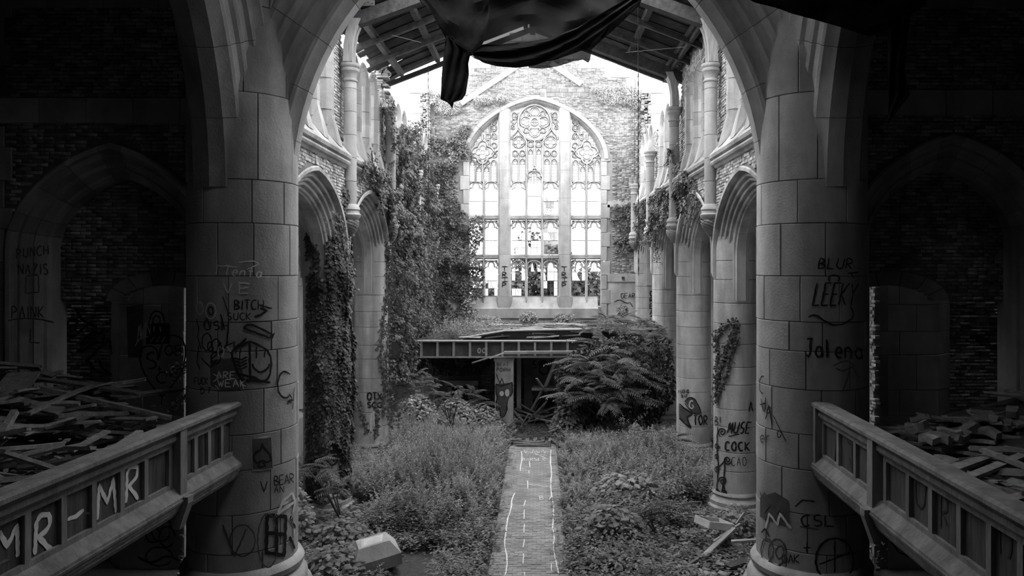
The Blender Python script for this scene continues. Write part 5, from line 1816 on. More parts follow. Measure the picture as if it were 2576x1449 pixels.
# vines feathering over the end wall, right and left
for k, (pts, lf) in enumerate((([(1608, 505), (1580, 520), (1540, 524)], 70), ([(1608, 525), (1575, 540), (1538, 552)], 90), ([(1606, 545), (1580, 565), (1560, 572)], 60), ([(1606, 590), (1570, 600), (1543, 612)], 100), ([(1604, 600), (1580, 622), (1552, 634)], 60),
                               ([(1205, 380), (1160, 350), (1130, 345)], 80), ([(1190, 390), (1150, 385), (1120, 372), (1090, 378)], 110), ([(1192, 330), (1165, 345), (1140, 400)], 80), ([(1200, 330), (1175, 318), (1150, 335)], 50))):
    A = [at(*p, 37.0) for p in pts]
    if k in (5, 7, 8): A = [at(min(p[0], 1176), p[1], 37.0) for p in pts]
    vine(['ivy runner on the end wall right of the window, %s' % w_ for w_ in ('topmost', 'second from the top', 'third from the top', 'second from the bottom', 'lowest')][k] if k < 5 else
         ['ivy runner fanning over the bricks left of the window arch, lowest', 'long ivy runner left of the window arch', 'ivy runner rising toward the arch stones at left', 'short ivy runner beside the arch stones at left'][k - 5],
         A, .02, lf * 2, .13, .10, seed=k + 30)
vine('ivy creeping over the lit corner of the heart-painted stone pier', [at(488, 1040, 16.0), at(484, 900, 16.0), at(486, 760, 16.0)], .02, 130, .10, .05, seed=71)
vine('ivy branch fanning over the heart-painted pier from its corner', [at(482, 920, 16.05), at(450, 925, 16.05), at(425, 940, 16.05)], .012, 80, .08, .08, seed=72, tone=(.4, 1))
vine('lower ivy branch over the heart-painted pier', [at(482, 985, 16.05), at(460, 1000, 16.05), at(440, 1022, 16.05)], .012, 60, .07, .05, seed=73, tone=(.4, 1))
for k, (pts, x_) in enumerate((([(845, 540), (860, 600), (870, 660), (880, 740)], 0), ([(1650, 560), (1648, 620), (1652, 660)], 1), ([(1740, 440), (1752, 500), (1730, 560)], 1), ([(935, 380), (938, 430), (960, 500)], 0))):
    X_ = -4.8 if x_ == 0 else 4.85
    A = []
    for p in pts:
        d = (X_ - CX) * F / (p[0] - VX); A.append(at(*p, d))
    vine(['ivy strand hanging over the ribs of the first left arch', 'ivy tail hanging below the band on the right wall', 'ivy strand curling over the second right arch', 'ivy strand on the second left window mullions'][k], A, .02, 160, .11, .12, nrm=(1 if x_ == 0 else -1, -.3, 0), seed=k + 80)

# ---------------- weeds: prototypes baked many times into one mesh
def proto(kind, seed):
    r = np.random.default_rng(seed)
    V = []; Fq = []; T_ = []

    def leaf(p, d, n, L, w, tone):
        b = len(V)
        s = np.cross(d, n); s /= np.linalg.norm(s) + 1e-9
        V.extend([p, p + d * L * .45 + s * w + n * L * .06, p + d * L - n * L * .12, p + d * L * .45 - s * w + n * L * .06])
        Fq.append((b, b + 1, b + 2)); Fq.append((b, b + 2, b + 3)); T_.extend([tone] * 4)
    if kind == 'feather':      # goldenrod-like stalk
        lean = r.normal(size=2) * .12
        for i in range(72):
            h = r.uniform(.12, 1.0) ** .8
            a = i * 2.4
            p = np.array([lean[0] * h * h, lean[1] * h * h, h])
            up = .9 if h > .75 else .45
            d = np.array([math.cos(a), math.sin(a), up + r.normal() * .2]); d /= np.linalg.norm(d)
            n = np.array([-d[0] * .5, -d[1] * .5, 1.0])
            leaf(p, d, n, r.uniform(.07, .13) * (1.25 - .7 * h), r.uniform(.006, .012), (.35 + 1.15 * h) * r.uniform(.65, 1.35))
        b = len(V); V.extend([np.array([-.004, 0, 0]), np.array([.004, 0, 0]), np.array([lean[0], lean[1], 1.0])]); Fq.append((b, b + 1, b + 2)); T_.extend([.6] * 3)
    elif kind == 'broad':
        for i in range(38):
            h = r.uniform(.15, 1.0)
            a = i * 2.4
            rr_ = r.uniform(.02, .28)
            p = np.array([math.cos(a) * rr_, math.sin(a) * rr_, h])
            d = np.array([math.cos(a), math.sin(a), r.uniform(-.5, .25)]); d /= np.linalg.norm(d)
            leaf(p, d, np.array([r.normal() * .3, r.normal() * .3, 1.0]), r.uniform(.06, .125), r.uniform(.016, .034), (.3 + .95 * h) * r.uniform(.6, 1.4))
    else:       # fine low filler
        for i in range(30):
            a = r.uniform(0, 6.28); rr_ = r.uniform(0, .35)
            p = np.array([math.cos(a) * rr_, math.sin(a) * rr_, r.uniform(.05, .7)])
            d = r.normal(size=3); d[2] = abs(d[2]) * .6; d /= np.linalg.norm(d)
            leaf(p, d, np.array([r.normal() * .4, r.normal() * .4, 1.0]), r.uniform(.05, .13), r.uniform(.014, .03), r.uniform(.4, 1.2))
    return np.array(V), np.array(Fq), np.array(T_)


PRO = {k: [proto(k, 100 + i) for i in range(6)] for k in ('feather', 'broad', 'fine')}


def bake(name, label, items, m='leaf'):
    """items: (kind, x, y, z, height, width, tone)"""
    Vs = []; Fs = []; Ts = []; off = 0
    for (k, x, y, z, h, w, tn) in items:
        V, Fq, T_ = PRO[k][rng.integers(6)]
        a = rng.uniform(0, 6.28); ca, sa = math.cos(a), math.sin(a)
        W = np.empty_like(V)
        W[:, 0] = (V[:, 0] * ca - V[:, 1] * sa) * w + x
        W[:, 1] = (V[:, 0] * sa + V[:, 1] * ca) * w + y
        W[:, 2] = V[:, 2] * h + z
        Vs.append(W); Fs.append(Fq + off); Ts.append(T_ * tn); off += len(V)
    o = np_mesh(name, np.concatenate(Vs), [np.concatenate(Fs)], np.concatenate(Ts), M[m], None)
    o['label'] = label
    return o


def whgt(x, y):
    """height of the weeds over the floor"""
    ax = abs(x)
    h = .55 + .28 * fbm(x * .5, y * .35, 9) + .22 * noise.noise(Vector((x * 1.7, y * 1.5, 4)))
    if x < 0:
        h += .75 * math.exp(-((x + 2.6) / 1.5) ** 2 - ((y - 22.0) / 3.2) ** 2) + .55 * math.exp(-((x + 4.0) / 1.0) ** 2 - ((y - 26.2) / 1.8) ** 2)
    else:
        h += .55 * math.exp(-((x - 3.2) / 1.6) ** 2 - ((y - 22) / 3.5) ** 2)
        h += .25 * math.exp(-((x - 1.8) / .9) ** 2 - ((y - 17) / 2) ** 2)
    if y < 18 and x < -2.5: h *= .55
    if y < 18.5 and x > 2.6: h *= .5
    if ax < 1.2: h *= .7
    if ax > 3.9 and y < 20.3: h = min(h, .22)
    return max(.15, h)


for side in (-1, 1):
    items = []
    for i in range(6000):
        x = rng.uniform(.74, 6.6) * side; y = rng.uniform(14.6, 30.2)
        if abs(x) < .9 + .12 * fbm(y * 1.2, side * 3, 2) and y < 27.2: continue
        if (abs(x) - 5.5) ** 2 + min((y - d) ** 2 for d in D) < .5: continue
        if abs(x) > 4.6 and y < 15.6: continue
        if side < 0 and -3.05 < x < -1.9 and y < 17.3: continue
        if side > 0 and 3.2 < x < 5.2 and 15.2 < y < 18.9 and rng.random() < .75: continue
        h = whgt(x, y)
        dep = (y - 14.6) / 15
        pf = .15 + .75 * min(1, max(0, (y - 17.2) / 3.5))
        if side > 0: pf = .12 + .75 * min(1, max(0, (y - 20.5) / 3.0)) + (.5 if abs(x) < 1.6 and y > 18.5 else 0)
        u = rng.random()
        tn = 1 + .3 * fbm(x * .8, y * .8, 31)
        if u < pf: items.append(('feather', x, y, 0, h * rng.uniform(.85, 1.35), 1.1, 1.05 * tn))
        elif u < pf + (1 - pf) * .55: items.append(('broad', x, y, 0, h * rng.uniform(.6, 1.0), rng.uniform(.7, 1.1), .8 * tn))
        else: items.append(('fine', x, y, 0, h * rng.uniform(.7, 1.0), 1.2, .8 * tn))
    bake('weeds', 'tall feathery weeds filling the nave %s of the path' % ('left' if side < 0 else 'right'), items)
items = [('fine', rng.uniform(-.85, 1.0) * 1.2, rng.uniform(27.6, 30), 0, .35, 1.1, .6) for i in range(90)]
for i in range(300):
    s_ = -1 if rng.random() < .5 else 1
    items.append((('fine', 'broad')[int(rng.integers(2))], s_ * rng.uniform(6.3, 7.4), rng.uniform(15.8, 30), 0, rng.uniform(.4, 1.2), 1, .8))
for i in range(60):
    items.append(('fine', rng.choice([-1, 1]) * rng.uniform(.55, .8), rng.uniform(15, 27), .03, .14, .5, .8))
bake('weeds', 'low scrub at the end of the path and in the aisles', items)
items = []
for i in range(900):
    px = rng.uniform(1090, 1640)
    dd = rng.uniform(31, 36.8)
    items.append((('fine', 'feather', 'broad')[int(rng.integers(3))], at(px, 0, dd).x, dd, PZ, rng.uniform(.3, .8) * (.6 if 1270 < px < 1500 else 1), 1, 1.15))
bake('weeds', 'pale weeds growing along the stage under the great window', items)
# stems: three dead twiggy weeds at the window foot
# shrubs on the ruined wall top
def clump(name, label, c, r3, n, size, tone, m='leaf', cat='shrub', stems=6):
    t = thing(name, label, cat, c)
    b = MB()
    for k in range(stems):
        a = 2 * PI * k / stems
        b.tube([c, Vector(c) + Vector((r3[0] * .4 * math.cos(a), r3[1] * .4 * math.sin(a), r3[2] * .7)), Vector(c) + Vector((r3[0] * .7 * math.cos(a), r3[1] * .7 * math.sin(a), r3[2] * 1.2))], .015, 4)
    b.build('stems', M['stem'], t)
    v = rng.normal(size=(n, 3)); v /= np.linalg.norm(v, axis=1, keepdims=True)
    v *= rng.uniform(.35, 1, (n, 1)) ** .5
    P = np.array(c) + np.array([0, 0, r3[2]]) + v * np.array(r3)
    N_ = v + np.array([0, -.3, .6]) + rng.normal(size=(n, 3)) * .5
    leaf_mesh('leaves', P, N_, size * rng.uniform(.6, 1.3, n), rng.uniform(*tone, n), M[m], t, aspect=.35)
    return t


for k, (px, py, rx, rz, lbl) in enumerate(((1125, 272, .75, .5, 'leafy shrub on the broken wall head at left of the gable'), (1215, 255, .5, .25, 'small shrub on the raking band left of the arch apex'), (1262, 250, .3, .2, 'tiny tuft just left of the arch apex'),
                                           (1555, 245, 1.2, .55, 'wide leafy shrub on the wall head right of the gable'), (1600, 260, .4, .5, 'dark shrub at the right end of the wall head'), (1500, 228, .3, .2, 'small tuft by the hole right of the arch'),
                                           (1095, 250, .35, .4, 'upright tuft beside the left corner pier'))):
    c = at(px, py, 36.95); c.z -= rz * .7
    clump('shrub', lbl, c, (rx, .3, rz), int(3200 * rx), .055, (1.0, 2.2))
for k, (px, py, rx, rz) in enumerate(((1330, 800, .5, .35), (1420, 800, .6, .3), (1240, 815, .5, .35), (1180, 790, .5, .8), (1565, 780, .3, .3))):
    c = at(px, py, 36.3); c.z = max(PZ, c.z - rz)
    clump('shrub', ['dark shrub under the middle lights of the window', 'dark shrub under the right mullion of the window', 'shrub below the left mullion of the window', 'tall shrub at the left end of the window sill', 'small shrub in the plaster hole right of the window'][k], c, (rx, .3, rz), 400, .12, (.8, 1.6))

# outside trees seen through the lower window lights
for k, (px, top, dd, rx, lbl) in enumerate(((1200, 700, 43, 1.6, 'tree outside the left lights of the great window'), (1340, 575, 45, 1.5, 'tall tree outside the middle lights of the great window'), (1395, 600, 44, 1.4, 'dark tree outside the right middle light'), (1480, 665, 42.5, 1.8, 'dense tree outside the right lights of the great window'), (1290, 690, 43, 1.2, 'low tree outside the left middle light'))):
    zt = at(px, top, dd).z
    c = Vector((at(px, 0, dd).x, dd, 0))
    t = thing('outside_tree', lbl, 'tree', c)
    b = MB(); b.tube([c, c + Vector((.1, 0, zt * .8))], [.2, .08], 7); b.build('trunk', M['stem'], t)
    n = 3500
    v = rng.normal(size=(n, 3)); v /= np.linalg.norm(v, axis=1, keepdims=True); v *= rng.uniform(.2, 1, (n, 1)) ** .5
    P = np.array([c.x, c.y, zt / 2 + 1.2]) + v * np.array([rx, 1.2, zt / 2 - 1.0])
    leaf_mesh('foliage', P, v + rng.normal(size=(n, 3)) * .5, .22 * rng.uniform(.6, 1.3, n), rng.uniform(.4, 1.1, n), M['ivy'], t, aspect=.5)

# ---------------- tree of heaven: fronds with paired leaflets
FRN = []
for v_ in range(6):
    b = MB()
    n = 13
    r_ = random.Random(v_)
    for i in range(n):
        s = (i + 1) / n
        z = -.35 * s * s + .12 * s
        L = .20 * math.sin(PI * min(1, .25 + s * .75)) + .05
        w = .028
        for sd in (-1, 1):
            dx, dy = .45, sd
            nrm_ = math.hypot(dx, dy); dx /= nrm_; dy /= nrm_
            a = (s, 0, z); tip = (s + dx * L, dy * L, z - .05 * r_.uniform(.3, 1.6) - .02)
            m1 = (s + dx * L * .4 + dy * sd * w, dy * L * .4 - dx * sd * w * 0 + 0, z + .012); m2 = (s + dx * L * .4 - w, dy * L * .4, z + .012)
            m1 = (s + dx * L * .4 + w, dy * L * .4, z + .0)
            b.add([a, m1, tip, m2], [(0, 1, 2), (0, 2, 3)], 1.0 + .25 * r_.uniform(-1, 1))
    b.add([(0, .006, 0), (0, -.006, 0), (.5, 0, -.03), (1, 0, -.23)], [(0, 1, 2), (0, 2, 3), (1, 3, 2)], .7)
    me = bpy.data.meshes.new('frond')
    me.from_pydata([tuple(p) for p in b.v], [], b.f)
    a = me.attributes.new('tone', 'FLOAT', 'POINT'); a.data.foreach_set('value', b.t)
    me.materials.append(M['leaf'])
    FRN.append(me)


def frond(parent, p, az, pitch, L, v=None):
    o = bpy.data.objects.new('frond', FRN[rr.randrange(6) if v is None else v])
    o.location = Vector(p) - wloc(parent)
    o.rotation_euler = (rr.uniform(-.4, .4), -pitch, az)
    o.scale = (L, L, L)
    o.parent = parent
    C.objects.link(o)


def heaven(label, base, stems, L=.8, per=9):
    """stems: list of tip points"""
    t = thing('ailanthus', label, 'tree', base)
    for s in stems:
        s = Vector(s)
        mid = Vector(base).lerp(s, .55) + Vector((rr.uniform(-.15, .15), rr.uniform(-.1, .1), .1))
        b = MB(); b.tube([base, mid, s], [.03, .02, .01], 5); b.build('stem', M['stem'], t)
        for k in range(per):
            f_ = 1 - .35 * (k / per) ** 1.0
            p = mid.lerp(s, 1 - .6 * (k / per)) 
            frond(t, p, rr.uniform(0, 2 * PI), rr.uniform(-.1, .6) * (1.2 if k < 3 else .6), L * rr.uniform(.7, 1.15))
    return t


big = [at(*p) for p in ((1540, 860, 28), (1480, 905, 27.6), (1560, 900, 27.2), (1450, 950, 27.4), (1510, 940, 27), (1600, 870, 28.4), (1640, 860, 28.8), (1590, 920, 27.6), (1500, 850, 28.6), (1440, 905, 28.4),
                        (1630, 930, 28), (1560, 970, 27.4), (1480, 985, 27.2), (1420, 990, 27.6), (1530, 1010, 27), (1600, 1000, 27.8))]
heaven('big leafy tree of heaven filling the right side before the stage', at(1540, 1085, 28.4) * 1.0, big, 1.0, 17)
heaven('tree of heaven on the stage edge with fronds spreading over the girder', at(1600, 852, 31), [at(*p) for p in ((1500, 815, 30.6), (1560, 800, 31), (1620, 805, 31.2), (1670, 822, 31), (1540, 828, 30), (1590, 835, 30), (1650, 840, 30), (1470, 830, 30.4), (1520, 795, 31.5))], .8, 9)
heaven('young tree of heaven in the lower right among the weeds', Vector((3.1, 18.1, 0)), [at(*p) for p in ((1640, 1285, 17.6), (1700, 1275, 17.9), (1610, 1290, 17.5))], .62, 7)
heaven('small tree of heaven with light fronds in the weeds at right', Vector((3.9, 24.8, 0)), [at(*p) for p in ((1650, 1085, 24.5), (1600, 1090, 24.3), (1700, 1095, 24.5), (1560, 1110, 24))], .8, 7)
heaven('sprawling pale seedling at the foot of the ivied pier, left', Vector((-4.7, 19.0, 0)), [at(*p) for p in ((790, 1160, 18.9), (830, 1175, 18.8), (770, 1175, 18.7), (860, 1215, 18.6))], .6, 8)
heaven('leafy sapling in front of the ivy curtain, left of the girder', Vector((-3.9, 28.3, 0)), [at(*p) for p in ((1010, 950, 28), (1050, 940, 28), (1090, 960, 28.2), (1030, 985, 27.8), (1080, 990, 27.8), (1130, 1000, 28), (1060, 1020, 27.6))], .7, 10)
heaven('leafy sapling below the fireplace lintel', Vector((-2.6, 29.8, 0)), [at(*p) for p in ((1150, 975, 29.5), (1190, 980, 29.5), (1220, 1000, 29.6), (1170, 1010, 29.2))], .7, 9)
# inner foliage of the big tree, colour darkened as the shade between its fronds
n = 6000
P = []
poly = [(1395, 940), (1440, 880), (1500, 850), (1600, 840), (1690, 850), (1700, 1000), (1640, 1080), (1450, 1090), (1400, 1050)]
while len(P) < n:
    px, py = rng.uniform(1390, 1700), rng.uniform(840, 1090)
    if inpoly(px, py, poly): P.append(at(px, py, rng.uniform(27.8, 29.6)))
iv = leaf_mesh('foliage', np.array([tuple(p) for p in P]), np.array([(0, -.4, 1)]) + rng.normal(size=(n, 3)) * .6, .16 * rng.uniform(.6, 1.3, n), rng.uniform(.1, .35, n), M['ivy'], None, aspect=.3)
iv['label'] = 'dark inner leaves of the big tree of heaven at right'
# broadleaf bushes
def bush(label, c, rx, rz, n, size, tone, m='leaf', aspect=.42):
    c = Vector(c)
    t = thing('leafy_bush', label, 'bush', c)
    b = MB()
    for k in range(9):
        a = rr.uniform(0, 6.28); q = rr.uniform(.3, .9)
        b.tube([c, c + Vector((rx * q * .5 * math.cos(a), rx * q * .5 * math.sin(a), rz * .9)), c + Vector((rx * q * math.cos(a), rx * q * math.sin(a), rz * (1.6 - q * .5)))], .012, 4)
    b.build('stems', M['stem'], t)
    v = rng.normal(size=(n, 3)); v /= np.linalg.norm(v, axis=1, keepdims=True); v[:, 2] = np.abs(v[:, 2]) * 1.0
    v *= rng.uniform(.5, 1, (n, 1)) ** .5
    P = np.array(c) + v * np.array([rx, rx * .8, rz * 2])
    N_ = v * .5 + np.array([0, -.25, 1.0]) + rng.normal(size=(n, 3)) * .3
    leaf_mesh('leaves', P, N_, size * rng.uniform(.6, 1.25, n), rng.uniform(*tone, n), M[m], t, aspect=aspect, updir=v * np.array([1, 1, .1]) + rng.normal(size=(n, 3)) * .3)
    return t


bush('dark broad-leaved bush beside the lower right edge of the path', (1.85, 17.2, 0), .85, .55, 900, .17, (.4, 1.1))
bush('broad-leaved bush with larger pale leaves, middle right', (2.6, 20.2, 0), 1.2, .5, 1300, .17, (.6, 1.6))
bush('rounded bush with pale round leaves right of the dark opening', tuple(at(1425, 1085, 28)) if False else (at(1425, 0, 28).x, 28.0, 0), .6, .75, 700, .15, (.6, 1.9))
bush('low leafy bush at the very bottom right of the path', (1.75, 15.6, 0), .7, .3, 500, .14, (.5, 1.3))
bush('low leafy bush in the bottom left corner of the nave', (-4.0, 16.0, 0), .8, .3, 600, .15, (.5, 1.3))
bush('low bush in front of the ivied pier', (-4.4, 17.6, 0), .8, .3, 600, .13, (.5, 1.2))
bush('bush at the foot of the painted-tendril pier', (5.0, 18.2, 0), .6, .4, 500, .11, (.6, 1.4))
bush('pale bush between the great left pier and the ivied pier', (-5.7, 17.8, 0), .7, .7, 700, .14, (.7, 1.5))
bush('tall light-leaved bush in front of the ivy curtain at left', (-4.2, 27.3, 0), 1.0, .95, 2600, .12, (.6, 2.0))
bush('light-leaved bush between the curtain and the fireplace', (-3.0, 28.8, 0), .9, .75, 2200, .12, (.6, 2.0))
bush('light-leaved bush below the fireplace lintel', (-2.0, 29.3, 0), .8, .6, 1800, .12, (.6, 2.0))
# white-flowered stalks
for k, (px, py, dd) in enumerate(((1243, 1085, 28), (1565, 1060, 26.5), (1262, 1075, 28), (1114, 1255, 18.6))):
    p = at(px, py, dd)
    t = thing('flower_stalk', ['white-flowered stalk left of the horned-face pillar', 'white-flowered stalk in the weeds at right', 'second white-flowered stalk beside the horned-face pillar', 'faint flowering stalk in the weeds at lower left'][k], 'flower', (p.x, p.y, 0))
    b = MB(); b.tube([(p.x, p.y, 0), p], .008, 4); b.build('stem', M['stem'], t)
    b = MB()
    for q in range(40):
        o_ = Vector((rr.gauss(0, .10), rr.gauss(0, .08), rr.gauss(0, .14)))
        b.box(p + o_, (.022, .022, .022), 1, Matrix.Rotation(rr.uniform(0, 3), 3, 'X'))
    b.build('blossoms', M['white_enamel'], t)
# a bare twig bush at left
b = MB(); c = Vector((-2.9, 26.6, 0))
for k in range(7):
    b.tube([c, c + Vector((rr.uniform(-.1, .1), 0, .9)), c + Vector((rr.uniform(-.3, .3), 0, rr.uniform(1.3, 1.75)))], .012, 4)
tag(b.build('twig', M['iron']), 'bare dark twig standing in the weeds left of the pillar', 'twig')
# ================================================================ small things on the floor
# stone font block
c = at(940, 1435, 15.9)
blk = thing('stone_block', 'tapered pale block of stone lying in the weeds at the bottom left of the path', 'stone block', (c.x, 16.2, 0))
b = MB()
R_ = Matrix.Rotation(.35, 3, 'Z') @ Matrix.Rotation(-.18, 3, 'Y')
rows = []
for s, z in ((.42, 0), (.44, .25), (.28, .52)):
    rows.append([Vector((c.x, 16.2, .12)) + R_ @ Vector((x * s * 1.15, y * s, z)) for x, y in ((-1, -1), (1, -1), (1, 1), (-1, 1))])
b.loft(rows, 1.1, close=True, caps=True); b.build('body', M['stone_light'], blk)
b = MB(); b.loft([[Vector((c.x, 16.2, .12)) + R_ @ Vector((x * s, y * s * .85, .523 + h)) for x, y in ((-1, -1), (.7, -.9), (1, .8), (-.8, 1))] for s, h in ((.26, 0), (.2, .012))], 1, close=True, caps=True)
b.build('white_stain', M['white_enamel'], blk)
# broken white box and boards at the right
bx = thing('broken_drawer', 'broken white-rimmed box lying open at the foot of the painted-tendril pier', 'box', at(1790, 1325, 17.6))
cc = at(1795, 1325, 17.5)
for (o_, sz) in (((0, 0, 0), (.75, .5, .02)), ((0, -.25, .08), (.75, .03, .16)), ((0, .25, .08), (.75, .03, .16)), ((-.37, 0, .08), (.03, .5, .16)), ((.37, 0, .08), (.03, .5, .16))):
    b = MB(); R_ = Matrix.Rotation(.5, 3, 'Z') @ Matrix.Rotation(.25, 3, 'Y'); b.box(cc + R_ @ Vector(o_), sz, 1, R_); b.build('side_board', M['white_enamel'] if o_[2] else M['iron'], bx)
for k, (a, c, w_, m_, lbl) in enumerate((((1770, 1400, 16.6), (1845, 1328, 17.4), .13, 'stone_light', 'long pale board leaning across the debris at lower right'), ((1795, 1362, 17.0), (1862, 1318, 17.6), .05, 'stone', 'thin pale strip beside the broken white box'),
                                         ((1840, 1362, 16.9), (1905, 1358, 16.9), .10, 'stone_light', 'short pale board near the huge right pier'), ((1830, 1425, 16.0), (1905, 1400, 16.3), .22, 'wood_dark', 'dark beam lying against the base of the huge right pier'),
                                         ((1700, 1440, 15.9), (1765, 1400, 16.5), .06, 'stem', 'dark stick in the debris at lower right'), ((1852, 1318, 17.2), (1872, 1290, 17.3), .03, 'stone_light', 'small stick standing up at the pier foot'),
                                         ((1205, 1118, 26.5), (1255, 1105, 27), .12, 'stone', 'grey board lying in the weeds by the pillar'))):
    b = MB(); b.beam(at(*a), at(*c), w_, .04, 1); tag(b.build('plank', M[m_]), lbl, 'plank')
tag(plank(at(1114, 1066, 25.3), .32, .3, .25, rz=.4, label='dark box lying in the weeds left of the path', k=1, name='dark_box', m=None), None, 'box')
b = MB()
for k in range(500):
    x = rr.uniform(3.0, 4.9); y = rr.uniform(15.2, 18.9)
    s_ = rr.uniform(.03, .12)
    b.box((x, y, s_ * .3 + .03), (s_ * 1.6, s_, s_ * .5), rr.uniform(.4, 1.4), Matrix.Rotation(rr.uniform(0, 3), 3, 'Z') @ Matrix.Rotation(rr.uniform(-.4, .4), 3, 'X'))
o = b.build('rubble', M['plank']); o['kind'] = 'stuff'; o['label'] = 'rubble and litter between the weeds at lower right'
b = MB()
for k in range(500):
    x = rr.uniform(4.9, 7.3) * (1 if k % 3 else -1); y = rr.uniform(14.6, 16.3) + (1.2 if abs(x) > 6 else 0)
    s_ = rr.uniform(.03, .12)
    b.box((x, y, s_ * .3 + .03), (s_ * 1.6, s_, s_ * .5), rr.uniform(.4, 1.6), Matrix.Rotation(rr.uniform(0, 3), 3, 'Z'))
o = b.build('rubble', M['plank']); o['kind'] = 'stuff'; o['label'] = 'rubble around the feet of the two huge piers'

# ================================================================ graffiti: thin ribbons of paint lying on the surfaces they were sprayed on
def on_plane(px, py, p0, n):
    o = Vector((CX, 0, CZ)); d = Vector(((px - VX) / F, 1, -(py - VY) / F))
    t = (Vector(p0) - o).dot(Vector(n)) / d.dot(Vector(n))
    return o + d * t


class Surf:
    def __init__(s, kind, *a): s.kind = kind; s.a = a

    def hit(s, px, py, off):
        if s.kind == 'cyl':
            cx, cy, r0 = s.a
            p = on_cyl(px, py, cx, cy, r0, off)
            return p, Vector((p.x - cx, p.y - cy, 0)).normalized()
        p0, n = s.a
        n = Vector(n).normalized()
        return on_plane(px, py, Vector(p0) + n * off, n), n


class Paint:
    def __init__(s): s.b = {}

    def stroke(s, surf, pts, w, m='spray_dark', close=False, off=.012):
        """pts in px of the frame, w = width in px"""
        q = []
        P = list(pts) + ([pts[0]] if close else [])
        for _ in range(2 if 3 < len(P) < 40 else 0):      # round the gentle corners, keep the sharp ones
            N_ = [P[0]]
            for i in range(1, len(P) - 1):
                a, v, c = P[i - 1], P[i], P[i + 1]
                t1 = math.atan2(v[1] - a[1], v[0] - a[0]); t2 = math.atan2(c[1] - v[1], c[0] - v[0])
                if abs((t2 - t1 + PI) % (2 * PI) - PI) < 1.25:
                    N_ += [(v[0] * .75 + a[0] * .25, v[1] * .75 + a[1] * .25), (v[0] * .75 + c[0] * .25, v[1] * .75 + c[1] * .25)]
                else: N_.append(v)
            P = N_ + [P[-1]]
        for i in range(len(P) - 1):
            a, c = P[i], P[i + 1]
            n = max(1, int(math.hypot(c[0] - a[0], c[1] - a[1]) / 5))
            for k in range(n): q.append((a[0] + (c[0] - a[0]) * k / n, a[1] + (c[1] - a[1]) * k / n))
        q.append(P[-1])
        wob = min(.2 * w, .55)
        H = [surf.hit(x + wob * math.sin(y * .31 + x * .11), y + wob * math.sin(x * .27 + 1), off) for x, y in q]
        rows = []
        for i, (p, n) in enumerate(H):
            a = H[max(0, i - 1)][0]; c = H[min(len(H) - 1, i + 1)][0]
            t = (c - a)
            if t.length < 1e-6: continue
            t.normalize()
            sd = t.cross(n).normalized() * (w * 1.3 * (1 + .12 * math.sin(i * 1.1 + w)) * p.y / F / 2) * (1 if 0 < i < len(H) - 1 else .6)
            rows.append([p - sd, p + sd])
        if len(rows) > 1:
            s.b.setdefault(m, MB()).loft(rows)

    def fill(s, surf, pts, m='spray_grey', off=.008, nx=6):
        xs = [p[0] for p in pts]; ys = [p[1] for p in pts]
        y0, y1 = min(ys), max(ys)
        y = y0 + .4
        rows = []
        while y < y1:
            c = []
            for i in range(len(pts)):
                (ax, ay), (bx_, by) = pts[i], pts[(i + 1) % len(pts)]
                if (ay > y) != (by > y): c.append(ax + (y - ay) / (by - ay) * (bx_ - ax))
            if len(c) >= 2:
                a, e = min(c), max(c)
                rows.append([surf.hit(a + (e - a) * k / nx, y, off)[0] for k in range(nx + 1)])
            y += max(1.5, (y1 - y0) / 24)
        if len(rows) > 1: s.b.setdefault(m, MB()).loft(rows)

    def text(s, surf, txt, x, y, h, w, th=2.2, m='spray_dark', dx=None, slope=0.0, vertical=False, slant=0.0, sy=0.0):
        dx = dx or w * 1.35
        for ch in txt:
            for st in FONT.get(ch, ()):
                s.stroke(surf, [(x + p[0] * w + (1 - p[1]) * slant * h, y + p[1] * h + p[0] * w * slope) for p in st], th, m)
            if vertical: y += dx
            else:
                x += dx * (.5 if ch in 'I.!' else 1); y += dx * slope

    def build(s, parent, label=None):
        for m, b in s.b.items():
            o = b.build('graffiti', M[m], parent)
            if label: o['label'] = label if m != 'spray_light' else 'white ' + label


def arc(cx, cy, rx, ry, a0, a1, n=10):
    return [(cx + rx * math.cos(R(a0 + (a1 - a0) * i / n)), cy - ry * math.sin(R(a0 + (a1 - a0) * i / n))) for i in range(n + 1)]


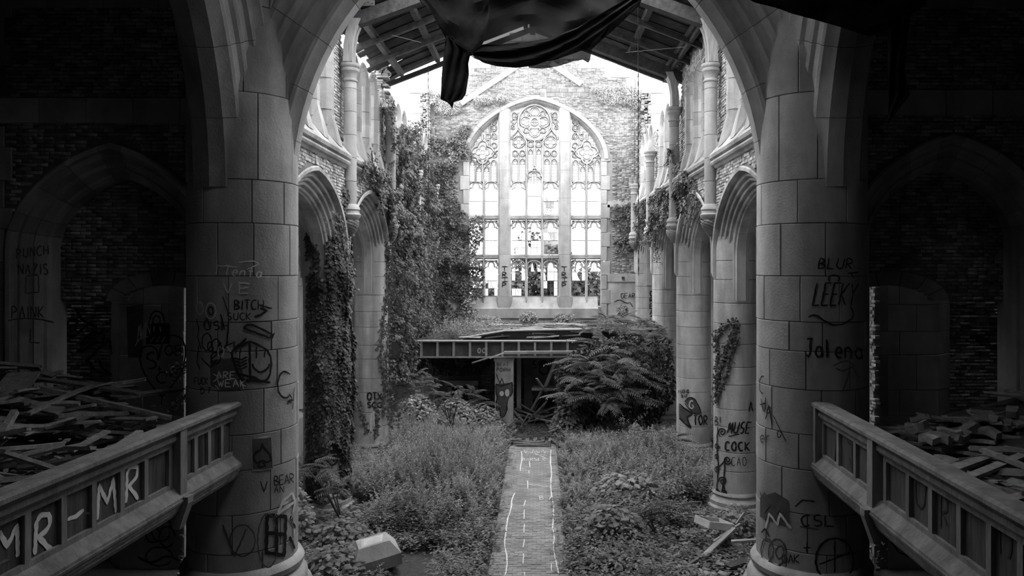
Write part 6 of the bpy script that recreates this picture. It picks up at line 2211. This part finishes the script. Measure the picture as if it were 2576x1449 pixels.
FONT = {
    'A': [[(0, 1), (.5, 0), (1, 1)], [(.2, .62), (.8, .62)]],
    'B': [[(0, 0), (0, 1)], arc(.0, .25, .8, .25, 90, -90, 6), arc(.0, .75, 1, .25, 90, -90, 6)],
    'C': [arc(.6, .5, .6, .5, 50, 310, 9)],
    'D': [[(0, 0), (0, 1)], arc(.0, .5, 1, .5, 90, -90, 8)],
    'E': [[(1, 0), (0, 0), (0, 1), (1, 1)], [(0, .5), (.8, .5)]],
    'F': [[(1, 0), (0, 0), (0, 1)], [(0, .5), (.8, .5)]],
    'G': [arc(.55, .5, .55, .5, 50, 320, 9) + [(1, .55), (.6, .55)]],
    'H': [[(0, 0), (0, 1)], [(1, 0), (1, 1)], [(0, .5), (1, .5)]],
    'I': [[(.2, 0), (.2, 1)]],
    'J': [[(.2, 0), (1, 0)], [(.65, 0), (.65, .8), (.4, 1), (.1, .85)]],
    'K': [[(0, 0), (0, 1)], [(1, 0), (.05, .5), (1, 1)]],
    'L': [[(0, 0), (0, 1), (1, 1)]],
    'M': [[(0, 1), (.1, 0), (.5, .7), (.9, 0), (1, 1)]],
    'N': [[(0, 1), (0, 0), (1, 1), (1, 0)]],
    'O': [arc(.5, .5, .5, .5, 0, 360, 12)],
    'P': [[(0, 0), (0, 1)], arc(.0, .28, .9, .28, 90, -90, 7)],
    'Q': [arc(.5, .5, .5, .5, 0, 360, 12), [(.6, .7), (1, 1)]],
    'R': [[(0, 1), (0, 0)], arc(.0, .28, .9, .28, 90, -90, 7), [(.1, .56), (1, 1)]],
    'S': [arc(.5, .25, .45, .25, 40, 270, 6) + arc(.5, .75, .45, .25, 90, -140, 6)],
    'T': [[(0, 0), (1, 0)], [(.5, 0), (.5, 1)]],
    'U': [[(0, 0), (0, .7)] + arc(.5, .7, .5, .3, 180, 360, 6) + [(1, 0)]],
    'V': [[(0, 0), (.5, 1), (1, 0)]],
    'W': [[(0, 0), (.25, 1), (.5, .3), (.75, 1), (1, 0)]],
    'X': [[(0, 0), (1, 1)], [(1, 0), (0, 1)]],
    'Y': [[(0, 0), (.5, .5), (1, 0)], [(.5, .5), (.5, 1)]],
    'Z': [[(0, 0), (1, 0), (0, 1), (1, 1)]],
    '0': [arc(.5, .5, .5, .5, 0, 360, 12)], '8': [arc(.5, .25, .4, .25, 0, 360, 10), arc(.5, .75, .5, .25, 0, 360, 10)],
    '2': [arc(.5, .3, .5, .3, 160, -30, 6) + [(0, 1), (1, 1)]], '6': [[(.8, 0), (.1, .6)] + arc(.5, .72, .42, .27, 160, 520, 10)],
    '!': [[(.2, 0), (.2, .7)], [(.2, .9), (.2, 1)]], '.': [[(.1, .92), (.2, 1)]], '+': [[(.5, .1), (.5, .9)], [(.1, .5), (.9, .5)]],
    'a': [arc(.45, .7, .4, .3, 0, 360, 8), [(.85, .4), (.9, 1)]], 'e': [[(.05, .7), (.9, .7)] + arc(.48, .7, .42, .3, 0, 310, 8)[1:]],
    'l': [[(.2, 0), (.25, 1)]], 'n': [[(0, .4), (0, 1)], arc(.42, .75, .42, .35, 180, 0, 6) + [(.84, 1)]], 'o': [arc(.5, .7, .4, .3, 0, 360, 8)],
    'r': [[(0, .4), (0, 1)], arc(.4, .75, .4, .35, 180, 60, 4)], 's': [arc(.5, .55, .35, .15, 40, 270, 5) + arc(.5, .85, .35, .15, 90, -140, 5)], 'y': [[(0, .4), (.4, .8)], [(.9, .4), (.3, 1.3)]],
    'u': [[(0, .4), (0, .8)] + arc(.4, .8, .4, .2, 180, 360, 5) + [(.8, .4), (.85, 1)]], 'k': [[(0, 0), (0, 1)], [(.7, .4), (.05, .7), (.8, 1)]], 't': [[(.4, .1), (.4, 1)], [(0, .4), (.8, .4)]],
}
GP = 1.03
LPS = Surf('cyl', -5.53, D[0], GP)
g = Paint()
st = lambda pts, w=3.0, m='spray_dark': g.stroke(LPS, pts, w, m)
tx = lambda *a, **k: g.text(LPS, *a, **k)
tx('Tenta', 562, 668, 24, 15, 2.6, 'spray_light', slope=.06, slant=.2); st([(543, 690), (548, 668), (600, 672)], 2, 'spray_light'); st([(600, 660), (640, 655), (652, 664), (620, 678)], 2, 'spray_light')
tx('VE', 562, 712, 26, 22, 2.4, 'spray_light', dx=40)
st([(600, 710), (628, 714)], 3, 'spray_light'); st([(606, 726), (626, 722)], 2.4, 'spray_light')
tx('BITCH', 590, 755, 24, 13, 2.6, dx=17); tx('SUCK', 572, 787, 18, 11, 2.2, dx=16)
st([(655, 775), (670, 782), (660, 790), (640, 798)], 5); st([(652, 768), (684, 776)], 3); st([(560, 745), (575, 790)], 2)
for cx_, cy_, rx_, ry_ in ((503, 776, 8, 16), (530, 782, 13, 20), (530, 782, 6, 10), (543, 870, 10, 18), (520, 860, 12, 22)):
    st(arc(cx_, cy_, rx_, ry_, 0, 360, 14), 2.6, 'spray_light' if rx_ > 7 and cy_ < 800 else 'spray_dark')
for p in ([(494, 800), (500, 830), (496, 850)], [(500, 870), (495, 910), (503, 930)], [(510, 820), (520, 800), (528, 825)], [(555, 790), (565, 830)], [(575, 820), (570, 870), (590, 860), (582, 900)], [(530, 905), (560, 880), (575, 860)],
          [(505, 900), (530, 925), (545, 905)], [(498, 850), (506, 880)]):
    st(p, 2.8)
tx('USH', 515, 808, 22, 15, 2.6, dx=22); tx('GA', 522, 860, 24, 15, 2.6, dx=24); tx('OY', 548, 872, 26, 15, 3, 'spray_light', dx=24)
st(arc(543, 900, 12, 16, 0, 360, 12), 3)
tx('ARE', 545, 935, 17, 12, 2.4, 'spray_light', dx=17); tx('WEAK', 548, 955, 18, 14, 2.4, 'spray_light', dx=19)
st([(536, 940), (552, 950), (536, 960)], 2, 'spray_light'); st([(540, 968), (552, 980)], 2, 'spray_light'); st([(606, 958), (614, 980)], 2, 'spray_light')
g.fill(LPS, [(528, 905), (600, 900), (622, 975), (560, 985), (530, 970)], 'spray_grey', .006)
tx('FUCK', 489, 950, 17, 7, 2.2, dx=9); tx('D.T.', 505, 975, 16, 9, 2.2, dx=11)
# the folded milk-carton face
for p in ([(612, 825), (678, 850)], [(612, 825), (627, 812), (686, 842), (678, 850)], [(628, 858), (580, 885), (602, 955), (628, 960)], [(628, 858), (629, 960)], [(628, 858), (684, 884), (680, 950), (660, 962), (629, 944)], [(600, 940), (672, 962)],
          [(578, 886), (620, 852)], [(690, 838), (684, 852)], [(600, 955), (680, 962)]):
    st(p, 4.2)
for k in range(4): st([(588 + k * 2, 900 + k * 9), (605, 905 + k * 8), (622, 898 + k * 8)], 3)
st([(592, 890), (596, 878)], 2.4); st([(604, 888), (606, 876)], 2.4); st([(645, 872), (645, 902)], 3.2); st([(667, 878), (665, 900)], 3.2); st(arc(656, 910, 22, 26, 190, 350, 10), 4)
tx('C', 698, 934, 68, 32, 3.6); tx('4', 728, 985, 40, 12)
st([(728, 990), (735, 1005), (722, 1010)], 3); st([(740, 975), (736, 1030)], 3); st([(724, 1012), (740, 1006)], 3)
# spade card
g.fill(LPS, [(632, 1102), (684, 1096), (688, 1180), (634, 1188)], 'stone_dark', .006)
g.fill(LPS, [(634, 1104), (682, 1100), (686, 1178), (636, 1184)], 'spray_grey', .009)
st([(660, 1115), (662, 1128), (678, 1140), (682, 1158), (668, 1164), (658, 1158), (646, 1166), (636, 1154), (644, 1138), (657, 1130), (660, 1115)], 4.2); st([(658, 1158), (648, 1174), (668, 1174), (658, 1158)], 4)
tx('BEAR', 690, 1198, 24, 11, 2.6, dx=13, slope=-.15); tx('AN', 690, 1222, 18, 10, 2, dx=14)
tx('V', 655, 1210, 28, 18, 2.6)
for p in ([(700, 1290), (712, 1260), (735, 1240)], [(690, 1300), (720, 1278), (742, 1262)], [(735, 1240), (744, 1262), (736, 1290)], [(728, 1300), (742, 1320), (740, 1350)], [(706, 1270), (726, 1262)]): st(p, 6, 'spray_light')
for p in ([(672, 1296), (670, 1390), (716, 1398), (720, 1300), (672, 1296)], [(672, 1340), (716, 1345)], [(696, 1300), (696, 1395)], [(730, 1300), (744, 1330)], [(728, 1350), (742, 1380)]): st(p, 7)
st(arc(674, 1360, 26, 68, 0, 360, 20), 2.6, 'spray_grey'); st(arc(610, 1360, 32, 40, 0, 360, 16), 2.6, 'spray_grey'); st([(560, 1320), (590, 1400), (620, 1330)], 3, 'spray_grey')
g.build(piers[(-1, 0)], 'sprayed scrawls')

g = Paint(); RPS = Surf('cyl', 5.53, D[0], GP)
st = lambda pts, w=3.0, m='spray_dark': g.stroke(RPS, pts, w, m)
tx = lambda *a, **k: g.text(RPS, *a, **k)
tx('BLUR', 2058, 650, 26, 16, 3, dx=23, slant=.2); st([(2132, 688), (2160, 685)], 3); st([(2140, 684), (2148, 700)], 3)
tx('LEEKY', 2044, 712, 56, 17, 3.2, dx=22, slant=.2); st([(2034, 798), (2050, 790), (2075, 808), (2100, 820), (2130, 812), (2150, 795), (2140, 770)], 3.4); st(arc(2098, 702, 14, 10, -40, 220, 8), 3.4)
tx('Jalena', 2026, 852, 46, 20, 4.2, dx=25, slope=.04)
st([(2095, 920), (2130, 905), (2150, 920), (2120, 935), (2100, 925)], 2.6, 'spray_grey'); st([(2140, 920), (2130, 960), (2118, 985)], 2.6, 'spray_grey'); st([(2145, 925), (2160, 950)], 2.6, 'spray_grey')
st(arc(1918, 968, 8, 22, 60, 280, 8), 2.6); st([(1914, 1002), (1920, 1036)], 3); st([(1926, 1000), (1924, 1038)], 3); st([(1912, 1018), (1928, 1014)], 3); st([(1926, 1055), (1934, 1018), (1942, 1068)], 3); st([(1928, 1040), (1940, 1036)], 2.6)
st([(1945, 1045), (1978, 1112)], 2); st(arc(1960, 1092, 5, 9, 0, 360, 8), 2); tx('er', 1912, 1082, 32, 12, 2.6, 'spray_grey', dx=16)
for p in ([(1912, 1235), (1916, 1250), (1924, 1240), (1930, 1252)], [(1920, 1290), (1940, 1262), (1952, 1290), (1965, 1268), (1970, 1300)], [(1925, 1330), (1935, 1292), (1955, 1320), (1962, 1292), (1990, 1330)]): st(p, 5, 'spray_light' if p[0][0] > 1913 and p[0][1] > 1300 else 'spray_grey')
g.fill(RPS, [(1912, 1250), (1950, 1238), (1985, 1260), (1985, 1325), (1940, 1310), (1912, 1300)], 'spray_grey', .006)
tx('CSL', 2016, 1296, 28, 22, 3.2, dx=30); st([(2012, 1325), (2060, 1332)], 3, 'spray_grey'); st([(2000, 1275), (2020, 1258), (2050, 1262)], 3)
tx('+', 2018, 1362, 32, 24, 3); st(arc(2100, 1410, 48, 56, 0, 360, 22), 4); st([(2100, 1360), (2100, 1440)], 3); st([(2060, 1420), (2140, 1390)], 3); tx('DAK', 1968, 1395, 22, 12, 2.4, dx=15)
for c_ in ((1930, 1385, 16, 30), (1955, 1390, 22, 34), (1962, 1390, 10, 16)): st(arc(*c_, 0, 360, 14), 4, 'spray_grey')
st([(1915, 1340), (1925, 1330), (1935, 1350)], 4); st([(1912, 1400), (1945, 1430)], 4)
g.build(piers[(1, 0)], 'sprayed scrawls')

# nave piers
g = Paint(); S_ = Surf('cyl', 5.5, D[1], .578)
st = lambda pts, w=3.0, m='spray_dark': g.stroke(S_, pts, w, m)
g.text(S_, 'MUSE', 1830, 1062, 28, 10, 3.2, dx=15, slant=.2); g.text(S_, 'COCK', 1824, 1112, 22, 11, 3.4, dx=17); st([(1832, 1098), (1860, 1092)], 2.6); g.text(S_, 'B!', 1798, 1048, 22, 8, 2.2, dx=12); g.text(S_, 'A', 1884, 1010, 26, 10, 3)
g.text(S_, 'CAO', 1840, 1150, 22, 9, 1.4, dx=14)
def spiral(cx_, cy_, r_, t0=0, turns=1.6, n=22, sgn=1):
    return [(cx_ + r_ * (1 - k / n * .85) * math.cos(t0 + sgn * turns * 2 * PI * k / n), cy_ + r_ * (1 - k / n * .85) * math.sin(t0 + sgn * turns * 2 * PI * k / n) * 1.05) for k in range(n + 1)]
for c_ in ((1817, 1087, 11, 2), (1804, 1122, 7, 0), (1830, 1158, 11, 0), (1803, 1148, 6, 1), (1818, 1210, 11, 3), (1805, 1180, 8, 1), (1822, 1240, 8, 2), (1804, 1235, 6, 0)): st(spiral(*c_), 2.6)
for p in ([(1806, 1075), (1802, 1120), (1808, 1170), (1802, 1240)], [(1822, 1200), (1812, 1260)], [(1808, 1176), (1830, 1150)], [(1824, 1160), (1820, 1220), (1832, 1265)], [(1810, 1235), (1830, 1268)]): st(p, 3)
g.build(piers[(1, 1)])
g = Paint(); S_ = Surf('cyl', 5.5, D[2], .578)
st = lambda pts, w=2.6, m='spray_dark': g.stroke(S_, pts, w, m)
g.text(S_, 'AUDIO', 1706, 980, 9, 4, 1.5, dx=6.5); g.text(S_, 'BAE', 1714, 992, 8, 4, 1.4, dx=6)
g.fill(S_, [(1722, 1010), (1734, 999), (1748, 1002), (1762, 1030), (1764, 1042), (1744, 1040)], 'spray_grey', .006); st([(1722, 1010), (1734, 999), (1748, 1002), (1762, 1030), (1764, 1042), (1744, 1042), (1722, 1014)], 2); g.text(S_, 'G', 1734, 1008, 20, 10, 2.6, 'spray_light')
g.fill(S_, [(1708, 1018), (1742, 1042), (1730, 1050), (1738, 1076), (1708, 1050)], 'spray_grey', .006); st([(1708, 1016), (1742, 1042), (1728, 1050), (1738, 1078), (1708, 1052)], 3); g.text(S_, 'TOR', 1745, 1045, 24, 9, 3, dx=13)
g.build(piers[(1, 2)])
g = Paint(); S_ = Surf('cyl', 5.5, D[4], .578)
for k, ch in enumerate('OREAO'):
    g.text(S_, ch, 1635, 733 + k * 15.5, 12, 9, 2.4)
S_ = Surf('cyl', 5.5, D[3], .578)
g.build(piers[(1, 4)])
g = Paint(); S_ = Surf('cyl', -5.5, D[2], .578)
g.text(S_, 'QTX', 924, 988, 18, 11, 3.2, dx=13); g.text(S_, 'SOC', 924, 1012, 13, 10, 2.8, dx=13)
g.stroke(S_, [(934, 1088), (932, 1060), (938, 1034), (962, 1028)], 3, 'spray_light'); g.stroke(S_, [(940, 1040), (942, 1085), (928, 1098)], 2.4, 'spray_light')
g.build(piers[(-1, 2)])
g = Paint(); S_ = Surf('cyl', -5.5, D[1], .60)
g.text(S_, 'OKK', 810, 1078, 20, 8, 2.4, 'spray_grey', dx=12); g.fill(S_, [(815, 1125), (845, 1100), (860, 1110), (855, 1150), (830, 1170)], 'spray_dark', .01); g.stroke(S_, arc(834, 1140, 20, 30, 0, 360, 12), 4)
g.stroke(S_, spiral(822, 1215, 9), 1.6, 'spray_light'); g.stroke(S_, arc(812, 1212, 14, 14, 100, 300, 8), 5); g.fill(S_, [(835, 1225), (850, 1215), (868, 1225), (860, 1250), (838, 1250)], 'spray_dark', .01)
g.build(piers[(-1, 1)])

# mullions of the end window: R.I.P read downwards
g = Paint()
for x in (1262, 1412):
    S_ = Surf('plane', (0, WF - .42, 0), (0, -1, 0))
    for k, ch in enumerate('TRIP'):
        if ch == 'I':
            g.stroke(S_, [(x, 699), (x + 16, 698)], 1.8); g.stroke(S_, [(x + 8, 699), (x + 8, 708)], 1.6); g.stroke(S_, [(x + 1, 709), (x + 15, 708)], 1.8)
        else: g.text(S_, ch, x + (2 if ch != 'T' else 0), 671 + k * 13.5, 11.5, 10 if ch != 'T' else 15, 1.8)
g.build(win, 'dark letters down the mullions')
g = Paint(); S_ = Surf('plane', (0, 37.16, 0), (0, -1, 0))
g.text(S_, 'GEAR', 1562, 738, 12, 7, 1.3, dx=9.5)
g.stroke(S_, [(1545, 760), (1560, 752), (1575, 764), (1585, 760), (1592, 772)], 1.6); g.build(endw)
g = Paint(); S_ = Surf('plane', (0, 36.9, 0), (0, -1, 0))
S_ = Surf('plane', (0, 37.02, 0), (0, -1, 0))

# painted horned face on the square post
g = Paint(); S_ = Surf('plane', (0, 30.0, 0), (0, -1, 0))
st = lambda pts, w=1.8, m='spray_dark': g.stroke(S_, pts, w, m)
g.fill(S_, [(1248, 966), (1268, 970), (1288, 962), (1290, 985), (1282, 1000), (1276, 1015), (1278, 1030), (1268, 1048), (1262, 1052), (1256, 1025), (1250, 1030), (1249, 1005), (1247, 985)], 'spray_grey', .01)
st([(1248, 966), (1258, 971), (1268, 970), (1288, 962), (1290, 985), (1284, 998)], 2.4); st([(1248, 966), (1247, 985), (1252, 1000), (1248, 1012), (1250, 1034), (1256, 1028)], 2.4); st([(1256, 1022), (1260, 1050), (1268, 1050), (1274, 1036), (1276, 1010)], 2.4)
st([(1248, 940), (1258, 966), (1262, 950), (1268, 968)], 1.8)
for c_ in ((1262, 990, 6, 7), (1276, 988, 6, 10)):
    g.fill(S_, arc(*c_, 0, 360, 12)[:-1], 'spray_light', .014); st(arc(*c_, 0, 360, 12), 1.8); st(arc(c_[0], c_[1] + 2, 2, 3, 0, 360, 6), 2)
g.text(S_, 'POWNA', 1250, 925, 10, 5, 1.4, 'spray_grey', dx=7.5); g.text(S_, 'BEAT', 1250, 912, 9, 5, 1.4, 'spray_grey', dx=8); g.text(S_, 'CMDK', 1262, 1060, 9, 5, 1.3, 'spray_light', dx=7)
g.build(pa, 'painted horned face')
# letters on the girder web
g = Paint(); S_ = Surf('plane', (0, 30.08, 0), (0, -1, 0))
g.text(S_, '00', 1202, 876, 12, 7, 1.6, 'spray_light', dx=12); g.text(S_, 'JES', 1333, 878, 9, 6, 1.4, 'spray_grey', dx=10); g.build(gird)
g = Paint(); S_ = Surf('plane', (0, 34.53, 0), (0, -1, 0))
g.text(S_, 'SIX', 1340, 908, 18, 10, 1.8, dx=14); g.stroke(S_, arc(1368, 925, 12, 18, 0, 360, 12), 2.2); g.stroke(S_, arc(1366, 918, 5, 6, 0, 360, 8), 1.8); g.build(bpy.data.objects['wall_panel'])
g = Paint(); S_ = Surf('plane', (0, 30.29, 0), (0, -1, 0))
g.text(S_, 'HH', 1672, 930, 14, 9, 2, dx=13); g.text(S_, 'BAY', 1655, 988, 12, 9, 1.8, 'spray_grey', dx=14); g.stroke(S_, arc(1662, 958, 10, 12, 0, 360, 10), 2, 'spray_grey'); g.build(bpy.data.objects['wall_stage.003'])

# heart pier and transept graffiti
hp = bpy.data.objects['stone_pier']
g = Paint(); S_ = Surf('plane', (0, 16.19, 0), (0, -1, 0))
st = lambda pts, w=2.4, m='spray_dark': g.stroke(S_, pts, w, m)
st([(398, 905), (396, 880), (378, 868), (356, 875), (350, 900), (362, 940), (385, 975), (407, 998), (430, 975), (455, 940), (467, 900), (466, 865), (450, 845), (425, 843), (408, 862), (398, 905)], 3)
g.text(S_, 'S', 368, 886, 42, 26, 3.2); g.text(S_, '+', 394, 918, 20, 14, 2.4); g.text(S_, 'C', 394, 936, 28, 24, 3.2); g.text(S_, '08', 416, 868, 26, 18, 2.8, dx=22)
st(arc(395, 812, 19, 30, 0, 180, 10) + [(376, 826)], 3); st(arc(394, 806, 10, 12, 0, 360, 10), 2.4); st([(407, 998), (406, 1020)], 2.6)
g.fill(S_, [(372, 814), (427, 812), (427, 864), (366, 868)], 'spray_dark', .01); g.stroke(S_, [(388, 822), (388, 834)], 3, 'spray_light', off=.016); g.stroke(S_, [(403, 822), (404, 834)], 3, 'spray_light', off=.016)
for k in range(3): g.stroke(S_, [(378 + k * 14, 862), (388 + k * 14, 846)], 1.4, 'spray_light', off=.016)
g.text(S_, 'AWIN', 345, 820, 40, 10, 1.8, 'spray_light', dx=9, slope=-.5); st([(340, 872), (350, 852), (374, 846)], 2, 'spray_light')
g.fill(S_, [(318, 770), (360, 765), (358, 900), (322, 905)], 'spray_grey', .006)
for c_ in ((405, 1330, 26, 32), (385, 1345, 18, 20), (420, 1350, 20, 26), (400, 1400, 34, 24)): st(arc(*c_, 0, 330, 14), 3)
st([(345, 1400), (380, 1420), (420, 1395), (450, 1410)], 4); st([(430, 1180), (470, 1160), (474, 1172), (440, 1188), (424, 1192)], 3.4)
g.build(hp, 'sprayed heart with letters')
hp = bpy.data.objects['stone_pier.001']
g = Paint()
g.text(S_, 'ABCO', 2236, 1076, 26, 16, 3.2, 'spray_dark', dx=22, slope=.08); g.stroke(S_, [(2230, 1332), (2250, 1350), (2290, 1360), (2320, 1372)], 3); g.stroke(S_, [(2240, 1360), (2262, 1390), (2320, 1410)], 3); g.build(hp)
wl = bpy.data.objects['wall_transept_left']
g = Paint(); S_ = Surf('plane', (0, 16.56, 0), (0, -1, 0))
st = lambda pts, w=3.4, m='spray_dark': g.stroke(S_, pts, w, m)
st([(192, 775), (200, 800), (225, 815), (245, 822), (220, 815), (205, 830), (185, 850), (168, 845), (166, 815), (180, 802), (196, 806), (190, 830), (175, 835)], 5)
st([(200, 870), (225, 835), (262, 840), (258, 862), (232, 862), (216, 880), (192, 884)], 5); st([(215, 912), (248, 875), (275, 855), (285, 900), (300, 905), (290, 915)], 5); st([(220, 905), (240, 935), (280, 942), (255, 925), (250, 905)], 5)
g.text(S_, '2026', 172, 732, 20, 14, 3, dx=22); g.fill(S_, [(296, 770), (312, 772), (318, 880), (300, 900), (292, 860)], 'spray_dark', .01)
g.build(wl)
g = Paint(); S_ = Surf('plane', (0, 14.93, 0), (0, -1, 0))
g.text(S_, 'PUNCH', 42, 626, 24, 11, 2.8, 'spray_grey', dx=17, slope=-.12); g.text(S_, 'NAZIS', 46, 664, 26, 12, 3, 'spray_grey', dx=18); g.stroke(S_, [(66, 694), (96, 692), (98, 735), (64, 738), (66, 694)], 2.2, 'spray_grey')
g.text(S_, 'PAINK', 30, 770, 30, 13, 2.6, 'spray_grey', dx=19); g.stroke(S_, [(20, 806), (60, 800), (110, 804), (135, 812)], 2.6, 'spray_grey'); g.text(S_, 'L', 76, 826, 36, 24, 2.6, 'spray_grey')
g.build(wl)

# letters on the gallery panels
bals = [o for o in C.objects if o.name.startswith('balustrade')]
g = Paint(); S_ = Surf('plane', BALL.p(0, -.033, 0), BALL.N)
for p in ([(245, 1308), (250, 1222), (270, 1265), (285, 1205), (292, 1290)], [(318, 1265), (320, 1185)], [(320, 1188), (330, 1172), (345, 1175), (346, 1195), (335, 1212), (324, 1222), (348, 1255)],
          [(170, 1307), (192, 1298), (211, 1282)], [(88, 1395), (92, 1308)], [(92, 1312), (102, 1296), (122, 1294), (128, 1310), (118, 1335), (96, 1350), (134, 1390)], [(-20, 1390), (0, 1340), (18, 1375), (43, 1322), (45, 1400)]):
    g.stroke(S_, p, 9 if p[0][0] > 150 else 11, 'spray_light', off=.006)
for k, x in enumerate((462, 486, 505, 525, 545, 560)):
    g.stroke(S_, [(x, 1190 - (x - 455) * .42 - 80), (x + 1, 1200 - (x - 455) * .42 - 0)], 12, 'spray_dark', off=.004)
g.build(bals[0], 'painted letters')
g = Paint(); S_ = Surf('plane', BALR.p(0, -.033, 0), BALR.N)
g.stroke(S_, [(2302, 1210), (2304, 1265), (2316, 1280), (2326, 1270), (2328, 1216)], 4, 'spray_dark', off=.006)
g.stroke(S_, [(2366, 1330), (2366, 1240)], 4, 'spray_dark', off=.006); g.stroke(S_, [(2366, 1242), (2382, 1258), (2382, 1285), (2370, 1288), (2384, 1325)], 4, 'spray_dark', off=.006)
g.stroke(S_, [(2515, 1390), (2513, 1320), (2540, 1340), (2545, 1380), (2535, 1405)], 5, 'spray_dark', off=.006)
g.stroke(S_, [(2132, 1114), (2150, 1122)], 5, 'spray_dark', off=.006); g.stroke(S_, [(2142, 1118), (2144, 1185), (2136, 1150)], 5, 'spray_dark', off=.006)
for p in ([(2104, 1100), (2100, 1160)], [(2110, 1102), (2108, 1165)], [(2180, 1125), (2182, 1150), (2192, 1152), (2182, 1160), (2190, 1180), (2184, 1205)]): g.stroke(S_, p, 4, 'spray_dark', off=.006)
g.build(bals[1], 'faint dark scrawls')

# chalk on the path
g = Paint(); S_ = Surf('plane', (0, 0, .062), (0, 0, 1))
st = lambda pts, w=2.2: g.stroke(S_, pts, w, 'chalk', off=.004)
st([(1311, 1135), (1314, 1150), (1310, 1172), (1309, 1185)], 1.8); st([(1386, 1132), (1384, 1160), (1388, 1190), (1385, 1215), (1387, 1245), (1393, 1270), (1392, 1300), (1390, 1330), (1395, 1350), (1391, 1375), (1397, 1405), (1406, 1445)], 2.2)
for a, c in (((1332, 1160), (1333, 1175)), ((1330, 1183), (1331, 1190)), ((1327, 1208), (1328, 1228)), ((1322, 1258), (1318, 1274)), ((1319, 1282), (1318, 1306)), ((1319, 1318), (1318, 1340)), ((1319, 1357), (1316, 1378)), ((1317, 1392), (1316, 1418)), ((1319, 1438), (1320, 1449)), ((1387, 1418), (1387, 1436))): st([a, c], 2)
st([(1296, 1240), (1288, 1252), (1286, 1280), (1276, 1306), (1273, 1340), (1268, 1368), (1276, 1400), (1275, 1430), (1270, 1448)], 2.4)
x = 1314
for k in range(9):
    st([(x, 1137 + (k % 2) * 3), (x + 4, 1131 + (k % 3) * 3), (x + 8, 1139)], 1.4); x += 8
g.text(S_, 'BARSEX', 1314, 1152, 7, 7, 1.3, 'chalk', dx=10); g.text(S_, 'BiA', 1358, 1247, 10, 9, 1.6, 'chalk', dx=12)
st([(1330, 1217), (1345, 1222), (1352, 1218), (1366, 1225), (1380, 1222)], 1.8); st([(1357, 1264), (1378, 1261)], 1.6); st([(1345, 1140), (1376, 1154)], 1.8); st([(1340, 1144), (1392, 1146)], 1.4)
st([(1370, 1371), (1388, 1372)], 1.6)
g.build(path, 'white chalk lines')
g = Paint(); S_ = Surf('plane', (0, WF - .12, 0), (0, -1, 0))
